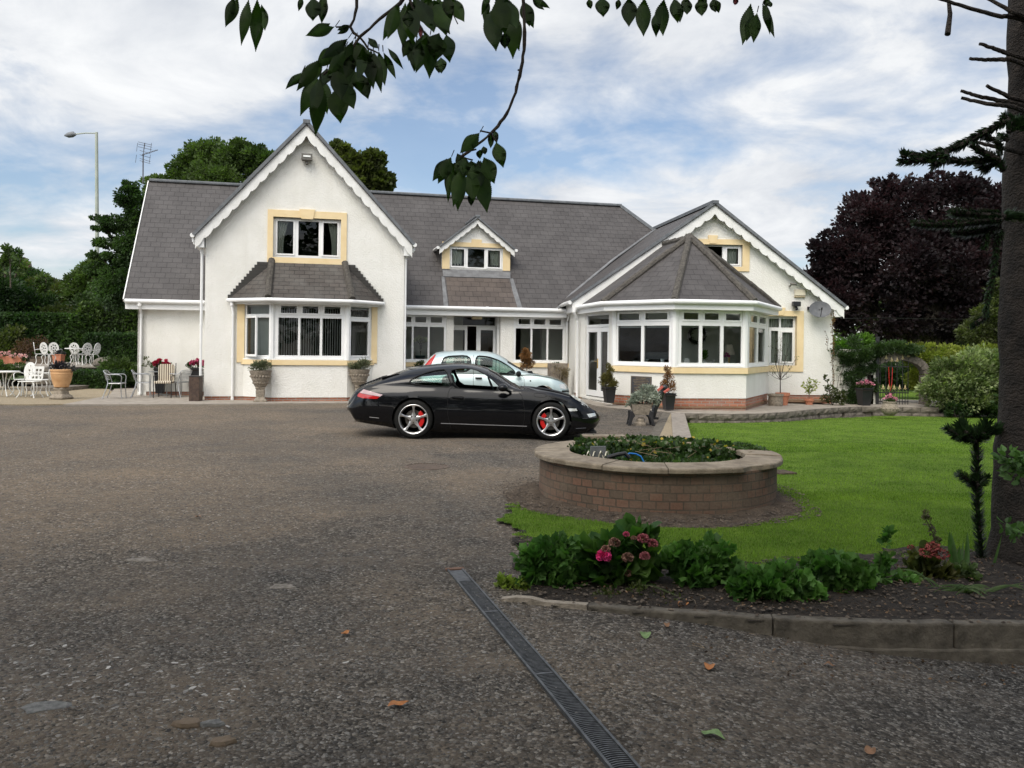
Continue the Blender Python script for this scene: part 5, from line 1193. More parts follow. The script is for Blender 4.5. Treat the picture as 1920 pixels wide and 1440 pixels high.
mb = MB(); dx_ = K.cl(1120, 400, Yn+.5)[0]; mb.prism([(dx_-.05, -.72, .5), (dx_+.5, -.72, .5), (dx_+.45, -.72, .86), (dx_+.1, -.72, .89), (dx_-.02, -.72, .82)], (0, 1.44, 0)); mb.build('dashboard', CABIN, car, world=False, bevel=.02)
sx_ = K.cl(800, 300, Yn+.6)[0]
seat(car, sx_+.12, -.36, h=1.06); seat(car, sx_+.12, .36, h=1.06)
mb = MB(); cx_ = K.cl(1085, 395, Yn+.6)[0]; mm = Matrix.Rotation(R(68), 3, 'Y'); vs = [Vector((cx_-.02, .36, .86))+mm @ Vector((.18*math.cos(a), .18*math.sin(a), 0)) for a in [i*math.pi/12 for i in range(25)]]; mb.tube(vs, .014, 8); mb.tube([vs[0], vs[12]], .014, 6); mb.build('steering_wheel', CABIN, car, world=False, smooth=True)
for (cx_, cy_, cal) in ((518, 640, 1), (1510, 660, -1)):
    for sd_ in (-1, 1):
        r_ = .335 if cx_ == 518 else .325; wheel(car, K.cl(cx_, cy_)[0], sd_*.875, r_, sd_, cal=cal)
tp = [(104, 466), (150, 424), (297, 462), (256, 492), (150, 488)]
K.patch('tail_lamp', [(104, 466), (118, 452), (275, 477), (256, 492), (150, 488), (106, 477)], TAILR, car); K.patch('tail_lamp_clear', [(119, 450), (150, 424), (297, 462), (277, 475)], TAILW, car, off=.0055)
K.patch('headlight', [(1676, 486), (1700, 484), (1750, 515), (1800, 556), (1790, 562), (1738, 536)], LAMPW, car, off=.007)
K.patch('indicator', [(1630, 560), (1695, 563), (1701, 580), (1645, 581)], LAMPW, car); K.patch('fog_lamp', [(1772, 604), (1838, 601), (1848, 622), (1790, 630)], LAMPW, car, off=.008)
K.patch('headlight', [(1676, 486), (1700, 484), (1750, 515), (1800, 556), (1790, 562), (1738, 536)], LAMPW, car, off=.007, side=1); K.patch('tail_lamp', [(104, 466), (150, 424), (297, 462), (256, 492), (150, 488)], TAILR, car, side=1)
for ln in ([(800, 405), (776, 425), (766, 460), (766, 600), (790, 715)], [(1272, 436), (1300, 470), (1318, 560), (1318, 640), (1300, 722)], [(297, 464), (360, 476), (415, 492)], [(800, 418), (960, 426), (1140, 438), (1270, 440)]):
    K.line('panel_gap', ln, SEAM, car, r=.0035)
K.line('panel_gap', rounded([(1385, 462), (1400, 450), (1465, 455), (1480, 470), (1465, 482), (1395, 478)], 1), SEAM, car, r=.003)
K.line('sill_trim', [(715, 669), (1000, 680), (1336, 691)], mat('sill_grey', (.045, .045, .05), .35), car, r=.010, off=.002)
K.line('bumper_trim', [(200, 625), (270, 631)], MC['sill_grey'], car, r=.008); K.line('bumper_trim', [(1690, 708), (1765, 706)], MC['sill_grey'], car, r=.008); K.line('bumper_trim', [(1740, 635), (1850, 632)], MC['sill_grey'], car, r=.006)
K.line('window_trim', quarter+quarter[:1], SEAM, car, r=.010, Y=Yw, off=-.004); K.line('window_trim', doorw+doorw[:1], SEAM, car, r=.009, Y=Yw, off=-.004)
a = K.cl(795, 478); b = K.cl(878, 492); mb = MB(); yy = -(K.y(a[0]+.1, a[1])+.022); mb.tube([(a[0], yy+.03, a[1]-.005), (a[0]+.015, yy, a[1]-.01), (b[0]-.015, yy, b[1]+.01), (b[0], yy+.03, b[1]+.005)], .013, 8); mb.build('door_handle', BLACKP, car, world=False, smooth=True)
K.patch('door_handle_cup', rounded([(785, 474), (885, 474), (885, 502), (785, 500)], 1), SEAM, car, off=.0015)
a = K.cl(1163, 408, Yn); mb = MB(); mb.ball((a[0], -1.0, a[1]), .075, 8, sc=(1.15, 1.5, .9)); mb.tube([(a[0]+.05, -.98, a[1]-.03), (a[0]+.13, -.84, a[1]-.08), (a[0]+.12, -.76, a[1]-.09)], [.03, .025, .03], 8); mb.build('wing_mirror', BLACKP, car, world=False, smooth=True)
mb = MB(); mb.ball((a[0], 1.0, a[1]), .075, 8, sc=(1.15, 1.5, .9)); mb.tube([(a[0]+.05, .98, a[1]-.03), (a[0]+.13, .84, a[1]-.08), (a[0]+.12, .76, a[1]-.09)], [.03, .025, .03], 8); mb.build('wing_mirror', BLACKP, car, world=False, smooth=True)
p0, p1 = K.cl(325, 326, Yc), K.cl(440, 299, Yc); mb = MB(); mb.prism([(p0[0], -.58, p0[1]-.035), (p0[0], -.58, p0[1]), (p1[0], -.58, p1[1]+.0), (p1[0]+.03, -.58, p1[1]-.012), (p0[0]+.03, -.58, p0[1]-.012), (p0[0]+.025, -.58, p0[1]-.035)], (0, 1.16, 0)); mb.build('spoiler', BLACKP, car, world=False, bevel=.004)
mb = MB()
for i in range(9): q = K.cl(150+i*20, 388-i*8.0, Yc); mb.box((q[0], 0, q[1]-.012), (.012, .62, .02))
mb.build('engine_grille', SEAM, car, world=False)
for sd_ in (-1, 1):
    a = K.cl(110, 648, Yn+.3); mb = MB(); mb.lathe([(.040, -.10), (.042, .10), (.036, .10), (.034, -.08)], (0, 0, 0), 16, cap=False); o_ = mb.build('exhaust', CHROME, car, world=False, smooth=True); o_.location = (a[0]+.06, sd_*.52, a[1]+.015); o_.rotation_euler = (0, R(-90), 0)
mb = MB(); q = K.cl(1020, 412, Yn); mb.box((1.75, 0, .12), (.5, 1.2, .03)); mb.build('front_lip', CABIN, car, world=False)
# light blue hatchback
Yn2, Yc2 = 21.5, 22.32
X2 = P(925, 700, Yn2).x
fi = thing('hatchback', 'pale ice-blue two-door hatchback parked behind the black coupe', 'car', (X2, Yc2, 0), 0)
top = [(560, 330), (590, 250), (640, 195), (675, 160), (700, 152), (760, 146), (850, 142), (950, 142), (1050, 148), (1110, 160), (1160, 185), (1220, 225), (1300, 275), (1350, 298), (1400, 306), (1480, 324), (1550, 345), (1600, 368), (1630, 400), (1643, 440)]
shd = [(560, 350), (590, 312), (640, 300), (800, 300), (960, 302), (1150, 310), (1260, 318), (1350, 312), (1420, 318), (1500, 334), (1560, 352), (1605, 375), (1632, 405), (1643, 445)]
bot = [(560, 500), (600, 530), (750, 545), (1100, 548), (1500, 545), (1600, 535), (1643, 500)]
x0_, x1_ = -1.98, 1.84
T = Car(X2, Yn2, Yc2, .8, top, shd, bot, [(-2, .62), (-1.93, .74), (-1.7, .80), (-1, .82), (0, .825), (1, .82), (1.4, .79), (1.65, .72), (1.78, .60), (1.85, .40)], x0_, x1_, n=3.2, sh=.93)
T.x0 = T.cl(563, 400)[0]-.02; T.x1 = T.cl(1643, 400, Yn2+.4)[0]
T = Car(X2, Yn2, Yc2, .8, top, shd, bot, [(T.x0, .66), (T.x0+.06, .76), (T.x0+.3, .81), (-1, .82), (0, .825), (1, .82), (T.x1-.45, .80), (T.x1-.2, .72), (T.x1-.06, .60), (T.x1, .42)], T.x0, T.x1, n=3.2, sh=.93)
fw, rwx = T.cl(1455, 400)[0], T.cl(1455, 400)[0]-2.46
rw1 = rounded([(722, 235), (742, 184), (935, 176), (935, 296), (735, 296)], 2); rw2 = rounded([(966, 178), (1060, 186), (1135, 212), (1200, 250), (1250, 290), (1250, 318), (966, 304)], 2)
Yw2 = Yn2+.18
wind = MB(); wind.prism([(.35, -.64, .98), (.35, .64, .98), (.35, .56, 1.41), (.35, -.56, 1.41)], (1.2, 0, 0))
me = ev('body', T.solid(), [('DIFFERENCE', T.solid(.035)), ('DIFFERENCE', T.sidecut(rw1, Yw2)), ('DIFFERENCE', T.sidecut(rw2, Yw2)), ('DIFFERENCE', wind), ('DIFFERENCE', cyl(fw, .30, .335, -1.2, -.5)), ('DIFFERENCE', cyl(rwx, .30, .335, -1.2, -.5)), ('DIFFERENCE', cyl(fw, .30, .335, .5, 1.2)), ('DIFFERENCE', cyl(rwx, .30, .335, .5, 1.2))])
link('body', me, BLUEP, fi)
for cut, nm in ((T.sidecut(rw1, Yw2, -1.5, 0), 'rear_side_window'), (T.sidecut(rw1, Yw2, 0, 1.5), 'rear_side_window'), (T.sidecut(rw2, Yw2, -1.5, 0), 'door_window'), (T.sidecut(rw2, Yw2, 0, 1.5), 'door_window'), (wind, 'windscreen')):
    me = ev(nm, T.solid(.010), [('DIFFERENCE', T.solid(.016)), ('INTERSECT', cut)]); link(nm, me, GL2, fi)
GREYC = mat('cabin_grey', (.05, .053, .055), .85, (.08, .083, .085))
mb = MB(); mb.box((-.1, 0, .3), (2.9, 1.35, .1)); mb.build('floor', CABIN, fi, world=False)
mb = MB(); d_ = T.cl(1190, 300, Yn2+.5)[0]; mb.prism([(d_-.02, -.7, .5), (d_+.5, -.7, .5), (d_+.45, -.7, .93), (d_+.12, -.7, .97), (d_, -.7, .9)], (0, 1.4, 0)); mb.build('dashboard', CABIN, fi, world=False, bevel=.02)
s1_ = T.cl(1010, 300, Yn2+.5)[0]; seat(fi, s1_, -.34, h=1.18, m=GREYC); seat(fi, s1_, .34, h=1.18, m=GREYC); seat(fi, s1_-.85, 0, h=1.0, m=GREYC)
for x_ in (fw, rwx):
    for sd_ in (-1, 1): wheel(fi, x_, sd_*.80, .285, sd_, spoke=0, w_=.17)
T.patch('tail_lamp', [(592, 262), (628, 212), (672, 168), (678, 175), (655, 232), (632, 262)], TAILR, fi, off=.01, Y=Yw2)
T.patch('headlight', rounded([(1568, 388), (1610, 384), (1632, 400), (1634, 422), (1580, 420)], 1), LAMPW, fi, off=.008)
T.line('bumper_strip', [(1590, 437), (1625, 438), (1640, 440)], SEAM, fi, r=.022, off=.0); T.line('panel_gap', [(950, 175), (950, 540)], SEAM, fi, r=.004); T.line('panel_gap', [(1262, 300), (1315, 340), (1322, 420), (1315, 540)], SEAM, fi, r=.004)
T.line('window_trim', rw1+rw1[:1], SEAM, fi, r=.012, Y=Yw2, off=-.002); T.line('window_trim', rw2+rw2[:1], SEAM, fi, r=.012, Y=Yw2, off=-.002)
a = T.cl(966, 342); mb = MB(); mb.box((a[0]+.08, -.835, a[1]), (.17, .03, .045)); mb.build('door_handle', SEAM, fi, world=False, bevel=.008)
a = T.cl(1276, 311); mb = MB(); mb.ball((a[0], -.92, a[1]), .075, 7, sc=(.9, 1.3, 1.0)); mb.tube([(a[0], -.9, a[1]), (a[0]+.02, -.74, a[1])], .03, 8); mb.build('wing_mirror', SEAM, fi, world=False, smooth=True)
a = T.cl(1362, 362); mb = MB(); mb.box((a[0], -T.y(*a)-.002, a[1]), (.035, .01, .035)); mb.build('side_repeater', SEAM, fi, world=False)
# bonnet edge line and wipers
mb = MB(); a = T.cl(1350, 298, Yc2); mb.box((a[0]+.03, 0, a[1]+.01), (.12, 1.1, .02)); mb.build('scuttle', SEAM, fi, world=False)
# ------------------------------------------------------------------ foliage
def unit(v): return v/np.maximum(1e-9, np.linalg.norm(v, axis=1))[:, None]
def leafmesh(Pn, Nn, size, asp=.5, shape='d', droop=0.):
    """Pn leaf bases, Nn direction the leaf points, returns V, F"""
    k = len(Pn); d = unit(Nn+(rng.random((k, 3))-.5)*1.1); d[:, 2] -= droop; d = unit(d)
    s = unit(np.cross(d, rng.random((k, 3))-.5)); n = np.cross(d, s); L_ = (size*(.6+.8*rng.random(k)))[:, None] if not hasattr(size, '__len__') else size[:, None]
    if shape == 'd':
        V = np.stack([Pn, Pn+d*L_*.5+s*L_*asp*.5+n*L_*.08, Pn+d*L_, Pn+d*L_*.5-s*L_*asp*.5+n*L_*.08], 1); F = np.array([(0, 1, 2, 3)])
    elif shape == 'l':     # lobed
        pts = [(0, 0, 0), (.12, .38, .05), (.42, .30, .03), (.52, .52, .06), (.72, .26, .02), (1, 0, -.08), (.72, -.26, .02), (.52, -.52, .06), (.42, -.30, .03), (.12, -.38, .05), (.5, 0, -.02)]
        V = np.stack([Pn+d*L_*a+s*L_*b+n*L_*c for a, b, c in pts], 1); F = np.array([(10, i, (i+1) % 10) for i in range(10)])
    elif shape == 'g':     # rounded, lobed
        pts = [(.5+(.40+.09*math.cos(5*q_))*math.cos(q_), (.44+.10*math.cos(5*q_))*math.sin(q_), .05*abs(math.sin(q_))-.05*(q_ < .6 or q_ > 5.6)) for q_ in [math.pi*2*i/15 for i in range(15)]]+[(.5, 0, -.05)]
        V = np.stack([Pn+d*L_*a+s*L_*b+n*L_*c for a, b, c in pts], 1); F = np.array([(15, i, (i+1) % 15) for i in range(15)])
    elif shape == 'o':     # ovate, folded along the rib
        pts = [(0, 0, 0), (.25, .30, .07), (.55, .34, .08), (.82, .2, .04), (1, 0, -.1), (.82, -.2, .04), (.55, -.34, .08), (.25, -.30, .07), (.5, 0, 0)]
        V = np.stack([Pn+d*L_*a+s*L_*b*asp*2+n*L_*c for a, b, c in pts], 1); F = np.array([(8, i, (i+1) % 8) for i in range(8)])
    m = V.shape[1]; Fx = (F[None]+(np.arange(k)*m)[:, None, None]).reshape(-1, F.shape[1]); return V.reshape(-1, 3), Fx, m
def crown(name, parent, blobs, nleaf, size, m, sub=26, subr=.34, asp=.5, shape='d', fill=.25, flat=1., up=.15, droop=.0, clumps=None):
    """blobs: (center xyz, (rx,ry,rz)); leaves gathered in clumps through the blobs"""
    vol = np.array([b[1][0]*b[1][2] for b in blobs]); pr = vol/vol.sum(); Ps, Ns, var = [], [], []
    for b, p in zip(blobs, pr):
        c, r_ = np.array(b[0]), np.array(b[1]); nc = max(4, int(sub*math.sqrt(p*len(blobs)))); q = unit(rng.normal(size=(nc, 3))); rad = np.where(rng.random(nc) < fill, rng.random(nc)**.5*.8, .78+.22*rng.random(nc))
        cc = c+q*rad[:, None]*r_*(1-subr*.5); nl = int(nleaf*p/nc)+1; cv = rng.random(nc)
        for i in range(nc):
            rs = subr*(.55+.9*rng.random())*r_.min(); d = unit(rng.normal(size=(nl, 3))); rr = rng.random(nl)**.45
            sp = d*rr[:, None]*rs*np.array([1.15, 1.15, .75*flat]); Ps.append(cc[i]+sp); Ns.append(d+q[i]*.6+np.array([0, 0, up])); var.append(np.clip(cv[i]*.6+rng.random(nl)*.4, 0, 1))
    Pn, Nn, vr_ = np.concatenate(Ps), np.concatenate(Ns), np.concatenate(var)
    V_, F_, m_ = leafmesh(Pn, Nn, size, asp, shape, droop); return npmesh(name, V_, F_, m, parent, attr=np.repeat(vr_, m_))
def pblob(u, v, ru, rv, Y, dy=None):
    p = P(u, v, Y); k = Y/FPX; return ((p.x, p.y, p.z), (ru*k, (dy or (ru*k*.9)), rv*k))
def limbs(name, parent, base, h, r, targets, m=None, bend=.15):
    mb = MB(); base = Vector(base); topp = base+Vector((random.uniform(-.1, .1)*h, 0, h)); mb.tube([base, base.lerp(topp, .4)+Vector((bend*.3, 0, 0)), topp], [r*1.15, r*.85, r*.6], 10)
    for t in targets:
        t = Vector(t); f = random.uniform(.45, 1.0); s_ = base.lerp(topp, f); mid = s_.lerp(t, .5)+Vector((0, 0, .08*(t-s_).length)); mb.tube([s_, mid, t], [r*.5, r*.3, r*.1], 7)
    return mb.build(name, m or BARK, parent, smooth=True)
def tree(name, label, cat, px, Y, nleaf, size, m, base_uv, zb=0, trunk=.25, group=None, shape='d', asp=.5, **k):
    bl = [pblob(*b, Y+(b_[4] if len(b_) > 4 else 0)) for b_ in px for b in [b_[:4]]]; b0 = P(base_uv[0], base_uv[1], Y); root = thing(name, label, cat, (b0.x, Y, zb), group=group)
    hgt = max(.5, min(b[0][2] for b in bl)-zb+.3)
    limbs('trunk', root, (b0.x, Y, zb), hgt, trunk, [b[0] for b in bl]); crown('crown', root, bl, nleaf, size, m, asp=asp, shape=shape, **k); return root
LF_BEECH = leafmat('copper_leaf', (.011, .0085, .010), (.032, .021, .023), rough=.5, scale=.5, vstr=.7, trans=(1.5, .9, .9))
LF_GRN = leafmat('mid_green_leaf', (.030, .056, .014), (.090, .135, .038), scale=.4, vstr=.6)
LF_DK = leafmat('dark_green_leaf', (.016, .038, .012), (.048, .088, .026), scale=.4, vstr=.6)
LF_OLV = leafmat('olive_leaf', (.035, .05, .012), (.085, .10, .03), scale=.4, vstr=.6)
LF_YEL = leafmat('yellow_green_leaf', (.12, .15, .02), (.25, .27, .05), scale=.8, vstr=.5)
LF_BRI = leafmat('bright_green_leaf', (.06, .14, .015), (.13, .24, .03), scale=.8, vstr=.5)
LF_VAR = leafmat('variegated_leaf', (.07, .11, .035), (.24, .28, .13), scale=3., vstr=.6)
LF_IVY = leafmat('ivy_leaf', (.018, .040, .012), (.05, .085, .03), scale=1.5, vstr=.6, rough=.4)
# behind the house, left to right
tree('broadleaf_tree', 'mid green leafy tree rising behind the left slope of the main roof', 'tree', [(350, 325, 34, 40), (390, 292, 46, 34), (440, 296, 50, 36), (490, 305, 46, 36), (530, 320, 40, 40), (420, 350, 90, 50), (375, 345, 50, 40), (305, 365, 34, 40), (285, 350, 20, 26)], 38, 52000, .14, LF_GRN, (420, 640), trunk=.3, asp=.6, sub=64, subr=.32, fill=.35)
tree('maple_tree', 'olive green maple showing behind the right slope of the tall gable', 'tree', [(645, 300, 22, 32), (680, 320, 36, 36), (712, 345, 26, 26), (655, 350, 50, 40), (630, 275, 9, 12), (700, 300, 24, 16)], 37, 15000, .19, LF_OLV, (660, 640), trunk=.18, asp=.75, sub=40, subr=.34, shape='l', fill=.35)
tree('spreading_tree', 'dark tree with layered drooping branches at the left end of the house', 'tree', [(262, 400, 24, 46), (240, 372, 22, 24), (225, 418, 44, 14), (200, 428, 30, 7), (205, 455, 40, 10), (250, 460, 34, 30), (185, 410, 18, 5), (220, 488, 46, 14), (185, 478, 28, 6), (262, 520, 36, 60), (225, 540, 46, 44), (250, 355, 9, 16), (190, 505, 34, 12), (236, 345, 6, 8)], 31, 46000, .10, LF_DK, (282, 660), trunk=.16, asp=.6, sub=34, subr=.42, shape='d', up=-.1, droop=.25)
hp = [(10, 515, 46, 40, 6), (45, 525, 36, 30, 6), (22, 480, 14, 20, 6), (40, 590, 70, 60, 2), (95, 570, 46, 44, 5), (80, 545, 36, 26, 5), (130, 565, 40, 34, 4), (165, 545, 40, 50, 2), (110, 620, 60, 45, 0), (180, 600, 50, 60, 0), (225, 600, 46, 50, 0), (215, 545, 34, 40, 0), (-30, 560, 60, 90, 0), (20, 640, 50, 30, -2), (175, 500, 22, 26, 2), (150, 530, 26, 24, 2)]
for i, (b, lab, mm, nm) in enumerate(((hp[0:4]+[hp[12]], 'dark tangled hazel thicket at the far left edge of the garden', LF_DK, 'hazel_thicket'), (hp[4:7]+[hp[8], hp[13]], 'olive green shrub bank behind the white terrace chairs', LF_OLV, 'shrub_bank'), ([hp[7]]+hp[9:12]+hp[14:], 'dark green shrubs below the lamp post beside the house end', LF_GRN, 'tall_shrubs'))):
    tree(nm, lab, 'shrub', b, 43, 34000, .15, mm, (b[0][0], 660), zb=.3, trunk=.12, asp=.6, sub=30, subr=.45, fill=.35)
# wispy shoots above the left thicket
tw = thing('elder_shoots', 'thin wispy shoots standing above the hazel thicket at the far left', 'shrub', P(25, 560, 42))
mb = MB(); bl = []
for (u0, v0, u1, v1) in ((20, 540, 14, 455), (28, 520, 40, 478), (10, 520, 2, 480), (70, 540, 78, 510), (85, 545, 84, 512)):
    mb.tube([P(u0, v0, 42), P((u0+u1)/2+2, (v0+v1)/2, 42), P(u1, v1, 42)], [.04, .025, .01], 5); bl += [pblob(u1+random.uniform(-6, 6), v1+10+j*8, 7, 5, 42) for j in range(4)]
mb.build('stems', BARK, tw); crown('leaves', tw, bl, 900, .2, LF_GRN, sub=5, subr=.8)
# clipped hedge and terrace shrubs
def hedge(name, lab, u0, v0, u1, v1, Y, dep, m, n, size, zb=None):
    a, b = P(u0, v0, Y), P(u1, v0, Y); zb_ = P(u0, v1, Y).z; r = thing(name, lab, 'hedge', ((a.x+b.x)/2, Y+dep/2, zb_)); k = n
    q = rng.random((k, 3)); f = rng.integers(0, 3, k); w_, h_ = b.x-a.x, a.z-zb_
    X = q.copy(); X[f == 0, 1] = 0; X[f == 1, 2] = 1; X[(f == 2), 0] = np.round(q[f == 2, 0]); X[:, 1] = np.clip(X[:, 1], 0, 1)
    Pn = np.stack([a.x+X[:, 0]*w_, Y+X[:, 1]*dep, zb_+X[:, 2]*h_], 1)+(rng.random((k, 3))-.5)*.16; Nn = rng.normal(size=(k, 3))+np.array([0, -.8, .5]); V_, F_, m_ = leafmesh(Pn, Nn, size, .6)
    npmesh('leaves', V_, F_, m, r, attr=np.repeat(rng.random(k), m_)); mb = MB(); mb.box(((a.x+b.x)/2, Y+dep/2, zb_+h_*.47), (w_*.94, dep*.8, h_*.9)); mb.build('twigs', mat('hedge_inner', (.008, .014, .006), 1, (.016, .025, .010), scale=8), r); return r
hedge('lower_hedge', 'tall dark informal hedge behind the terrace chairs', -80, 590, 175, 680, 41, 1.5, LF_DK, 22000, .15)
hedge('back_hedge', 'dark hedge filling the gap below the spreading tree', 150, 570, 290, 680, 41, 1.5, LF_GRN, 12000, .15)
hedge('clipped_hedge', 'clipped dark green hedge behind the terrace', 160, 628, 268, 680, 38.3, 1.2, LF_DK, 12000, .10)
hedge('box_hedge', 'low dark box hedge below the terrace wall', 128, 699, 214, 733, 28.6, .9, LF_DK, 7000, .07)
def bush(name, lab, px, Y, n, size, m, zb=0, cat='shrub', shape='d', asp=.55, sub=16, subr=.5, stems=6, group=None, fill=.3, up=.3, **k):
    bl = [pblob(*b, Y) for b in px]; c = P(px[0][0], px[0][1], Y); r = thing(name, lab, cat, (c.x, Y, zb), group=group)
    mb = MB(); base = Vector((c.x, Y, zb))
    for i in range(stems):
        b = random.choice(bl); t = Vector(b[0])+Vector((random.uniform(-.6, .6)*b[1][0], random.uniform(-.5, .5)*b[1][1], random.uniform(0, .5)*b[1][2])); s_ = base+Vector((random.uniform(-.2, .2)*b[1][0], random.uniform(-.1, .1), 0)); mb.tube([s_, s_.lerp(t, .5)+Vector((0, 0, .1*b[1][2])), t], [size*.12+.004, size*.08+.003, .002], 5)
    mb.build('stems', TWIG, r); crown('leaves', r, bl, n, size, m, sub=sub, subr=subr, shape=shape, asp=asp, fill=fill, up=up, **k); return r
bush('leafy_shrub', 'bright mid green shrub at the foot of the clipped hedge by the house corner', [(220, 685, 34, 16), (240, 700, 22, 20), (215, 700, 30, 16)], 30, 4500, .10, LF_GRN, zb=.2)
bush('leafy_shrub', 'green leafy shrub beside the white table at the far left', [(10, 690, 40, 14), (-20, 700, 40, 24)], 27.5, 3500, .10, LF_GRN)
bush('rounded_shrub', 'small dark rounded shrub on the terrace edge right of the white chairs', [(196, 680, 20, 11)], 34.6, 1500, .06, LF_DK, zb=.55)
bush('reddish_shrub', 'reddish brown thin shrub behind the terrace flower trough', [(60, 645, 30, 18), (40, 660, 26, 12)], 38.5, 1500, .08, leafmat('bronze_leaf', (.06, .03, .018), (.12, .07, .035)), zb=.7)
# ------------------------------------------------------------------ right-hand side
tree('copper_beech', 'huge dark purple copper beech towering behind the garden gate', 'tree', [(1700, 410, 80, 70), (1630, 420, 60, 66), (1590, 480, 66, 66), (1545, 478, 34, 36), (1560, 560, 60, 60), (1800, 395, 76, 66), (1770, 350, 60, 30), (1870, 430, 70, 90), (1690, 500, 110, 80), (1800, 510, 110, 80), (1900, 520, 80, 110), (1640, 590, 90, 50), (1760, 600, 110, 50), (1520, 520, 26, 20), (1670, 350, 40, 26), (1950, 420, 70, 90), (1850, 600, 70, 50)], 36, 125000, .155, LF_BEECH, (1745, 690), zb=-.3, trunk=.5, asp=.7, sub=64, subr=.30, shape='d', fill=.12)
tree('green_tree', 'mid green tree at the right edge behind the variegated bush', 'tree', [(1850, 590, 34, 40), (1880, 630, 50, 50), (1820, 625, 34, 22), (1900, 560, 40, 50)], 29, 9000, .12, LF_OLV, (1900, 720), zb=-.3, trunk=.15, sub=24, subr=.45)
bush('golden_shrub', 'bright yellow green fern-like shrub by the corner of the house', [(1590, 648, 26, 16), (1620, 640, 18, 12), (1575, 660, 14, 16), (1635, 655, 12, 14)], 30, 3500, .13, LF_BRI, zb=0, shape='d', asp=.35)
bush('golden_hedge', 'yellow green climbing hedge to the right of the gate arch', [(1745, 668, 50, 26), (1800, 672, 60, 26), (1725, 700, 26, 34), (1780, 700, 50, 30), (1850, 670, 40, 26), (1700, 660, 24, 16)], 27.6, 15000, .09, LF_YEL, zb=-.3, sub=26, subr=.4)
bush('variegated_bush', 'big variegated bush with cream edged leaves at the right edge of the lawn', [(1800, 705, 62, 46), (1840, 690, 46, 42), (1765, 735, 42, 34), (1830, 745, 60, 36), (1880, 720, 40, 56), (1780, 690, 30, 26)], 25.6, 20000, .10, LF_VAR, zb=-.36, sub=30, subr=.42)
bush('dark_shrub', 'dark low shrub under the variegated bush where the lawn ends', [(1790, 766, 40, 14), (1840, 768, 40, 16), (1885, 760, 40, 22)], 25.2, 5000, .08, LF_DK, zb=-.36)
bush('dark_laurel', 'dark laurel seen through the garden gate', [(1665, 700, 30, 22), (1700, 705, 26, 24), (1640, 700, 24, 22), (1720, 700, 30, 30)], 31, 9000, .12, LF_DK, zb=-.1)
# garden wall, ivy, arch and gate
gp0, gp1 = Pz(1562, 758, -.06), Pz(1645, 761, -.1)
wy = gp0.y+.4
gw = thing('garden_wall', 'white painted block wall half covered by ivy between house and gate', 'wall', (gp0.x, wy, -.1))
WB_ = brickmat('white_blockwork', (.62, .60, .54), (.72, .70, .64), (.42, .41, .36), .44, .22, .012, .5, stain=(.35, .36, .28), mixs=.5)
a, b = P(1558, 700, wy), P(1643, 700, wy); mb = MB(); zt_ = P(1600, 655, wy).z
mb.prism([(a.x, wy, -.3), (b.x, wy, -.3), (b.x, wy, zt_), (a.x, wy, zt_)], (0, .22, 0), uvf=lambda p: (p.x+p.y, p.z)); mb.build('blockwork', WB_, gw)
gt = P(1647, 700, wy); rt = P(1712, 700, wy)
ar = thing('gate_arch', 'weathered stone arch over the garden gate', 'arch', ((gt.x+rt.x)/2, wy, -.1))
mb = MB(); m_ = 12; cxm, rx = (gt.x+rt.x)/2+.1, (rt.x-gt.x)/2+.35; z0 = P(1680, 700, wy).z; z1 = P(1680, 668, wy).z
arc = [(cxm+rx*math.cos(math.pi*(1-i/m_)), z0+(z1-z0)*math.sin(math.pi*i/m_)) for i in range(m_+1)]
for (x0, z0_), (x1, z1_) in zip(arc, arc[1:]): mb.bar((x0, wy+.15, z0_), (x1, wy+.15, z1_), .3, .22)
mb.build('arch_ring', STONEG, ar); mb = MB(); mb.box((cxm-rx, wy+.15, z0/2-.1), (.2, .3, z0+.1)); mb.build('arch_pier', STONEG, ar); mb = MB(); mb.box((cxm+rx, wy+.15, z0/2-.1), (.25, .3, z0+.1)); mb.build('arch_pier', STONEG, ar)
iv = thing('ivy', 'dark green ivy mat climbing over the garden wall and arch', 'ivy', (a.x+.3, wy-.1, 0))
ib = [(1590, 672, 28, 20), (1620, 668, 30, 24), (1650, 655, 34, 18), (1680, 650, 36, 14), (1710, 655, 30, 14), (1612, 700, 12, 24), (1603, 725, 10, 20), (1600, 748, 16, 14), (1635, 690, 12, 10), (1640, 720, 4, 30), (1570, 660, 10, 12), (1592, 705, 14, 14), (1600, 640, 14, 12)]
crown('leaves', iv, [pblob(*b_, wy-.08, .16) for b_ in ib], 15000, .065, LF_IVY, sub=20, subr=.9, fill=.5)
mb = MB()
for _ in range(16):
    u0 = random.uniform(1580, 1640); p = P(u0, 680, wy-.04); pts = [p]
    for j in range(6): pts.append(pts[-1]+Vector((random.uniform(-.12, .12), 0, -.2)))
    mb.tube(pts, .006, 4)
mb.build('stems', TWIG, iv)
crown('strands', iv, [pblob(random.uniform(1566, 1640), random.uniform(690, 752), 4, 7, wy-.06, .05) for _ in range(26)], 1300, .05, LF_IVY, sub=3, subr=.9)
gate = thing('garden_gate', 'tall black iron garden gate with gold spear finials', 'gate', (gt.x, wy, -.1))
g0, g1 = P(1646, 700, wy).x, P(1704, 700, wy).x; mb = MB(); GOLD = mat('gold_paint', (.50, .40, .20), .45, (.62, .52, .3)); fin = MB()
mb.box((g0-.02, wy, .95), (.09, .09, 2.2))
nb = 10
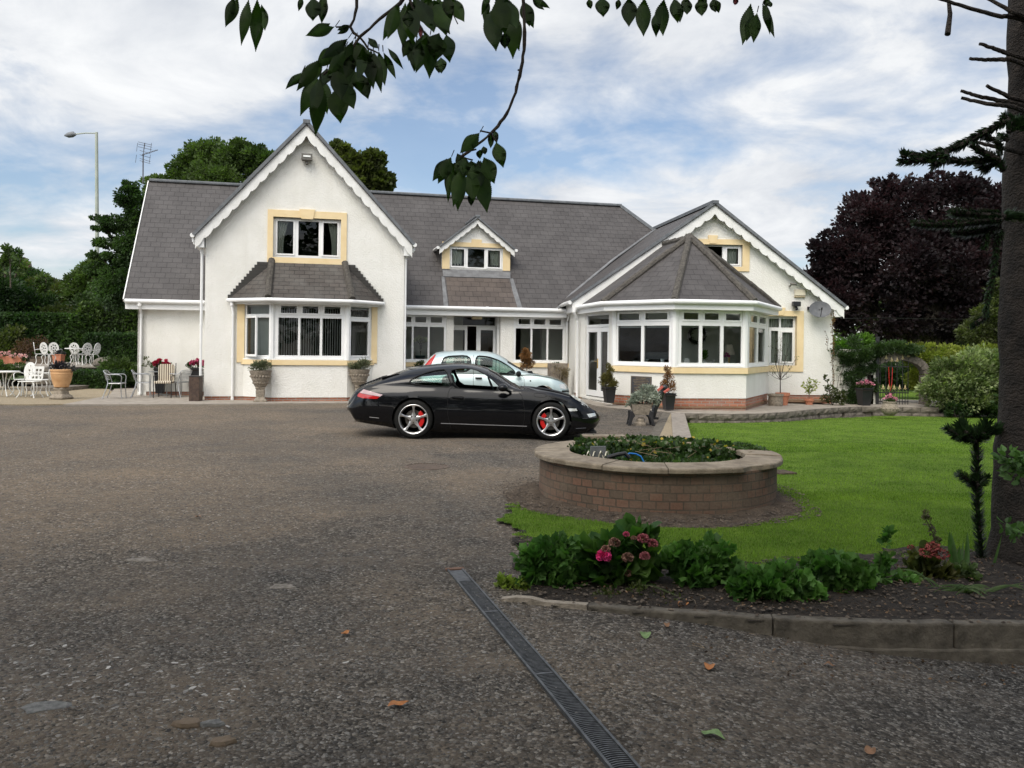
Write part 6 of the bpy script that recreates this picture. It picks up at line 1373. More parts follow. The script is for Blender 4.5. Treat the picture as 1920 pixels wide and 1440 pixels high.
for i in range(nb+1):
    x = g0+.08+(g1-g0-.1)*i/nb; tz = P(1670, 748-20*(i % 2 == 0)*0, wy).z
    top_ = (1.25+.18*abs(i/nb-.5)*2) if i % 2 == 0 else .42
    mb.tube([(x, wy, -.08), (x, wy, top_)], .010, 6)
    fin.lathe([(0, top_+.15), (.03, top_+.05), (.012, top_+.02), (.012, top_-.02)], (x, wy, 0), 6)
    fin.bar((x-.045, wy, top_+.0), (x, wy, top_+.07), .014, .014); fin.bar((x+.045, wy, top_+.0), (x, wy, top_+.07), .014, .014)
for z in (.02, .30, 1.12): mb.box(((g0+g1)/2, wy, z), (g1-g0, .03, .03))
mb.build('bars', BLKIRON, gate); fin.build('finials', GOLD, gate)
mb = MB(); mb.tube([(g0+.32, wy-.04, 1.1), (g0+.34, wy-.05, .6), (g0+.38, wy-.05, .35), (g0+.42, wy-.05, .6), (g0+.44, wy-.04, 1.1)], .008, 6); tag(mb.build('red_cord', RED), 'thin red cord looped over the garden gate', 'cord')
xs2 = [11, 13, 16, 20, 26, 34]; ys2 = [27.5, 29, 32, 36, 42, 50]
grid('rear_lawn', xs2, ys2, lambda x, y: -.12, LAWN)
xs2 = [-60, -40, -30, -20, -13]; grid('rear_grass', xs2, [29.5, 33, 40, 60, 90], lambda x, y: .25, mat('rough_grass', (.03, .05, .012), 1, (.06, .09, .02), scale=3, bump=.6))
# distant green belt all round, behind the garden
FAR = [(-34, 58, 10, 5), (-20, 64, 10, 5), (-4, 66, 10, 5), (14, 66, 10, 5), (28, 58, 9, 7), (38, 48, 9, 8), (24, 44, 5, 4.5)]
for i, (x, y, r_, h_) in enumerate(FAR):
    side_ = 'far left' if x < -15 else ('far right' if x > 20 else 'house')
    if -20 <= x <= 14: continue
    rt_ = thing('background_tree', {-34: 'dim green tree far beyond the left thicket', -46: '', 28: 'dim green tree far behind the copper beech', 38: 'dim green tree beyond the garden at the far right edge', 24: 'lower green tree beyond the gate, behind the golden hedge'}.get(x, 'dim green tree beyond the garden behind the house'), 'tree', (x, y, 0), group='trees of the belt beyond the garden')
    crown('crown', rt_, [((x+random.uniform(-.4, .4)*r_, y, h_*.5*random.uniform(.8, 1.1)), (r_*.6, 3, h_*.55)) for _ in range(3)], 4500, .45, random.choice([LF_DK, LF_GRN, LF_OLV]), sub=26, subr=.4, asp=.7); limbs('trunk', rt_, (x, y, 0), h_*.5, .25, [])
# ------------------------------------------------------------------ trees behind the camera that shade the foreground
for i, (x, y, r_, z0, z1, n) in enumerate(((-13, -9, 6.5, 1.5, 14, 6000), (-3, -13, 7, 1, 15, 7000), (8, -10, 6.5, 1, 14, 6000), (17, -4, 6, 0, 12, 4000), (-22, -3, 6, 0, 12, 4000))):
    rt_ = thing('garden_tree', 'tall dark tree standing behind the viewpoint, '+('leftward of the cherry', 'directly at the back', 'to the right', 'furthest right', 'furthest left')[i], 'tree', (x, y, 0), group='trees behind the viewpoint')
    crown('crown', rt_, [((x+random.uniform(-.35, .35)*r_, y+random.uniform(-.3, .3)*r_, z0+(z1-z0)*f), (r_*.75, r_*.75, (z1-z0)*.30)) for f in (.22, .5, .78)], n, .55, LF_DK, sub=26, subr=.42, asp=.7); limbs('trunk', rt_, (x, y, 0), z1*.6, .35, [])
# ------------------------------------------------------------------ cherry tree overhanging the camera
ch_ = thing('cherry_tree', 'cherry tree whose leafy twigs hang down across the top of the picture', 'tree', (-1.8, -3.2, 0))
LF_CH = leafmat('cherry_leaf', (.016, .036, .008), (.036, .068, .014), rough=.5, scale=14, vstr=.4, trans=(1.5, 2.1, .6), spec=.2)
LF_RED = leafmat('red_cherry_leaf', (.14, .02, .02), (.2, .03, .03), scale=14)
mb = MB(); mb.tube([(-1.8, -3.2, 0), (-1.75, -3.1, 2), (-1.5, -2.8, 4)], [.22, .18, .14], 14)
mb.tube([(-1.5, -2.8, 3.9), (-.8, -1, 4.3), (-.3, .9, 3.7), (-.1, 2.1, 3.1)], [.10, .06, .03, .012], 9); mb.tube([(-1.5, -2.8, 3.9), (.3, -.8, 4.6), (1.0, 1.2, 3.9), (.9, 2.2, 3.2)], [.10, .06, .03, .012], 9); mb.tube([(-1.5, -2.8, 3.9), (-2.6, 0, 4.8), (-2.4, 2, 4.6)], [.10, .06, .02], 9)
mb.build('trunk', BARK, ch_, smooth=True)
blx = [((x+random.uniform(-.4, .4), y+random.uniform(-.4, .4), 6.2+random.uniform(-.3, .6)-.12*(abs(x)+abs(y))*.5), (1.7, 1.7, .8)) for x in (-6.4, -4.2, -2, .2, 2.4, 4.6) for y in (-3.4, -1.2, 1.0, 3.0)]
crown('crown', ch_, blx, 26000, .15, LF_CH, sub=26, subr=.5, asp=.5, up=-.3, droop=.4)  # unseen overhead crown, spread and thickened so that it shades the foreground
def cpx(cx, cy): return (400+cx/3, cy/3)
lf = []
A = '140,-20,68,150,60;200,-10,157,255,60;250,0,238,290,75;270,20,290,170,50;500,-20,480,60,30;560,-20,560,115,90;620,-30,610,130,60;685,150,522,200,62;770,150,700,190,30;760,215,610,330,70;700,260,580,380,80;600,330,470,510,75;500,405,408,500,45;740,270,640,440,80;790,220,660,480,85;800,220,835,420,80;780,300,745,440,70;870,270,900,500,75;900,280,945,520,60;930,285,965,480,60;955,290,1025,440,40;870,210,925,270,40;830,430,870,555,70;590,420,490,650,90;600,430,575,765,95;620,440,640,640,70;690,490,715,690,115;730,450,790,610,90;700,380,720,560,95;800,400,830,520,70;640,380,620,480,80;750,330,770,540,80;850,300,900,470,80;1050,20,955,225,85;1080,10,1065,265,80;1100,20,1120,240,95;1090,60,1100,150,60;1190,-20,1240,180,110;1150,-10,1230,150,100;1260,-20,1310,200,110;1110,0,1120,80,40;1330,-20,1410,120,75;1200,-20,1330,190,100;1130,220,1100,340,75;1140,240,1130,400,75;1180,190,1150,370,75;1220,195,1215,440,90;1270,190,1250,340,100;1310,190,1330,350,85;1280,320,1283,410,60;1540,-20,1525,130,45;1560,55,1590,285,105;1600,-20,1640,190,110;1640,-20,1710,160,100;1680,60,1685,330,95;1640,180,1640,270,60;1740,0,1800,155,70;1800,-10,1890,45,35;1500,745,1390,860,75;1560,750,1560,830,35;1590,795,1630,940,78;1500,840,1500,890,40;1340,880,1265,1030,75;1390,900,1310,1040,75;1330,960,1320,1140,32;1380,930,1375,1185,85;1400,880,1400,1000,85;1450,900,1460,1010,90;1440,960,1465,1130,90;1520,880,1580,1030,90;1500,940,1540,1195,100;1500,900,1550,1060,85;1450,1080,1450,1155,40;1370,860,1420,960,60'
B = '190,-10,207,65,50;300,-30,310,135,115;440,-10,425,70,45;520,-30,520,215,125;650,-30,640,295,125;740,100,742,300,75;810,-20,800,290,125;890,-20,920,185,95;1000,-20,995,115,80;1110,-20,1117,125,100;1210,-20,1228,95,75;1520,20,1450,365,110;1570,100,1540,345,105;1610,20,1710,305,65;1640,-20,1655,45,60'
for q in A.split(';'):
    a = [float(x) for x in q.split(',')]; lf.append((*cpx(a[0], a[1]), *cpx(a[2], a[3]), a[4]/3, 0))
for q in B.split(';'):
    a = [float(x) for x in q.split(',')]; lf.append((1060+a[0]/4.364, a[1]/4.364, 1060+a[2]/4.364, a[3]/4.364, a[4]/4.364, 0))
for q in ((1165, 135, 1165, 212, 28),): lf.append((*cpx(q[0], q[1]), *cpx(q[2], q[3]), q[4]/3, 1))
lf.append((1382, -6, 1378, 8, 10, 1))
prof_w = [0, .18, .42, .66, .84, .95, 1.0, .97, .90, .80, .66, .48, .30, .14, 0]
def cherry_leaves(sel, name, m, parent, deps):
    V_, F_, va = [], [], []
    for (u0, v0, u1, v1, w_, rd_), Yd in zip(sel, deps):
        p, q = P(u0, v0, Yd), P(u1, v1, Yd+random.uniform(-.02, .02)); ax = q-p; ln = ax.length; ax.normalize(); side = ax.cross(Vector((random.uniform(-.35, .35), 1, random.uniform(-.2, .2)))).normalized(); nn = side.cross(ax); wd = w_*.5*Yd/FPX*1.06
        cv = random.uniform(-.06, .06); n = 44; b0 = len(V_); vr = random.random(); fold = random.uniform(.1, .35); mid = []
        for i in range(n+1):
            t = i/n; ww = np.interp(t, np.linspace(0, 1, 15), prof_w)*wd; ser = (.92 if i % 2 else 1.04) if 2 < i < n-1 else 1; c = p+ax*ln*t+nn*(cv*math.sin(t*math.pi)*ln)
            for sgn in (-1, 0, 1):
                o = side*sgn*ww*ser+nn*abs(sgn)*ww*fold*(1+.2*math.sin(t*12)); V_.append(tuple(c+o+ax*(.004*abs(sgn) if i % 2 else 0))); va.append(vr)
        for i in range(n):
            for k in (0, 1): F_.append((b0+i*3+k, b0+i*3+k+1, b0+(i+1)*3+k+1, b0+(i+1)*3+k))
    return npmesh(name, V_, F_, m, parent, attr=va, smooth=True)
for l in list(lf):
    if not l[5] and random.random() < .55 and l[1] > -15:
        du, dv = random.uniform(-9, 9), random.uniform(-9, 5); an = random.uniform(-.28, .28); x, y = (l[2]-l[0])*.9, (l[3]-l[1])*.9; lf.append((l[0]+du, l[1]+dv, l[0]+du+x*math.cos(an)-y*math.sin(an), l[1]+dv+x*math.sin(an)+y*math.cos(an), l[4]*random.uniform(.8, 1), 0))
grn = [l for l in lf if not l[5]]; dl = [2.0+random.uniform(-.10, .16) for _ in grn]
cherry_leaves(grn, 'leaves', LF_CH, ch_, dl); rl = [l for l in lf if l[5]]; cherry_leaves(rl, 'red_leaves', LF_RED, ch_, [2.05, 2.05])
mb = MB()
for path, r_ in (([(805, -40), (806, 40), (790, 110), (770, 148), (790, 185), (822, 208)], .0040), ([(1080, -30), (1050, 20), (1010, 50), (930, 110), (880, 160), (822, 208)], .0046), ([(1740, -20), (1748, 110), (1750, 250), (1738, 350), (1722, 430), (1700, 520), (1650, 640), (1600, 710), (1560, 748), (1520, 790), (1440, 850), (1395, 882)], .0046), ([(822, 208), (770, 290), (700, 350), (620, 420)], .003), ([(822, 208), (870, 270), (930, 300)], .0025), ([(1100, -30), (1140, 100), (1190, 195)], .003), ([(1395, 882), (1460, 900)], .0025), ([(1290, -30), (1340, 60), (1375, 135)], .0018)):
    pts = [P(*cpx(*q), 2.03) for q in path]; f = []
    for a, b in zip(pts, pts[1:]):
        k = max(1, int((b-a).length/.012)); f += [a.lerp(b, i/k)+Vector((random.uniform(-1, 1), random.uniform(-1, 1), random.uniform(-1, 1)))*.0009 for i in range(k)]
    f.append(pts[-1]); mb.tube(f, [r_*random.uniform(.8, 1.25)*(1-.35*i/len(f)) for i in range(len(f))], 7)
for (a, b, c_x, d_) in ((1720, 395, 1712, 392), (770, 148, 690, 152), (1560, 748, 1500, 735), (1560, 748, 1590, 795), (1440, 850, 1480, 840)):
    mb.tube([P(*cpx(a, b), 2.03), P(*cpx(c_x, d_), 2.03)], .0022, 5)
for l in lf[:20]+lf[20:90:2]:
    if l[1] > 20: mb.tube([P(l[0], l[1], 2.04), P(l[0]+(l[0]-l[2])*.12+2, l[1]-12, 2.03)], .0012, 4)
mb.build('twigs', TWIG, ch_, smooth=True)
bh = thing('boundary_hedge', 'dark boundary hedge along the right side of the lawn, just outside the picture', 'hedge', (15.2, 16, -.3))
crown('leaves', bh, [((15.2+random.uniform(-.2, .2), y, .7), (1.1, 1.3, 1.3)) for y in np.arange(6, 25, 1.3)], 16000, .16, LF_DK, sub=14, subr=.5, fill=.4)
import sys
def sub(f, prs):
    s=open(f).read()
    for a,b in prs:
        if a not in s: print('MISSING',f,a[:80])
        s=s.replace(a,b)
    open(f,'w').write(s)
# ------------------------------------------------------------------ monkey puzzle tree
LF_MP = leafmat('monkey_puzzle_scale', (.010, .026, .008), (.028, .060, .018), rough=.4, scale=6, vstr=.5, trans=(1, 1, 1))
MPB = mat('monkey_puzzle_bark', (.014, .011, .009), .95, (.040, .031, .025), scale=9, bump=1, bscale=26, bdist=.03)
_t = MPB.node_tree; _b = _t.nodes['Principled BSDF']; _tc = N(_t, 'ShaderNodeTexCoord'); _w = N(_t, 'ShaderNodeTexWave', _Scale=9., _Distortion=11., _Detail=4., _Detail_Scale=2.5); _w.bands_direction = 'Z'; L(_t, _tc.outputs['Object'], _w.inputs['Vector'])
_bp = N(_t, 'ShaderNodeBump', _Strength=.55, _Distance=.015); L(_t, _w.outputs[0], _bp.inputs['Height']); _o = [l.from_node for l in _t.links if l.to_socket == _b.inputs['Normal']][0]; L(_t, _o.outputs[0], _bp.inputs['Normal']); L(_t, _bp.outputs[0], _b.inputs['Normal'])
def spiky(name, parent, paths, m=LF_MP, dens_=800, L0=.046, W0=.018, core=.016, ang=.95):
    Vv, Ff, va = [], [], []; mbc = MB()
    for path, rad in paths:
        pts = [Vector(p) for p in path]; f = []
        for a, b in zip(pts, pts[1:]):
            k = max(1, int((b-a).length/.03)); f += [a.lerp(b, i/k) for i in range(k)]
        f.append(pts[-1]); mbc.tube(f, [rad*core/.04]*(len(f)-1)+[rad*.15], 6); Lt = sum((b-a).length for a, b in zip(f, f[1:])); n = int(dens_*Lt)
        for i in range(n):
            x = random.random()*(len(f)-1); j = min(int(x), len(f)-2); p = f[j].lerp(f[j+1], x-j); t = (f[j+1]-f[j]).normalized(); r_ = Vector([random.gauss(0, 1) for _ in range(3)]); r_ = (r_-t*r_.dot(t)).normalized(); tip = 1-.35*max(0, (x/(len(f)-1)-.85)/.15)
            d = (r_*math.sin(ang)+t*math.cos(ang)).normalized(); s = t.cross(r_).normalized(); l = L0*rad/.05*random.uniform(.8, 1.15)*tip; w_ = W0*rad/.05
            b0 = len(Vv); q = p+r_*rad*.15; Vv += [q-s*w_*.5, q+s*w_*.5, q+d*l*.5+s*w_*.42+r_*.002, q+d*l*.5-s*w_*.42+r_*.002, q+d*l+t*l*.12]; Ff += [(b0, b0+1, b0+2, b0+2), (b0, b0+2, b0+3, b0+3), (b0+3, b0+2, b0+4, b0+4)]; va += [random.random()]*5
    F3 = [f[:3] for f in Ff]; o = npmesh(name, [tuple(v) for v in Vv], F3, m, parent, attr=va); mbc.build('stem', MPB, parent, smooth=True); return o
YT = 6.35
tb = Pz(1938, 1052, 0); mp = thing('monkey_puzzle_tree', 'tall monkey puzzle trunk with broken branch stubs filling the right edge of the picture', 'tree', (tb.x, tb.y, 0))
rngp = []
for i in range(60):
    z = -.1+i*.16; f = i/60; cu = P(1938, 700, tb.y).x+.03*f; r_ = .265-.085*min(1, f*1.5)+(.06*math.exp(-z*4) if z > 0 else .06); rngp.append(((cu+.012*math.sin(i*.9), tb.y, z), r_*(1+.02*math.sin(i*2.3))))
mb = MB(); n = 40; vs = []
for (c, r_) in rngp:
    for j in range(n):
        a = 2*math.pi*j/n; q = r_*(1+.02*math.sin(a*5+c[2]*3)+.012*random.uniform(-1, 1)); vs.append((c[0]+q*math.cos(a), c[1]+q*math.sin(a), c[2]))
mb.add(vs, [(i*n+j, i*n+(j+1) % n, (i+1)*n+(j+1) % n, (i+1)*n+j) for i in range(59) for j in range(n)]); mb.build('trunk', MPB, mp, smooth=True)
def t3(cx, cy): return (1660+cx/3.427, cy/3.427)
def t7(cx, cy): return (1440+cx/2.571, 220+cy/2.571)
for path in ([(340, -12), (545, 55), (740, 105), (830, 108)], [(405, -5), (416, 90), (400, 220)], [(640, -20), (810, 72)], [(605, 280), (700, 312), (800, 347)], [(543, 378), (660, 384), (800, 381)], [(652, 552), (795, 622)], [(486, 582), (600, 620), (790, 657)], [(487, 630), (650, 668), (790, 680)], [(575, 912), (760, 955)]):
    mb = MB(); pts = [P(*t3(*q), YT+random.uniform(-.06, .06)) for q in path]
    if path[-1][0] > 700: pts.append(Vector((tb.x+.08, tb.y, pts[-1].z-.02)))
    k = len(pts); f = []
    for a, b in zip(pts, pts[1:]): f += [a.lerp(b, i/8)+Vector((0, 0, random.uniform(-.003, .003))) for i in range(8)]
    f.append(pts[-1]); mb.tube(f, [(.012+.010*i/len(f)) for i in range(len(f))], 8); mb.build('stub', MPB, mp, smooth=True)
br = []
for path, r_, fn in (([(790, 770), (700, 820), (600, 872), (480, 935), (400, 965), (300, 995), (200, 1002), (118, 985)], .055, t3), ([(400, 975), (330, 1000), (250, 1025), (170, 1035), (90, 1042)], .05, t3), ([(118, 1010), (128, 985)], .06, t3), ([(400, 990), (360, 1040), (300, 1065)], .055, t3), ([(760, 1105), (735, 1040), (715, 1010), (620, 1032), (500, 1042), (390, 1022)], .05, t3), ([(735, 1030), (650, 985), (590, 960), (550, 928)], .05, t3), ([(740, 1000), (735, 930), (700, 895), (640, 885)], .045, t3), ([(730, 1030), (690, 1060), (630, 1085), (590, 1060)], .055, t3), ([(790, 900), (740, 880)], .05, t3), ([(790, 850), (830, 790), (870, 760)], .05, t3), ([(780, 760), (755, 735)], .045, t3),
                ([(1130, 492), (1000, 505), (880, 520), (790, 518), (700, 512)], .05, t7), ([(1130, 475), (1000, 470), (930, 465), (880, 460)], .055, t7), ([(1120, 500), (1030, 545), (960, 560), (890, 552)], .05, t7), ([(1130, 480), (1190, 470), (1240, 478)], .06, t7), ([(1130, 540), (1100, 620), (1085, 760), (1060, 870), (1050, 960), (980, 1010)], .04, t7), ([(1110, 520), (1060, 560), (1040, 640)], .04, t7)):
    yy = YT-.25+random.uniform(-.1, .1); pp_ = [P(*fn(*q), yy) for q in path]; near = pp_[0].x > P(1862, 400, 6.4).x-.05; br.append((([Vector((tb.x+.05, tb.y, pp_[0].z))] if near else [])+pp_, r_))
spiky('foliage', mp, br)
crown('upper_crown', mp, [((tb.x+.1+x, tb.y+y, z), (2.0, 2.0, 1.1)) for x, y, z in ((-1.2, -.6, 6.9), (1.3, .2, 7.2), (.2, -1.6, 7.4), (.3, 1.3, 7.6), (-.9, .6, 8.6), (.9, -.5, 9.0), (0, 0, 10.4))], 9000, .16, LF_MP, sub=26, subr=.5, asp=.25)  # crown added above the view to shade the flower bed below
# young shoot by the trunk
def t4(cx, cy): return (1680+cx/3.79, 740+cy/3.79)
sb = G(1840, 1052); sa = thing('monkey_puzzle_sapling', 'slender spiky monkey puzzle sapling beside the big trunk', 'tree', (sb.x, sb.y, 0)); ys_ = sb.y
SP = [([P(1841, 1052, ys_), P(*t4(595, 1000), ys_), P(*t4(580, 800), ys_), P(*t4(575, 600), ys_), P(*t4(575, 420), ys_), P(*t4(575, 300), ys_)], .042)]
for path, r_ in (([(570, 330), (500, 310), (430, 285), (345, 232)], .038), ([(560, 320), (500, 270), (460, 205)], .052), ([(580, 330), (620, 280), (645, 195)], .048), ([(590, 330), (650, 280), (745, 228)], .040), ([(575, 300), (572, 265)], .05), ([(570, 640), (500, 600), (445, 562)], .036), ([(580, 640), (620, 610), (652, 578)], .036), ([(575, 620), (560, 570)], .035)): SP.append(([P(*t4(*q), ys_+random.uniform(-.05, .05)) for q in path], r_))
spiky('foliage', sa, SP, dens_=900, L0=.078, W0=.017, core=.014, ang=1.0)
# ------------------------------------------------------------------ flower bed
LF_GER = leafmat('geranium_leaf', (.034, .092, .018), (.100, .200, .048), scale=5, vstr=.5, spec=.3, trans=(1.3, 1.7, .7))
LF_HYD = leafmat('hydrangea_leaf', (.025, .075, .014), (.08, .15, .03), scale=4, vstr=.5, spec=.4, trans=(1.4, 1.8, .7))
LF_PALE = leafmat('pale_weed_leaf', (.13, .19, .03), (.26, .32, .07), scale=4, vstr=.4)
def bedplant(name, lab, cat, px, size, n, m, shape='l', sub=22, stems=14, **k):
    u = sum(p[0] for p in px)/len(px); vb = max(p[1]+p[3] for p in px); g = G(u, vb-4); Y = g.y+.15
    bl = [pblob(*p, Y) for p in px]; r = thing(name, lab, cat, (g.x, Y, .03)); mb = MB()
    for i in range(stems):
        b = random.choice(bl); s_ = Vector((g.x+random.uniform(-.3, .3)*b[1][0], Y+random.uniform(-.05, .05), .0)); t = Vector(b[0])+Vector((random.uniform(-.8, .8)*b[1][0], random.uniform(-.6, .6)*b[1][1], random.uniform(0, .8)*b[1][2])); mb.tube([s_, s_.lerp(t, .6)+Vector((0, 0, .03)), t], [.006, .004, .002], 5)
    mb.build('stems', mat('green_stem', (.04, .06, .02), .7, (.07, .09, .03)), r); crown('leaves', r, bl, n, size, m, sub=sub, subr=.5, shape=shape, fill=.35, up=.55, **k); return r, Y
bedplant('geranium', 'leafy geranium clump at the left end of the flower bed', 'plant', [(1022, 1048, 40, 32), (1044, 1088, 34, 30), (1015, 1080, 32, 28), (1052, 1035, 30, 24), (995, 1045, 24, 22)], .056, 1150, LF_GER, shape='g')
bedplant('yellow_weed', 'pale yellow green ground plant at the left tip of the flower bed', 'plant', [(962, 1098, 28, 14), (990, 1108, 26, 9), (945, 1090, 14, 10)], .035, 420, LF_PALE, shape='o', asp=.5, stems=5)
hy, Yh = bedplant('hydrangea', 'hydrangea with one bright pink and several faded pink flower heads', 'plant', [(1150, 1060, 60, 40), (1110, 1080, 34, 28), (1195, 1085, 40, 26), (1195, 1010, 24, 18), (1160, 1030, 36, 26), (1215, 1040, 22, 22), (1120, 1040, 26, 22), (1180, 1095, 34, 18)], .095, 560, LF_HYD, shape='o', asp=.62, sub=20)
for i, (u, v, r_, c, nm) in enumerate(((1132, 1043, 13, (.55, .03, .17), 'pink'), (1152, 1018, 10, (.15, .075, .05), 'f1'), (1136, 1030, 8, (.20, .10, .07), 'f2'), (1177, 1046, 10, (.15, .075, .05), 'f1'), (1209, 1043, 9, (.24, .07, .08), 'f3'), (1206, 1010, 10, (.19, .04, .05), 'f4'), (1224, 1019, 9, (.19, .04, .05), 'f4'), (1177, 1075, 7, (.15, .075, .05), 'f1'), (1174, 1002, 6, (.34, .04, .10), 'f5'), (1188, 1009, 5, (.20, .10, .07), 'f2'))):
    m = mat('flower_'+nm, c, .7, tuple(min(1, x*1.9+.05) for x in c), scale=60, ramp=(.3, .7), var=True, vstr=.4); p = P(u, v, Yh-.18); rad = r_*Yh/FPX
    q = unit(rng.normal(size=(420, 3))); q = q[q[:, 2] > -.55]; V_, F_, m_ = leafmesh(np.array(p)+q*rad*np.array([1, 1, .8])*.78, q*1.2, rad*.30, 1.0, 'o'); o = npmesh('flower_head', V_, F_, m, hy, attr=np.repeat(rng.random(len(q)), m_))
    if nm == 'pink': o['label'] = 'bright pink flower head'
bedplant('geranium', 'geranium clump just right of the hydrangea', 'plant', [(1300, 1070, 52, 38), (1330, 1038, 40, 26), (1280, 1045, 34, 26), (1350, 1080, 36, 28), (1305, 1098, 44, 20)], .056, 1500, LF_GER, shape='g')
bedplant('geranium', 'low spreading geranium clump in the middle of the flower bed', 'plant', [(1440, 1100, 56, 32), (1480, 1086, 42, 26), (1400, 1098, 36, 26), (1455, 1126, 52, 18), (1510, 1110, 30, 20)], .056, 1500, LF_GER, shape='g')
bedplant('geranium', 'geranium clump right of the middle near the lawn edge', 'plant', [(1565, 1070, 46, 30), (1600, 1082, 40, 30), (1545, 1058, 34, 22), (1590, 1110, 40, 16)], .055, 1250, LF_GER, shape='g')
bedplant('ground_cover', 'thin low ground cover behind the red sedum', 'plant', [(1650, 1075, 30, 12), (1640, 1100, 26, 12), (1700, 1090, 30, 14), (1665, 1010, 8, 20), (1660, 1050, 14, 20)], .045, 330, LF_GER, shape='o', asp=.5, stems=7)
bedplant('bed_weeds', 'scattered small weeds on the soil by the kerb', 'plant', [(1240, 1120, 60, 6), (1370, 1128, 40, 5), (1540, 1135, 60, 6), (1130, 1115, 40, 5), (1200, 1100, 30, 6)], .022, 420, LF_OLV, shape='o', asp=.5, stems=2)
sd_, Ys = bedplant('sedum', 'dark red flowered plant with pink tinged leaves left of the iris', 'plant', [(1730, 1040, 22, 16), (1745, 1075, 34, 24), (1720, 1070, 22, 24), (1765, 1085, 24, 18)], .06, 300, leafmat('sedum_leaf', (.05, .07, .02), (.10, .10, .03), scale=6), shape='o', asp=.6)
SEDR = mat('sedum_red', (.16, .025, .022), .8, (.26, .06, .05), scale=60, var=True, vstr=.5)
for (u, v, r_) in ((1748, 1025, 12), (1738, 1036, 12), (1765, 1038, 13), (1708, 1026, 6), (1752, 1030, 10)):
    p = P(u, v, Ys-.15); rad = r_*Ys/FPX; q = unit(rng.normal(size=(90, 3))); V_, F_, m_ = leafmesh(np.array(p)+q*rad*np.array([1, 1, .5])*.8, q, rad*.4, .9, 'd'); npmesh('flower_head', V_, F_, SEDR, sd_, attr=np.repeat(rng.random(len(q)), m_))
p = [(u, v) for u, v in ((1760, 1030), (1745, 995), (1732, 965))]; bl = [pblob(u, v, 4, 14, Ys) for u, v in ((1757, 1018), (1748, 995), (1740, 978), (1735, 966))]; sp_o = thing('dried_flower_spike', 'grey dried flower spike rising above the red sedum', 'plant', P(1757, 1060, Ys)); mb = MB(); mb.tube([P(1764, 1070, Ys), P(1752, 1005, Ys), P(1732, 965, Ys)], [.005, .004, .002], 5); mb.build('stem', TWIG, sp_o); crown('seed_heads', sp_o, bl, 320, .02, leafmat('dry_seed', (.06, .055, .035), (.12, .11, .07)), sub=4, subr=.9)
def straps(name, lab, base_px, leaves_, m, w_=.022, Yo=.15):
    g = G(*base_px); Y = g.y+Yo; r = thing(name, lab, 'plant', (g.x, Y, 0)); mb = MB()
    for (u0, v0, u1, v1, u2, v2, ww) in leaves_:
        a, b, c = P(u0, v0, Y), P(u1, v1, Y+random.uniform(-.08, .08)), P(u2, v2, Y+random.uniform(-.15, .15)); n = 10; vs = []
        for i in range(n+1):
            t = i/n; p = a*(1-t)**2+b*2*t*(1-t)+c*t*t; k = ww*(1.4 if abs(c.x-a.x) < abs(c.z-a.z) else .7)*Y/FPX*.5*(1-t**3)+.0008; s = Vector((1, .25, .0)) if abs(c.x-a.x) < abs(c.z-a.z) else Vector((.15, .4, .9)); s.normalize(); vs += [p-s*k, p+Vector((0, -k*.3, 0)), p+s*k]
        mb.add(vs, [(i*3+j, i*3+j+1, (i+1)*3+j+1, (i+1)*3+j) for i in range(n) for j in (0, 1)])
    mb.build('leaves', m, r, smooth=True, recalc=False); return r
LF_IRIS = mat('iris_leaf', (.055, .115, .03), .5, (.09, .16, .05), scale=12, trans=(1.2, 1.5, .8)); 
straps('iris', 'upright sword leaved iris clump in front of the sapling', (1800, 1075), [(1790, 1075, 1782, 1030, 1780, 996, 11), (1793, 1075, 1792, 1040, 1783, 998, 9), (1797, 1080, 1795, 1050, 1800, 1022, 9), (1808, 1075, 1812, 1040, 1813, 1000, 6), (1812, 1080, 1818, 1040, 1814, 996, 5), (1802, 1080, 1804, 1040, 1806, 1014, 5), (1835, 1090, 1852, 1060, 1862, 1056, 9), (1850, 1100, 1870, 1040, 1878, 1002, 5), (1825, 1100, 1845, 1070, 1858, 1058, 8)], LF_IRIS)
straps('grassy_plant', 'arching grassy leaved plant at the right end of the bed near the kerb', (1815, 1130), [(1808+random.uniform(-8, 8), 1128, 1808+random.uniform(-34, 34), 1085, 1808+random.uniform(-70, 60), 1100+random.uniform(0, 36), 6) for _ in range(44)]+[(1830, 1120, 1880, 1090, 1925, 1100, 6), (1830, 1120, 1890, 1080, 1930, 1112, 6), (1830, 1124, 1870, 1100, 1925, 1092, 5), (1750, 1100, 1720, 1060, 1680, 1070, 5), (1760, 1100, 1735, 1075, 1730, 1090, 6)], mat('strap_leaf', (.05, .09, .025), .6, (.09, .14, .045), scale=12, trans=(1.2, 1.5, .8)))
bedplant('sedum', 'pale green flat headed sedum behind the grassy plant', 'plant', [(1810, 1068, 24, 10), (1815, 1085, 22, 14), (1800, 1095, 16, 10)], .03, 420, leafmat('sedum_pale', (.05, .085, .03), (.10, .14, .06), scale=6), shape='o', asp=.7)
lp = thing('leafy_sprig', 'bright leafy sprigs growing against the monkey puzzle trunk', 'plant', P(1925, 980, 6.0)); LF_SP = leafmat('sprig_leaf', (.04, .09, .025), (.09, .17, .05), scale=4); crown('leaves', lp, [pblob(1895, 862, 20, 16, 5.9, .1), pblob(1910, 885, 20, 18, 5.9, .1), pblob(1885, 985, 14, 6, 5.9, .1), pblob(1908, 1000, 18, 14, 5.9, .1), pblob(1925, 870, 16, 20, 5.9, .1)], 190, .052, LF_SP, sub=5, subr=.7, shape='o', asp=.45)
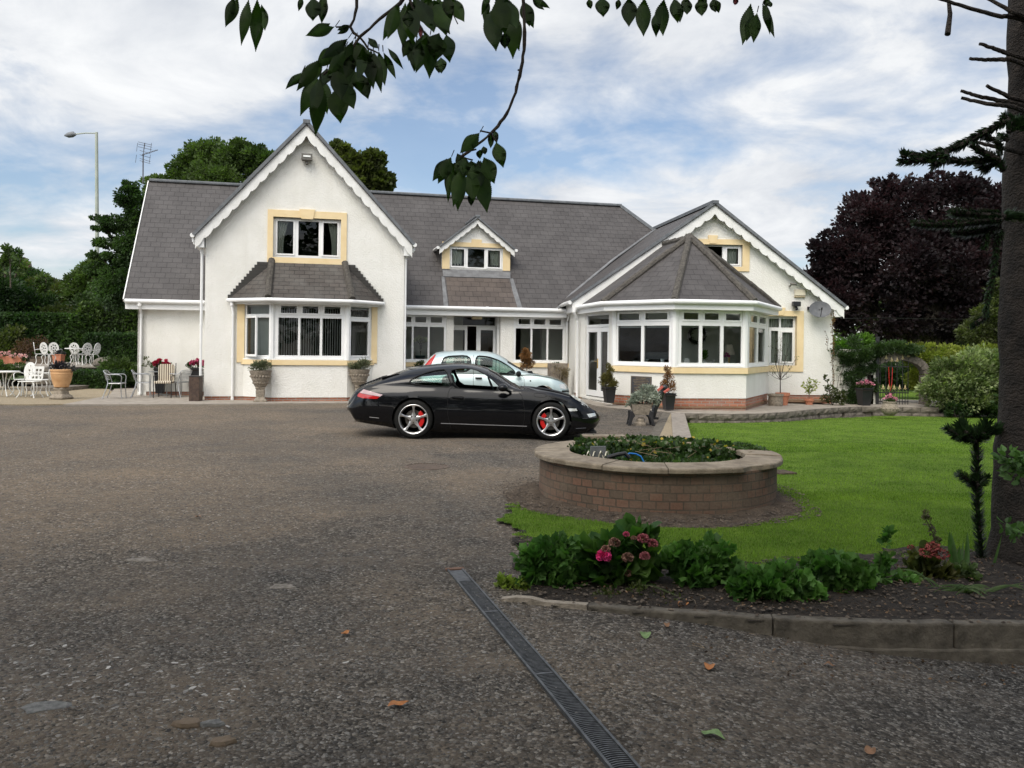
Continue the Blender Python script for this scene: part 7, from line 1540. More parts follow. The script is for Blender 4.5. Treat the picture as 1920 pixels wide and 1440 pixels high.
mb = MB(); mb.tube([P(1940, 1060, 6.0), P(1930, 950, 5.95), P(1895, 855, 5.9)], [.008, .006, .003], 5); mb.tube([P(1940, 1060, 6.0), P(1915, 1010, 5.95), P(1875, 980, 5.9)], [.006, .005, .003], 5); mb.build('stems', TWIG, lp)
# fallen leaves on the drive and the bed
LFO = mat('fallen_leaf_orange', (.30, .11, .035), .8, (.42, .18, .06), scale=40, bump=.5); LFG = mat('fallen_leaf_green', (.10, .17, .05), .6, (.16, .24, .09), scale=40); LFB = mat('fallen_leaf_brown', (.16, .085, .045), .9, (.25, .14, .08), scale=40, bump=.5)
for i, (u, v, s_, m, lab) in enumerate(((747, 1326, .05, LFO, 'orange fallen leaf near the bottom left of the drain channel'), (648, 1191, .035, LFO, 'small orange fallen leaf on the gravel left of the drain'), (371, 971, .035, LFB, 'tiny brown fallen leaf far out on the drive at left'), (1337, 1383, .055, LFG, 'pale green fallen leaf at the bottom right on the gravel'), (1210, 1194, .055, LFG, 'bright green fallen leaf just below the kerb'), (1330, 1255, .05, LFO, 'orange brown fallen leaf below the kerb'), (1280, 1138, .06, LFO, 'orange dead leaf lying in the flower bed by the kerb'), (1299, 1130, .04, LFB, 'small brown dead leaf beside the orange one in the bed'), (1077, 1136, .03, LF_PALE, 'tiny yellow leaf on the pale kerb end'), (1632, 1413, .04, LFB, 'brown fallen leaf at the lower right edge of the gravel'), (1250, 1175, .03, LFB, 'small brown leaf under the kerb stones'), (1555, 1250, .03, LFB, 'brown leaf scrap on the gravel at right'))):
    g = G(u, v); r_ = MB(); n = 9; an = random.uniform(0, 6.28); vs = []
    pr = [0, .5, .8, 1, .95, .8, .55, .25, 0]
    for j in range(n):
        t = j/(n-1)
        for sg in (-1, 0, 1):
            x, y = (t-.5)*s_*2, sg*pr[j]*s_*.55; vs.append((g.x+x*math.cos(an)-y*math.sin(an), g.y+x*math.sin(an)+y*math.cos(an), g.z+.012+abs(sg)*s_*.22*math.sin(t*3)+.006*math.sin(j+i)))
    r_.add(vs, [(j*3+k, j*3+k+1, (j+1)*3+k+1, (j+1)*3+k) for j in range(n-1) for k in (0, 1)]); tag(r_.build('fallen_leaf', m, smooth=True, recalc=False), lab, 'leaf', group='fallen leaves on the ground')
# ------------------------------------------------------------------ inside the planter
pi = thing('ivy', 'dark clipped ivy filling the round planter and trailing over its back rim', 'ivy', (RC[0], RC[1]+.2, .3))
V_, F_, va = [], [], []
Pn = []
while len(Pn) < 13000:
    a, r_ = random.uniform(0, 6.283), (RR+.02)*math.sqrt(random.random()); x, y = r_*math.cos(a), r_*math.sin(a)
    if r_ > RR-.30 and not (y > .15 and x > -.80): continue
    z = .325+.06*(y/RR)+.03*nz(x*2, y*2, 2.4) if r_ < RR-.3 else .468+.015*abs(nz(x, y, 6))
    if y > .15 and RR-.52 < r_ < RR-.28: z = .435
    if y < -.15 and r_ < RR-.3: z = .27+.11*(y+RR)/RR
    if x < -.2 and y < 0: z -= .10
    Pn.append((RC[0]+x, RC[1]+y, z+random.uniform(-.10, .05)*(1 if r_ < RR-.3 else .4)))
Pn = np.array(Pn); Vx, Fx, m_ = leafmesh(Pn, rng.normal(size=(len(Pn), 3))*.8+np.array([0, -.5, .8]), .048, .7, 'l'); npmesh('leaves', Vx, Fx, LF_IVY, pi, attr=np.repeat(rng.random(len(Pn)), m_))
k = 130; idx = rng.choice(len(Pn), k); Vx, Fx, m_ = leafmesh(Pn[idx]+np.array([0, 0, .03]), rng.normal(size=(k, 3))+np.array([0, -.5, .5]), .04, .7, 'l'); npmesh('yellow_leaves', Vx, Fx, leafmat('ivy_yellow', (.25, .17, .02), (.4, .3, .05)), pi, attr=np.repeat(rng.random(k), m_))
mb = MB()
for _ in range(12):
    x, y = random.uniform(-.5, .95), random.uniform(-.3, .9); p = Vector((RC[0]+x, RC[1]+y, .40)); mb.tube([p, p+Vector((random.uniform(-.12, .12), random.uniform(-.1, .1), .07)), p+Vector((random.uniform(-.22, .22), random.uniform(-.1, .1), .10))], .0035, 4)
mb.build('stems', mat('dry_stem', (.16, .12, .07), .9), pi)
fl = thing('floodlight', 'grey box floodlight lying in the planter beside coiled cable', 'floodlight', P(1118, 850, 9.0))
c = P(1121, 849, 8.95); mb = MB(); mb.box((c.x, c.y, c.z), (.15, .07, .13), .2); mb.box((c.x, c.y-.035, c.z), (.17, .012, .15), .2); mb.build('housing', mat('grey_plastic', (.10, .11, .115), .5, (.14, .15, .155)), fl, bevel=.006)
mb = MB(); pts = [P(1095+i*2.1, 853+7*math.sin(i*1.15), 8.88+.05*math.cos(i*1.15)) for i in range(24)]; f = []
mb.tube(pts, .006, 6); tag(mb.build('coiled_cable', mat('white_cable', (.6, .56, .42), .5, (.7, .67, .55)), smooth=True), 'coil of cream cable lying on the planter floor by the floodlight', 'cable')
mb = MB(); mb.tube([P(1138, 858, 8.8), P(1158, 852, 8.8), P(1172, 850, 8.8), P(1180, 858, 8.8)], .022, 9); tag(mb.build('black_hose_connector', BLK, smooth=True), 'thick black rubber hose end in the planter next to the blue pipe', 'hose')
mb = MB(); pts = [P(1172, 856, 8.8), P(1180, 850, 8.82), P(1192, 851, 8.85), P(1202, 856, 8.85), P(1208, 868, 8.85)]; f = [pts[0]]
for i in range(1, len(pts)): f += [pts[i-1].lerp(pts[i], j/4) for j in range(1, 5)]
mb.tube(f, .008, 8); tag(mb.build('blue_pipe', mat('blue_pipe', (.01, .17, .55), .35, (.02, .22, .65)), smooth=True), 'bright blue water pipe curving out of the planter', 'pipe')
sb_ = thing('coping_slab', 'loose broken slab and stone lying on the back rim of the planter', 'slab', P(1130, 830, 10.4))
mb = MB(); c = P(1132, 829, 10.42); mb.box((c.x, c.y, .51), (.52, .2, .05), .1); mb.build('slab', COPE, sb_, bevel=.01)
mb = MB(); mb.ball(P(1168, 827, 10.35), .06, 5, sc=(1, 1, .8)); mb.build('stone', STONE, sb_)
# ------------------------------------------------------------------ pots and plants by the house
def pot_tapered(name, lab, u, v, Y, w_px, h_px, m=BLK, taper=.72, group=None, z=None):
    b = P(u, v, Y); s_ = Y/FPX; w_, h_ = w_px*s_, h_px*s_; r = thing(name, lab, 'plant pot', (b.x, Y, b.z), YAW, group); mb = MB()
    mb.lathe([(w_*.5*taper, 0), (w_*.5, h_-.02), (w_*.54, h_-.02), (w_*.54, h_), (w_*.47, h_), (w_*.46, h_-.05), (0, h_-.05)], (0, 0, 0), 4, rz=R(45), sq=False); mb.v = [(x*1.25, y*1.25, z_) for x, y, z_ in mb.v]; mb.build('pot', m, r, world=False, bevel=.008); mb = MB(); mb.box((0, 0, h_-.06), (w_*1.0, w_*1.0, .02)); mb.build('soil', SOIL, r, world=False); return r, b.z+h_
def plant_in(r_, name, px, Y, n, size, m, stems=8, base=None, up=.4, **k):
    bl = [pblob(*b, Y) for b in px]; mb = MB(); s0_ = base or P(px[0][0], max(b[1]+b[3] for b in px), Y)
    for i in range(stems):
        b = random.choice(bl); t = Vector(b[0])+Vector((random.uniform(-.7, .7)*b[1][0], random.uniform(-.5, .5)*b[1][1], random.uniform(-.2, .7)*b[1][2])); mb.tube([s0_, s0_.lerp(t, .5), t], [.010, .006, .003], 5)
    mb.build('stems', TWIG, r_); return crown(name, r_, bl, n, size, m, sub=k.pop('sub', 14), subr=k.pop('subr', .5), up=up, **k)
LF_BROWN = leafmat('browned_conifer', (.16, .075, .025), (.30, .16, .06), scale=4, vstr=.5, trans=(1, 1, 1)); LF_OLC = leafmat('olive_conifer', (.09, .085, .02), (.19, .17, .05), scale=4, vstr=.5, trans=(1, 1, 1)); LF_SIL = leafmat('silver_leaf', (.20, .24, .18), (.42, .46, .37), scale=4, vstr=.4, trans=(1, 1, 1))
YP = 23.3
r, _ = pot_tapered('black_planter', 'black square tapered planter holding an olive green conifer by the glazed doors', 1142, 755, YP, 23, 30); plant_in(r, 'conifer', [(1142, 718, 12, 18), (1141, 700, 9, 10), (1142, 688, 5, 7), (1132, 712, 8, 12), (1150, 722, 8, 8)], YP, 2600, .055, LF_OLC, asp=.35, up=.9, sub=16)
r, _ = pot_tapered('black_planter', 'black square tapered planter holding a browned dead conifer in front of the bay', 1253, 768, 22.1, 24, 31); plant_in(r, 'conifer', [(1253, 722, 13, 12), (1252, 706, 9, 10), (1252, 693, 5, 10), (1260, 730, 8, 6), (1245, 728, 8, 6)], 22.1, 1500, .055, LF_BROWN, asp=.28, up=.9, stems=14, sub=12)
r, _ = pot_tapered('black_planter', 'black planter with a rounded brown conifer standing behind the pale blue car', 988, 745, 26.0, 24, 34); plant_in(r, 'conifer', [(988, 682, 13, 12), (986, 668, 9, 10), (985, 660, 5, 7)], 26.0, 2800, .055, LF_BROWN, asp=.35, up=.8)
r, _ = pot_tapered('black_planter', 'black planter with a small brown topped plant behind the car by the entrance', 860, 745, 26.4, 22, 34); plant_in(r, 'conifer', [(860, 676, 6, 10), (860, 690, 10, 14)], 26.4, 900, .055, LF_BROWN, asp=.35, up=.8)
bx = thing('wooden_planter', 'weathered wooden box planter with a dried tangled plant beside the front wall', 'planter', P(1045, 735, 26.6), YAW)
mb = MB(); mb.box((0, 0, .45), (.55, .4, .9)); mb.build('box', WOODP, bx, world=False, bevel=.01)
plant_in(bx, 'dried_plant', [(1050, 702, 15, 20), (1058, 694, 8, 12), (1040, 690, 8, 8)], 26.45, 1300, .07, leafmat('dried_leaf', (.20, .16, .08), (.34, .29, .17), trans=(1, 1, 1)), asp=.15, stems=40, up=0); crown('green_top', bx, [pblob(1041, 684, 8, 6, 26.5)], 260, .06, LF_GRN, sub=5)
pl_ = thing('potted_shrub', 'small green and yellow shrub behind the rear of the pale blue car', 'plant', P(786, 700, 26.5)); plant_in(pl_, 'leaves', [(786, 690, 8, 12), (790, 682, 5, 8), (780, 700, 9, 8)], 26.5, 500, .07, LF_OLV)
# stone trough on iron ends with silver plant
tr = thing('stone_trough', 'old stone trough on black iron scrolled supports at the edge of the drive', 'planter', (G(1205, 797).x, G(1205, 797).y, G(1205, 797).z)); Yt = G(1205, 797).y; s_ = Yt/FPX
cx = P(1201, 770, Yt).x; z0, z1 = P(1201, 777, Yt).z, P(1201, 757, Yt).z; mb = MB(); mb.lathe([(.17, z0), (.23, z1), (.24, z1), (.20, z1), (.19, z1-.03), (0, z1-.03)], (cx, Yt, 0), 4, rz=R(45)); mb.v = [((x-cx)*1.35+cx, (y-Yt)*1.1+Yt, z) for x, y, z in mb.v]; mb.build('basin', STONE, tr, bevel=.02)
for sg in (-1, 1):
    mb = MB(); x = cx+sg*.20; gz_ = G(1201, 797).z; pr = [(x, z0+.08), (x+sg*.06, z0+.08), (x+sg*.055, z0-.04), (x+sg*.085, gz_+.04), (x+sg*.10, gz_), (x+sg*.03, gz_), (x-sg*.01, z0-.08), (x-sg*.06, z0-.03), (x-sg*.05, z0)]
    mb.prism([(a, Yt-.19, b) for a, b in pr], (0, .05, 0)); mb.prism([(a, Yt+.12, b) for a, b in pr], (0, .05, 0)); mb.bar((x+sg*.05, Yt-.17, gz_+.08), (x+sg*.05, Yt+.15, gz_+.08), .02, .02); mb.build('iron_support', BLKIRON, tr, bevel=.006)
mb = MB(); mb.lathe([(.14, -.01), (.14, .05), (.10, .06), (.10, .13), (.05, .17), (0, .17)], (cx, Yt, G(1201, 797).z), 8); mb.build('base_stone', STONE, tr, bevel=.01)
si = thing('silver_bush', 'bushy silver grey leaved plant overflowing the stone trough', 'plant', (cx, Yt, z1)); plant_in(si, 'leaves', [(1205, 742, 26, 14), (1190, 752, 14, 12), (1222, 745, 14, 14), (1210, 728, 14, 8), (1182, 757, 8, 8), (1228, 755, 8, 8), (1226, 728, 6, 6)], Yt, 2600, .045, LF_SIL, asp=.6, up=.6, stems=24, sub=20)
gb = thing('garden_ornament', 'black and red garden ornament leaning behind the trough', 'ornament', P(1240, 785, Yt+.6)); Yg = Yt+.6
mb = MB(); mb.tube([P(1224, 786, Yg), P(1228, 765, Yg), P(1236, 745, Yg), P(1243, 730, Yg)], [.05, .07, .09, .07], 10); mb.ball(P(1246, 727, Yg-.02), .075, 6); mb.box(P(1228, 784, Yg), (.14, .14, .05)); mb.build('body', BLK, gb, smooth=True)
mb = MB(); mb.bar(P(1233, 733, Yg-.08), P(1243, 724, Yg-.08), .03, .06); mb.bar(P(1245, 736, Yg-.1), P(1255, 729, Yg-.1), .03, .06); mb.build('red_ears', mat('faded_red', (.42, .08, .06), .6, (.5, .12, .09)), gb, bevel=.01)
# plaque
pl = plane2(V[1], V[2]) if False else plane2(Vector((*P(1149, 650, 24.0).xy, 0)), Vector((*P(1265, 650, 22.5).xy, 0)))
rc = pl.rect(1184, 705.5, 1222, 745); pq = thing('wall_plaque', 'dark slate plaque with rows of gold lettering on the white wall below the bay windows', 'plaque', pl.pt(rc[0], -.03, rc[1])); mb = MB(); mb.pbox(pl, rc[0], rc[1], rc[2], rc[3], -.035, -.002); mb.build('slab', mat('plaque_slate', (.035, .036, .04), .5, (.06, .06, .065)), pq, bevel=.005)
mb = MB(); mb.prism(q2(pl, rc[0]+.015, rc[1]+.015, rc[2]-.015, rc[3]-.015, -.038), pl.n*.002, holes=[q2(pl, rc[0]+.022, rc[1]+.022, rc[2]-.022, rc[3]-.022, -.038)])
rnd2 = random.Random(3); hh = rc[3]-rc[1]; ww = rc[2]-rc[0]
for k in range(11):
    z = rc[3]-.06-k*hh*.075; hw_ = ww*rnd2.uniform(.18, .40); x = rc[0]+ww/2-hw_
    while x < rc[0]+ww/2+hw_: l = rnd2.uniform(.012, .03); mb.pbox(pl, x, z, x+l, z+.014, -.038, -.036); x += l+.010
mb.build('lettering', mat('gold_lettering', (.20, .14, .07), .6, (.28, .20, .11)), pq)
# pots along the right wing
YW = 25.9
st_ = thing('stone_pot', 'carved round stone pot standing against the corner of the bay', 'plant pot', P(1455, 766, 25.0)); b = P(1454, 766, 25.0); s_ = 25/FPX
mb = MB(); mb.lathe([(.16, 0), (.20, .05), (.215, .2), (.20, .33), (.21, .36), (.23, .38), (.23, .43), (.19, .43), (.18, .38), (0, .37)], b, 20); mb.build('pot', STONE, st_, smooth=True, bevel=0)
rt_ = thing('terracotta_pot', 'tall terracotta pot with a bare twiggy sapling beside the stone pot', 'plant pot', P(1467, 763, 25.4)); b = P(1467, 764, 25.4); mb = MB(); mb.lathe([(.13, 0), (.19, .36), (.215, .36), (.215, .44), (.18, .44), (.17, .38), (0, .38)], b, 24); mb.build('pot', TERRA, rt_, smooth=True, sang=30)
mb = MB(); t0 = P(1463, 737, 25.4); t1 = P(1463, 712, 25.4); mb.tube([P(1463, 745, 25.4), t0, t1], [.018, .016, .014], 7); tips = []
for (u, v) in ((1446, 690), (1452, 668), (1460, 655), (1474, 664), (1482, 690), (1470, 645), (1456, 640), (1490, 676), (1442, 700), (1465, 632), (1478, 650), (1450, 650), (1484, 705), (1468, 684)):
    t = P(u, v, 25.4+random.uniform(-.2, .2)); m_ = t1.lerp(t, .5)+Vector((random.uniform(-.04, .04), 0, -.03)); mb.tube([t1, m_, t], [.009, .006, .003], 5); tips.append(t)
    for _ in range(3): q = m_.lerp(t, random.random()); e = q+Vector((random.uniform(-.12, .12), random.uniform(-.08, .08), random.uniform(.03, .16))); mb.tube([q, e], [.004, .002], 4); tips.append(e)
mb.build('sapling', TWIG, rt_); tp_ = np.array([tuple(random.choice(tips)+Vector([random.uniform(-.05, .05) for _ in range(3)])) for _ in range(230)]); Vx, Fx, m_ = leafmesh(tp_, rng.normal(size=(230, 3)), .035, .5); npmesh('leaves', Vx, Fx, LF_OLV, rt_, attr=np.repeat(rng.random(230), m_))
lt = thing('lemon_tree_pot', 'small terracotta pot with a young yellow green citrus tree by the brick plinth', 'plant pot', P(1517, 762, YW)); b = P(1517, 762, YW); mb = MB(); mb.lathe([(.09, 0), (.125, .17), (.145, .17), (.145, .23), (.12, .23), (.11, .19), (0, .19)], b, 20); mb.build('pot', TERRA, lt, smooth=True, sang=30)
mb = MB(); tt_ = P(1517, 740, YW); mb.tube([P(1517, 750, YW), tt_, P(1518, 725, YW)], .008, 6)
for (u, v) in ((1508, 722), (1512, 716), (1520, 714), (1528, 722), (1532, 716), (1514, 730), (1524, 732)): mb.tube([tt_, P(u, v, YW)], [.006, .003], 5)
mb.build('stem', TWIG, lt); crown('leaves', lt, [pblob(1513, 722, 7, 6, YW), pblob(1522, 728, 8, 5, YW), pblob(1530, 718, 5, 4, YW), pblob(1518, 714, 5, 4, YW), pblob(1516, 734, 6, 3, YW)], 220, .075, leafmat('citrus_leaf', (.16, .20, .03), (.30, .33, .08)), sub=8, subr=.6, asp=.4)
bush('climbing_rose', 'thin climbing shrub against the end corner of the right wing', [(1560, 745, 14, 12), (1570, 735, 14, 10), (1555, 728, 7, 10), (1575, 750, 12, 10), (1550, 712, 3, 12), (1548, 745, 8, 5)], 26.0, 1300, .06, LF_OLV, zb=-.1, sub=8)
vn = thing('wall_vine', 'thin reddish vine climbing the end corner of the right wing', 'vine', P(1562, 740, 26.3)); mb = MB()
pts = [P(1562+2*math.sin(v*.1), v, 26.35) for v in range(750, 585, -8)]; mb.tube(pts, .008, 5); pts2 = [P(1553-.12*(v-650)*0+2*math.sin(v*.2)-(650-v)*.12, v, 26.35) for v in range(655, 618, -5)]; mb.tube(pts2, .004, 4); mb.build('stem', TWIG, vn)
Pn = np.array([tuple(P(1562+random.gauss(0, 2.2), random.uniform(585, 740)**1, 26.3)) for _ in range(260)]+[tuple(P(1551-(650-v)*.12+random.gauss(0, 1.5), v, 26.4)) for v in [random.uniform(620, 655) for _ in range(30)]]); Vx, Fx, m_ = leafmesh(Pn, rng.normal(size=(len(Pn), 3)), .05, .6); npmesh('leaves', Vx, Fx, leafmat('vine_leaf', (.10, .05, .03), (.22, .13, .06)), vn, attr=np.repeat(rng.random(len(Pn)), m_))
r, _ = pot_tapered('black_planter', 'tall black planter with pink geraniums in front of the ivy wall', 1620, 760.5, 26.2, 25, 33); 
LF_P = leafmat('pink_petal', (.62, .20, .30), (.80, .40, .50), trans=(1, 1, 1)); LF_CR = leafmat('crimson_petal', (.38, .015, .05), (.60, .04, .12), trans=(1, 1, 1))
plant_in(r, 'leaves', [(1620, 724, 14, 5), (1612, 720, 8, 4), (1630, 722, 8, 4)], 26.2, 420, .06, LF_GRN); crown('flowers', r, [pblob(1613, 717, 7, 4, 26.1), pblob(1627, 716, 7, 5, 26.1), pblob(1637, 720, 3, 3, 26.1)], 330, .035, LF_P, sub=6, asp=.9)
ub = G(1668, 779); ur = thing('stone_bowl', 'round carved stone bowl with pink flowers standing on the lawn in front of the gate', 'plant pot', (P(1668, 779, 24.2).x, 24.2, gz(9, 24.2)+.02)); mb = MB(); b = Vector((P(1668, 779, 24.2).x, 24.2, P(1668, 779, 24.2).z))
mb.lathe([(.10, 0), (.13, .02), (.215, .10), (.235, .17), (.225, .26), (.18, .33), (.17, .36), (.19, .37), (.19, .40), (.16, .40), (.15, .36), (0, .35)], b, 24); mb.build('bowl', STONE, ur, smooth=True); mb = MB()
for i in range(16): a = i*math.pi/8; mb.ball(b+Vector((.222*math.cos(a), .222*math.sin(a), .2)), .035, 4)
mb.build('carving', STONE, ur, smooth=True); plant_in(ur, 'leaves', [(1668, 749, 12, 5)], 24.2, 260, .05, LF_GRN); crown('flowers', ur, [pblob(1667, 742, 5, 4, 24.1), pblob(1677, 747, 5, 3, 24.1), pblob(1660, 747, 3, 2, 24.1)], 200, .035, LF_P, sub=5, asp=.9)
# urns flanking the bay window
def urn(lab, u, v, Y):
    b = P(u, v, Y); s_ = Y/FPX; r = thing('stone_urn', lab, 'urn', b, YAW, 'stone urns either side of the bay window'); mb = MB(); k = .62/.62
    mb.lathe([(.20, 0), (.20, .06), (.15, .10), (.125, .14), (.14, .30), (.13, .34), (.16, .40), (.12, .42)], (0, 0, 0), 4, rz=R(45)); mb.v = [(x*1.2, y*1.2, z) for x, y, z in mb.v]; mb.build('pedestal', STONE, r, world=False, bevel=.015)
    mb = MB(); mb.lathe([(.13, .40), (.17, .46), (.225, .60), (.25, .66), (.235, .69), (.275, .77), (.285, .80), (.30, .86), (.27, .86), (.25, .80), (0, .78)], (0, 0, 0), 28); mb.build('bowl', STONE, r, world=False, smooth=True, sang=50)
    mb = MB()
    for i in range(20): a = i*math.pi/10; mb.ball((.255*math.cos(a), .255*math.sin(a), .70), .034, 4); mb.ball((.19*math.cos(a), .19*math.sin(a), .52), .028, 4)
    mb.build('garland', STONE, r, world=False, smooth=True)
    bl = [((b.x+random.uniform(-.17, .17), Y+random.uniform(-.14, .14), b.z+.93+random.uniform(-.02, .12)), (.20, .18, .12)) for _ in range(6)]; crown('plant', r, bl, 1500, .055, LF_SIL if False else leafmat('urn_leaf', (.10, .12, .06), (.27, .29, .17), trans=(1, 1, 1)), sub=10, subr=.6, asp=.35, up=.6, fill=.4); return r
urn('weathered stone urn with trailing plant at the left of the bay window', 488, 754, 23.1); urn('weathered stone urn right of the bay window, half behind the black car', 673, 750, 23.9)
# leaf litter and twigs lying on the soil and along the foot of the kerb
pts = []
while len(pts) < 1500:
    u, v = random.uniform(930, 1930), random.uniform(1000, 1290); g = G(u, v); f = fk_y(g.x)
    if f is None or lkeep(g.x, g.y): continue
    on = skeep(g.x, g.y)
    if not on and not (f-.75 < g.y < f-.03 and random.random() < .45*ss(g.x, .3, 1.8)): continue
    if abs(g.y-f-.04) < .07: continue
    pts.append((g.x, g.y, g.z+(.045 if on else .012)))
Pn = np.array(pts); nn_ = rng.normal(size=(len(Pn), 3))*np.array([1, 1, .25]); V_, F_, m_ = leafmesh(Pn, nn_, .020, .55)
tag(npmesh('leaf_litter', V_, F_, leafmat('litter', (.045, .028, .016), (.19, .12, .07), scale=9, vstr=.8, trans=(1, 1, 1)), attr=np.repeat(rng.random(len(Pn)), m_)), 'dead leaf scraps littering the bed and the foot of the kerb', 'leaf litter', kind='stuff')
mb = MB()
for _ in range(60):
    i = random.randrange(len(pts)); p = Vector(pts[i])+Vector((0, 0, .004)); a = random.uniform(0, 6.28); l = random.uniform(.03, .10); d = Vector((math.cos(a), math.sin(a), .05))*l; mb.tube([p, p+d*.5+Vector((random.uniform(-.008, .008), random.uniform(-.008, .008), .006)), p+d], [.0025, .002, .0012], 4)
tag(mb.build('twig_litter', mat('dry_twig', (.12, .09, .06), .9, (.2, .16, .11), scale=30)), 'small dry twigs scattered over the bed soil and gravel', 'twigs', kind='stuff')
# ------------------------------------------------------------------ fittings on the house
def bracket_light(name, lab, pl, u, v, m1, size=.28, d=-.02, kind='box'):
    s, z = pl.hit(u, v, d); r = thing(name, lab, 'lamp' if kind != 'cam' else 'camera', pl.pt(s, d, z)); mb = MB()
    if kind == 'box': mb.pbox(pl, s-size/2, z-size*.3, s+size/2, z+size*.32, d-.22, d-.06); mb.pbox(pl, s-.04, z-size*.45, s+.04, z-size*.2, d-.14, d)
    else: mb.tube([pl.pt(s-.02, d, z), pl.pt(s-.03, d-.12, z-.02), pl.pt(s-.03, d-.16, z+.02)], .02, 8)
    mb.build('housing', m1, r, bevel=.01); return r, s, z
GRY = mat('light_housing', (.10, .095, .085), .7, (.17, .16, .14), scale=20)
r, s, z = bracket_light('security_floodlight', 'square floodlight high under the peak of the tall gable', MG, 575.5, 297, GRY, .30); mb = MB(); mb.pbox(MG, s-.10, z-.01, s+.10, z+.04, -.255, -.245); mb.build('lamp_glass', LAMPW, r)
mb = MB(); mb.ball(MG.pt(s, -.14, z-.17), .045, 6); mb.build('sensor', GRY, r)
r, s, z = bracket_light('security_floodlight', 'small dark floodlight with sensor to the right of the bay roof', WG, 1490, 570.5, BLK, .24); mb = MB(); mb.ball(WG.pt(s+.02, -.13, z-.15), .05, 6); mb.build('sensor', BLK, r, smooth=True)
r, s, z = bracket_light('security_camera', 'small cylinder security camera above the alarm box', WG, 1481, 536, GRY, kind='cam'); mb = MB(); mb.tube([WG.pt(s-.04, -.16, z+.05), WG.pt(s+.12, -.22, z+.04)], .038, 12); mb.build('camera_body', GRY, r, smooth=True); mb = MB(); mb.tube([WG.pt(s+.11, -.216, z+.04), WG.pt(s+.135, -.224, z+.04)], .042, 12); mb.build('lens', BLK, r, smooth=True)
rc = WG.rect(1489, 543, 1508.5, 557.5); al = thing('alarm_box', 'cream burglar alarm box on the gable wall of the right wing', 'alarm box', WG.pt(rc[0], 0, rc[1])); mb = MB(); mb.pbox(WG, rc[0], rc[1]+.05, rc[2], rc[3], -.09, -.001); mb.build('cover', mat('cream_plastic', (.66, .60, .46), .5, (.74, .68, .54)), al, bevel=.012); mb = MB(); mb.pbox(WG, rc[0]+.0, rc[1], rc[2], rc[1]+.045, -.07, -.001); mb.build('base', mat('tan_plastic', (.40, .33, .22), .6), al)
ds, dz_ = WG.hit(1537, 580, -.3); sdi = thing('satellite_dish', 'grey satellite dish under the right eave of the wing', 'satellite dish', WG.pt(ds, 0, dz_)); mb = MB()
nn = (-WG.n+WG.e*-.22+Vector((0, 0, .38))).normalized(); uu = nn.cross(Vector((0, 0, 1))).normalized(); vv = uu.cross(nn); cc = WG.pt(ds, -.34, dz_); vs = []; rings = 7; n = 28
for i in range(rings+1):
    q = i/rings
    for j in range(n): a = 2*math.pi*j/n; vs.append(cc+uu*.33*q*math.cos(a)+vv*.27*q*math.sin(a)-nn*(.055*(1-q*q)))
fs = [(i*n+j, i*n+(j+1) % n, (i+1)*n+(j+1) % n, (i+1)*n+j) for i in range(rings) for j in range(n)]; mb.add(vs, fs); mb.add([v-nn*.008 for v in vs], fs); mb.build('dish', mat('dish_grey', (.075, .08, .087), .6, (.11, .115, .122), scale=9), sdi, smooth=True, recalc=False)
mb = MB(); mb.tube([cc-nn*.05, WG.pt(ds-.2, -.05, dz_+.04)], .018, 7); mb.tube([cc-vv*.24, cc+nn*.26-vv*.10], .010, 6); mb.tube([cc+nn*.22-vv*.10, cc+nn*.30-vv*.07], .026, 8); mb.build('arm', BLK, sdi, smooth=True); mb = MB(); mb.box(WG.pt(ds-.22, -.03, dz_+.04), (.12, .06, .10), WG.yaw); mb.build('wall_bracket', BLK, sdi)
# aerial and lamp post
ae = thing('roof_aerial', 'television aerial on a thin pole above the left end of the roof', 'aerial', P(268, 340, 31)); Ya = 31; mb = MB(); mb.tube([P(268, 345, Ya), P(268.5, 290, Ya)], .022, 6); mb.tube([P(268.5, 290, Ya), P(272, 268, Ya)], .012, 5)
for v0, v1 in ((266, 273), (270, 277), (275, 282), (282, 289), (290, 297), (297, 304), (301, 308)):
    w0 = 12 if v0 < 280 else 9; mb.tube([P(272-w0-1, v0, Ya), P(272+w0+1, v1-1, Ya)], .008, 4)
for u in (259, 272, 285): mb.tube([P(u-1, 268, Ya), P(u-3, 284, Ya)], .008, 4); mb.tube([P(u-3, 290, Ya), P(u-5, 305, Ya)], .008, 4)
mb.tube([P(265, 291, Ya), P(296, 281, Ya-.3)], .012, 5)
for i in range(9): u = 270+i*3; mb.tube([P(u-3, 291-i-2, Ya-.1), P(u+2, 287-i+3, Ya-.1)], .007, 4)
mb.build('antenna', mat('aerial_metal', (.10, .10, .11), .5, metal=.5), ae)
Yl = 46; lpst = thing('street_lamp', 'tall grey street lamp post with a single arm beyond the garden hedge', 'street lamp', P(182, 640, Yl)); mb = MB(); LG = mat('lamp_post_grey', (.30, .34, .28), .6, (.38, .41, .35), scale=2)
mb.tube([P(183, 640, Yl), P(182, 440, Yl), P(181, 248, Yl)], [.13, .10, .075], 10); mb.build('pole', LG, lpst, smooth=True); mb = MB(); mb.tube([P(180.5, 250, Yl), P(160, 249.5, Yl), P(138, 252, Yl)], .035, 7); mb.build('arm', LG, lpst, smooth=True)
mb = MB(); mb.tube([P(142, 252, Yl), P(136, 252, Yl), P(128, 253.5, Yl), P(121, 254, Yl)], [.07, .16, .14, .04], 9); mb.tube([P(137, 250, Yl), P(137, 247, Yl)], .05, 7); mb.build('lantern', mat('lantern_grey', (.13, .14, .15), .5), lpst, smooth=True)
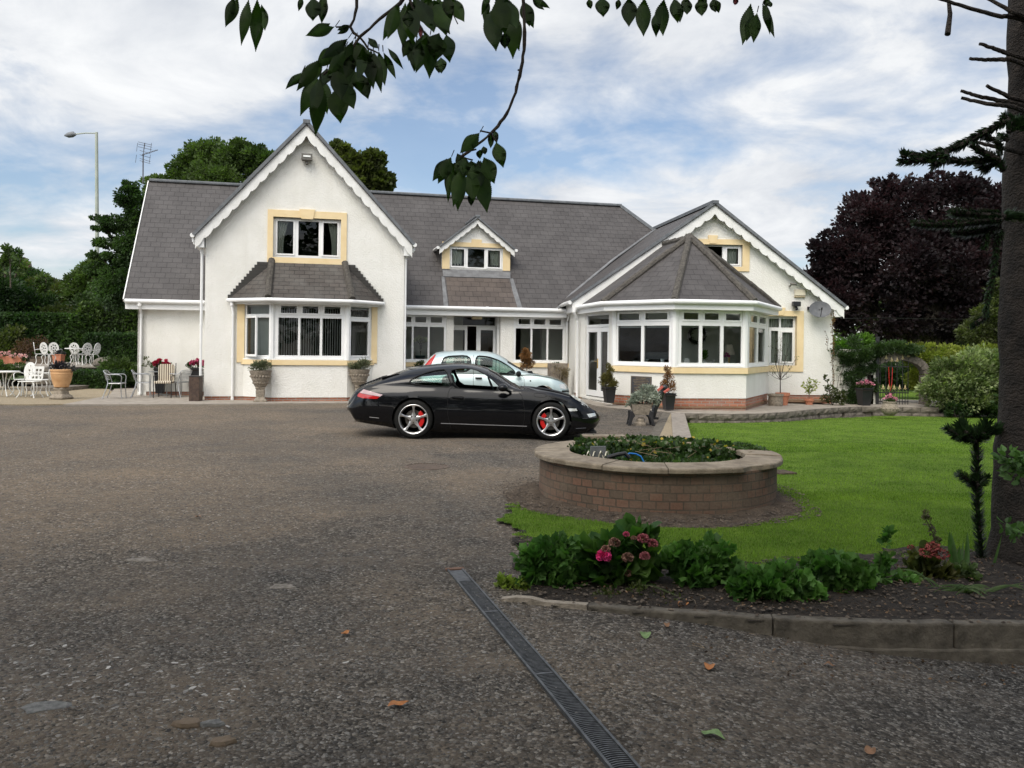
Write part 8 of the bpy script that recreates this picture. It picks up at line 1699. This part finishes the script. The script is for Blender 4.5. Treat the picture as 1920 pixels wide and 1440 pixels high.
# gabled roof peeping over the far left hedge
fg = thing('distant_house', 'distant gabled house peak above the hedge at the far left', 'house', P(45, 600, 60)); Yf = 60; mb = MB(); a, b, c = P(38, 560, Yf), P(46, 488, Yf), P(62, 560, Yf); mb.prism([a, b, c], (0, .8, 0)); mb.build('wall', mat('distant_brick', (.16, .13, .10), .9), fg)
mb = MB(); mb.bar(P(47, 485, Yf), P(58, 512, Yf), .22, .25, up=(0, 1, 0)); mb.bar(P(47, 485, Yf), P(36, 486, Yf), .2, .2, up=(0, 1, 0)); mb.bar(P(47, 485, Yf), P(42, 505, Yf), .2, .2, up=(0, 1, 0)); mb.build('roof', mat('distant_tile', (.14, .05, .045), .8), fg)
mb = MB(); mb.tube([WG.pt(WG.hit(1575, 590)[0], 0, 2.6), P(1650, 596, 30), P(1880, 600, 36)], .006, 4); tag(mb.build('overhead_wire', BLK), 'thin wire running from the house end across the copper beech', 'wire')
# ------------------------------------------------------------------ left terrace
sheet('terrace', [(40, 688, 0), (255, 686, 0), (262, 668, 0), (-60, 668, 0), (-60, 688, 0)] and [(-60, 688), (255, 687), (262, 672), (-60, 672)], CONC, .60, .06)
tw_ = thing('terrace_wall', 'low dark stone wall holding up the terrace', 'wall', Pz(120, 688, .6)); a, b = Pz(-60, 688.5, .54), Pz(255, 687.5, .54); mb = MB(); mb.prism([a, b, Vector((b.x, b.y, -.05)), Vector((a.x, a.y, -.05))], (0, .25, 0)); mb.build('stonework', STONEG, tw_)
stp = thing('garden_steps', 'stone garden steps climbing to the terrace behind the big terracotta pot', 'steps', Pz(88, 735, 0))
for i in range(4):
    y = 27.2+i*1.75; x0, x1 = P(60, 700, y).x, P(128-i*3, 700, y).x; mb = MB(); mb.box(((x0+x1)/2, y+.5, .07+i*.15), (x1-x0, 1.8, .15)); mb.build('step', STONEG, stp, bevel=.012)
st2 = thing('upper_steps', 'brown upper steps at the back of the terrace', 'steps', P(75, 672, 38)); 
for i in range(3): a = P(58, 680-i*5, 37.6+i*.5); b = P(100, 680-i*5, 37.6+i*.5); mb = MB(); mb.box(((a.x+b.x)/2, a.y+.3, .62+.11*i), (b.x-a.x, .8, .12)); mb.build('step', mat('brown_step', (.07, .05, .035), .9, (.12, .09, .06)), st2)
# aluminium chairs
def tubepath(mb, pts, r, it=2, n=7, close=False):
    p = [Vector(q) for q in pts]
    for _ in range(it):
        q = [p[0]]
        for a, b in zip(p, p[1:]): q += [a.lerp(b, .25), a.lerp(b, .75)]
        p = q+[p[-1]]
    mb.tube(p, r, n)
def alu_chair(lab, loc, rz):
    r = thing('aluminium_chair', lab, 'chair', loc, rz, 'aluminium bistro chairs on the patio')
    for s in (-1, 1):
        mb = MB(); x = s*.27; tubepath(mb, [(x, .20, 0), (x*.98, .17, .40), (x, .20, .62), (x, .12, .68), (x*.99, -.20, .66), (x*.86, -.26, .73)], .0125); mb.build('arm_leg', ALU, r, world=False, smooth=True)
        mb = MB(); tubepath(mb, [(x*.98, -.30, 0), (x*.9, -.16, .40), (x*.80, -.18, .5), (x*.80, -.27, .76)], .0125); mb.build('leg', ALU, r, world=False, smooth=True)
    mb = MB(); tubepath(mb, [(-.24, -.27, .74), (-.20, -.30, .78), (.20, -.30, .78), (.24, -.27, .74)], .0125); mb.build('top_rail', ALU, r, world=False, smooth=True)
    mb = MB(); tubepath(mb, [(-.22, .20, .42), (.22, .20, .42)], .010, 0); tubepath(mb, [(-.22, -.18, .42), (.22, -.18, .42)], .010, 0); tubepath(mb, [(-.22, -.18, .42), (-.22, .20, .42)], .010, 0); tubepath(mb, [(.22, -.18, .42), (.22, .20, .42)], .010, 0); mb.build('seat_frame', ALU, r, world=False)
    mb = MB()
    for i in range(6): mb.box((0, -.15+i*.066, .435), (.44, .045, .012))
    mb.build('seat_slats', ALU, r, world=False)
    mb = MB()
    for i in range(6): mb.box((0, -.225-i*.012, .52+i*.042), (.38, .008, .030))
    mb.build('back_slats', ALU, r, world=False); return r
def gp(u, v): return Pz(u, v, .03)
alu_chair('aluminium chair standing alone at the left of the patio set', gp(218, 747), R(-78)); alu_chair('aluminium chair left of the round table with its back to the drive', gp(268, 745), R(-70)); alu_chair('aluminium chair right of the round table', gp(335, 744), R(70)); alu_chair('aluminium chair tucked behind the brown bin by the wall', gp(362, 741.5), R(62))
at = thing('bistro_table', 'round aluminium bistro table between the metal chairs', 'table', gp(302, 742)); mb = MB(); mb.lathe([(0, .70), (.33, .70), (.34, .71), (.34, .725), (0, .725)], (0, 0, 0), 32); mb.build('tabletop', ALU, at, world=False, smooth=True); mb = MB(); mb.lathe([(.035, .02), (.03, .70)], (0, 0, 0), 12); mb.build('column', ALU, at, world=False, smooth=True); mb = MB()
for i in range(4): a = R(45+90*i); mb.bar((0, 0, .05), (.27*math.cos(a), .27*math.sin(a), .015), .04, .025)
mb.build('foot', ALU, at, world=False)
sc2 = thing('cushioned_chair', 'chair with brown and cream striped cushion facing the table by the wall', 'chair', gp(312, 744.5), R(8)); mb = MB(); mb.prism([(-.22, -.05, .42), (.22, -.05, .42), (.22, -.05, .90), (.17, -.05, .95), (-.17, -.05, .95), (-.22, -.05, .90)], (0, .06, 0)); 
STR = mat('striped_cloth', (.10, .065, .045), .9, (.62, .56, .44), scale=1); _t = STR.node_tree; _r = [n for n in _t.nodes if n.type == 'VALTORGB'][0]; _w = N(_t, 'ShaderNodeTexWave', _Scale=5.2, _Distortion=0.); _w.bands_direction = 'X'; _tc = N(_t, 'ShaderNodeTexCoord'); L(_t, _tc.outputs['Object'], _w.inputs['Vector']); L(_t, _w.outputs[0], _r.inputs[0]); _r.color_ramp.interpolation = 'LINEAR'; _r.color_ramp.elements[0].position = .35; _r.color_ramp.elements[1].position = .5
mb.build('back_cushion', STR, sc2, world=False, bevel=.02); mb = MB(); mb.box((0, -.25, .44), (.46, .44, .07)); mb.build('seat_cushion', STR, sc2, world=False, bevel=.02); mb = MB()
for x in (-.24, .24): mb.tube([(x, -.45, 0), (x, -.45, .62), (x, .02, .64), (x, .06, .98)], .012, 6); mb.tube([(x, .12, 0), (x, .0, .42)], .012, 6)
mb.build('frame', BLKIRON, sc2, world=False)
bn = thing('brown_bin', 'dark brown wood effect square bin in front of the wall corner', 'bin', gp(367, 751.5)); mb = MB(); mb.box((0, 0, .33), (.28, .28, .66)); mb.build('body', mat('dark_brown_wood', (.035, .02, .014), .6, (.075, .045, .03), scale=12), bn, world=False, bevel=.012); mb = MB(); mb.box((0, 0, .67), (.30, .30, .02)); mb.build('rim', BLK, bn, world=False, bevel=.005)
for (u, vb, lab, sc) in ((300, 737, 'black planter with crimson petunias against the left wing wall', 1.0), (368, 738, 'black planter with pink petunias partly hidden by the gable corner', .9)):
    r, _ = pot_tapered('black_planter', lab, u, vb, 25.15, 22, 48); k = u
    plant_in(r, 'leaves', [(k, 683, 15, 6), (k-10, 686, 8, 5), (k+11, 684, 8, 5)], 25.15, 800, .055, LF_GRN, sub=8); crown('flowers', r, [pblob(k+4, 678, 12, 5, 25.05), pblob(k-8, 681, 6, 4, 25.05), pblob(k+14, 680, 5, 4, 25.05)], 560, .042, LF_CR if k == 300 else leafmat('rose_petal', (.50, .06, .16), (.72, .25, .36), trans=(1, 1, 1)), sub=9, asp=.9)
    if k == 300: crown('trailing_stems', r, [pblob(275, 672, 5, 4, 25.1), pblob(280, 682, 6, 4, 25.1), pblob(272, 684, 4, 2, 25.1)], 160, .05, LF_OLV, sub=4)
# big terracotta urn on its stone pedestal
u0 = Pz(115, 748, .03); tu = thing('terracotta_urn', 'big pale terracotta urn with dark purple plant on a stone pedestal', 'urn', u0); mb = MB(); mb.lathe([(.30, 0), (.32, .05), (.27, .09), (.20, .14), (.19, .22), (.22, .30), (.18, .32)], (0, 0, 0), 4, rz=R(30)); mb.build('pedestal', STONE, tu, world=False, bevel=.025)
mb = MB(); mb.lathe([(.17, .32), (.19, .34), (.19, .36), (.24, .50), (.268, .66), (.262, .67), (.275, .68), (.27, .74), (.285, .755), (.285, .80), (.26, .81), (.24, .77), (0, .76)], (0, 0, 0), 32); mb.build('pot', TERRAY, tu, world=False, smooth=True, sang=35)
crown('plant', tu, [((u0.x+dx2, u0.y, u0.z+.9+dz2), (.16, .14, .10)) for dx2, dz2 in ((-.12, 0), (.1, .02), (0, .05), (.2, -.05), (-.2, -.05))], 700, .06, leafmat('purple_leaf', (.02, .018, .03), (.05, .05, .06)), sub=8, subr=.6)
# white cast iron furniture
def iron_chair(lab, loc, rz, hi=.95):
    r = thing('cast_iron_chair', lab, 'chair', loc, rz, 'white cast iron garden chairs')
    mb = MB(); mb.lathe([(0, .44), (.21, .44), (.22, .455), (.21, .465), (0, .465)], (0, 0, 0), 20); mb.build('seat', WIRON, r, world=False, smooth=True)
    mb = MB(); outl = []; n = 18
    for i in range(n+1): a = R(-60)+R(300)*i/n; outl.append((.21*math.sin(a+math.pi/2+R(90)-R(90))*1.0, 0)) if False else outl.append((.22*math.cos(R(-65)+R(310)*i/n), .25*math.sin(R(-65)+R(310)*i/n)))
    cx_, cz = 0, .70; rot = lambda x, z: (x, -.21-(z+.25)*.14, cz+z)
    hole = lambda hx, hz, hr: [rot(hx+hr*math.cos(2*math.pi*k/8), hz+hr*1.25*math.sin(2*math.pi*k/8)) for k in range(8)]
    ring = [rot(.215*math.cos(2*math.pi*k/28), .25*math.sin(2*math.pi*k/28)) for k in range(28)]
    hs = [hole(.10*math.cos(a), .13*math.sin(a), .030) for a in [2*math.pi*k/7 for k in range(7)]]+[hole(0, 0, .035)]
    mb.prism(ring, (0, .022, 0), holes=hs); mb.build('backrest', WIRON, r, world=False, bevel=.004)
    for sx in (-1, 1):
        for sy in (-1, 1):
            mb = MB(); tubepath(mb, [(sx*.12, sy*.12, .44), (sx*.20, sy*.19, .36), (sx*.14, sy*.14, .16), (sx*.19, sy*.20, .02), (sx*.22, sy*.23, .0)], .016, 2, 6); mb.build('leg', WIRON, r, world=False, smooth=True)
    for s in (-1, 1): mb = MB(); tubepath(mb, [(s*.20, -.22, .62), (s*.27, -.10, .66), (s*.26, .08, .64), (s*.19, .12, .46)], .012, 2, 6); mb.build('armrest', WIRON, r, world=False, smooth=True)
    return r
def iron_table(lab, loc, rad=.38):
    r = thing('cast_iron_table', lab, 'table', loc, 0, 'white cast iron garden tables'); mb = MB(); mb.lathe([(0, .68), (rad, .68), (rad+.012, .70), (rad, .72), (0, .72)], (0, 0, 0), 28); mb.build('tabletop', WIRON, r, world=False, smooth=True)
    for k in range(4): a = R(45+90*k); c, s = math.cos(a), math.sin(a); mb = MB(); tubepath(mb, [(c*.22, s*.22, .68), (c*.10, s*.10, .45), (c*.08, s*.08, .28), (c*.26, s*.26, .02)], .015, 2, 6); mb.build('leg', WIRON, r, world=False, smooth=True)
    return r
def lo(u, v): return Pz(u, v, .03)
def up_(u, v): return Pz(u, v, .60)
iron_table('white iron table cut by the left edge of the picture', lo(8, 744)); iron_chair('white iron chair with rounded back left of the small square back chair', lo(42, 741), R(160)); iron_chair('white iron chair turned sideways right of the lower group', lo(78, 742), R(105))
ib_ = thing('square_back_chair', 'white iron chair with square lattice back in the lower group', 'chair', lo(56, 745.5), R(178), 'white cast iron garden chairs'); mb = MB()
mb.prism([(-.24, -.20, .48), (.24, -.20, .48), (.27, -.24, .86), (-.27, -.24, .86)], (0, .02, 0), holes=[[(-.2+i*.10+a, -.20-.04*((.52+j*.10+b)-.48)/.38, .52+j*.10+b) for a, b in ((0, 0), (.07, 0), (.07, .07), (0, .07))] for i in range(4) for j in range(3)]); mb.build('backrest', WIRON, ib_, world=False)
mb = MB(); mb.box((0, 0, .45), (.46, .42, .025)); mb.build('seat', WIRON, ib_, world=False, bevel=.01)
for sx in (-1, 1):
    for sy in (-1, 1): mb = MB(); tubepath(mb, [(sx*.2, sy*.17, .44), (sx*.24, sy*.2, .3), (sx*.17, sy*.15, .15), (sx*.25, sy*.22, 0)], .015, 2, 6); mb.build('leg', WIRON, ib_, world=False, smooth=True)
iron_table('small white iron table on the terrace with a planter beside it', up_(140, 685)); 
for (u, v, a, lab) in ((76, 684, -60, 'white iron chair at the far left of the terrace, seen from the side'), (91, 685, -20, 'second white iron chair from the left on the terrace'), (104, 682, 10, 'white iron chair with its round back to us, left of the terrace pot'), (143, 683, 5, 'round backed white iron chair right of the terrace pot'), (157, 685, 60, 'white iron chair with lattice showing, second from the right on the terrace'), (173, 684, 80, 'white iron chair at the far right of the terrace')): iron_chair(lab, up_(u, v), R(a))
tp2 = thing('terracotta_trough', 'square terracotta pot with dark plant between the terrace chairs', 'plant pot', up_(110, 683)); mb = MB(); mb.lathe([(.22, 0), (.27, .38), (.30, .38), (.30, .43), (.25, .43), (.24, .38), (0, .38)], (0, 0, 0), 4, rz=R(45)); mb.build('pot', TERRA, tp2, world=False, bevel=.01); c = up_(110, 683); crown('plant', tp2, [((c.x+d, c.y, c.z+.5), (.15, .12, .09)) for d in (-.1, .1)], 300, .07, MC['purple_leaf'], sub=6)
tp3 = thing('flower_trough', 'terracotta trough of pale pink flowers at the left edge of the terrace', 'plant pot', P(22, 682, 34.6)); mb = MB(); c = P(22, 682, 34.6); mb.box((c.x, c.y, c.z+.15), (.95, .35, .32)); mb.build('trough', TERRA, tp3, bevel=.02); crown('leaves', tp3, [pblob(10, 668, 24, 6, 34.4), pblob(35, 670, 14, 5, 34.4)], 500, .09, LF_DK, sub=8); crown('flowers', tp3, [pblob(8, 661, 18, 4, 34.2), pblob(25, 665, 14, 4, 34.2), pblob(-5, 668, 14, 4, 34.2), pblob(44, 668, 8, 4, 34.2)], 520, .05, leafmat('pale_pink_petal', (.62, .32, .30), (.75, .48, .45), trans=(1, 1, 1)), sub=8, asp=.9)
# boulder on the terrace
bo = MB(); c = P(198, 681, 33.8); bo.ball(c, .42, 7, sc=(1.2, .8, .55)); bo.v = [(x+random.uniform(-.03, .03), y, z+random.uniform(-.02, .02)) for x, y, z in bo.v]; tag(bo.build('boulder', STONEG), 'grey boulder at the right end of the terrace edge', 'boulder')
# ------------------------------------------------------------------ things behind the glass
wr = WG.hit(1307, 628, -.12); rg = thing('wreath', 'dark round twig wreath hanging on the inside wall of the bay', 'wreath', WG.pt(wr[0], -.12, wr[1])); mb = MB(); ps = [WG.pt(wr[0]+.24*math.cos(a), -.12, wr[1]+.24*math.sin(a)) for a in [i*math.pi/16 for i in range(33)]]; mb.tube(ps, .05, 8); mb.build('ring', mat('wreath_twigs', (.02, .018, .012), .9, (.06, .05, .03), scale=30, bump=1), rg, smooth=True)
tq = np.array([tuple(random.choice(ps)+Vector([random.uniform(-.05, .05) for _ in range(3)])) for _ in range(300)]); Vx, Fx, m_ = leafmesh(tq, rng.normal(size=(300, 3)), .06, .5); npmesh('leaves', Vx, Fx, LF_DK, rg, attr=np.repeat(rng.random(300), m_))
WHT = mat('white_china', (.7, .7, .68), .25, (.78, .78, .75))
tbI = thing('side_table', 'dark narrow table standing inside the bay windows', 'table', P(1330, 680, 23.3)); a, b = P(1285, 650, 23.35), P(1392, 650, 23.5); mb = MB(); mb.box(((a.x+b.x)/2, 23.45, 1.14), (b.x-a.x, .3, .04)); mb.build('tabletop', INTD, tbI); mb = MB()
for x in (a.x+.05, b.x-.05): mb.box((x, 23.45, .6), (.05, .25, 1.05))
mb.build('leg', INTD, tbI)
zt_ = 1.165
def on_t(u, Y=23.42): return Vector((P(u, 650, Y).x, Y, zt_))
tl = thing('table_lamp', 'table lamp with a pleated fabric shade inside the bay', 'lamp', on_t(1367)); c = on_t(1367); mb = MB(); mb.lathe([(.07, 0), (.06, .03), (.02, .06), (.015, .33)], c, 12); mb.build('base', BRASS, tl, smooth=True); mb = MB(); mb.lathe([(.165, .28), (.14, .36), (.085, .56)], c, 24, cap=False); mb.build('lamp_shade', mat('shade_fabric', (.42, .36, .30), .9, (.5, .44, .38), scale=20), tl, smooth=True, recalc=False)
oc = thing('orchid', 'purple orchid beside the table lamp', 'plant', on_t(1362)); c = on_t(1362, 23.3); mb = MB(); mb.lathe([(.05, 0), (.06, .1), (.05, .1), (0, .09)], c, 12); mb.build('pot', WHT, oc); mb = MB(); mb.tube([c, c+Vector((.02, 0, .3))], .006, 5); mb.build('stem', TWIG, oc); crown('flowers', oc, [((c.x+.02, c.y, c.z+.28), (.07, .04, .05))], 90, .05, leafmat('orchid_petal', (.35, .03, .22), (.5, .08, .34)), sub=5, asp=.9)
fp = thing('potted_fern', 'bright green plant in a white vase on the bay table', 'plant', on_t(1320)); c = on_t(1320, 23.35); mb = MB(); mb.lathe([(.05, 0), (.075, .07), (.05, .13), (.055, .15), (0, .14)], c, 14); mb.build('vase', WHT, fp, smooth=True); crown('leaves', fp, [((c.x, c.y, c.z+.25), (.11, .08, .10))], 260, .10, LF_BRI, sub=8, asp=.25, up=.9)
mb = MB(); mb.lathe([(0, 0), (.03, 0), (.02, .05), (.05, .14), (.045, .14), (0, .06)], on_t(1337), 14); tag(mb.build('glass_vase', WHT, smooth=True), 'small white flared vase right of the fern in the bay', 'vase')
mb = MB(); c = on_t(1288); mb.lathe([(0, -.012), (.08, -.010), (.085, 0), (0, .0)], c+Vector((0, 0, .1)), 20, axis='Y'); tag(mb.build('white_plate', WHT, smooth=True), 'round white plate propped at the left end of the bay table', 'plate')
sl_ = 1.155
pl1 = plane2(V0_ := Vector((*P(1149, 650, 24.0).xy, 0)), Vector((*P(1265, 650, 22.5).xy, 0)))
CRY = mat('cut_glass', (.55, .62, .64), .1, (.7, .75, .76), scale=40, coat=1)
mb = MB(); a0, a1 = pl1.hit(1152, 650, .3)[0], pl1.hit(1260, 650, .3)[0]; mb.pbox(pl1, a0, sl_-.04, a1, sl_, .12, .4); o = mb.build('inner_sill', UPVC, H)
for (u, pr, lab, nm) in ((1157, [(.03, 0), (.035, .06), (.012, .10), (.02, .15)], 'slim glass decanter at the left end of the bay sill', 'decanter'), (1163, [(.03, 0), (.012, .05), (.03, .11)], 'small glass goblet beside the decanter on the sill', 'goblet'), (1193, [(.09, 0), (.10, .09)], 'wide shallow glass dish on the bay sill', 'glass_dish'), (1212, [(.04, 0), (.02, .05), (.07, .15)], 'flared crystal vase right of the glass dish', 'crystal_vase'), (1242, [(.04, 0), (.055, .16)], 'straight crystal vase near the right end of the sill', 'crystal_vase')):
    s, _z = pl1.hit(u, 675, .22); mb = MB(); mb.lathe(pr, pl1.pt(s, .22, sl_+.001), 14, cap=False); tag(mb.build(nm, CRY, smooth=True, recalc=False), lab, nm.replace('_', ' '))
# orchid behind the porch window
s, z = LW.hit(788, 672, .5); oc2 = thing('white_orchid', 'white flowering plant in a dark bowl behind the left porch window', 'plant', LW.pt(s, .5, z)); c = LW.pt(s, .5, z-.1); mb = MB(); mb.lathe([(.06, 0), (.16, .12), (.17, .2), (.14, .2), (0, .18)], c, 16); mb.build('bowl', mat('green_bowl', (.02, .035, .035), .3), oc2, smooth=True); mb = MB()
for k in range(5): mb.tube([c+Vector((0, 0, .18)), c+Vector((random.uniform(-.05, .05), 0, .5)), c+Vector((random.uniform(-.2, .2), 0, .72))], .006, 4)
mb.build('stems', TWIG, oc2); crown('flowers', oc2, [((c.x, c.y, c.z+.72), (.26, .1, .10))], 240, .06, leafmat('white_petal', (.5, .5, .42), (.65, .65, .58)), sub=9, asp=.9)
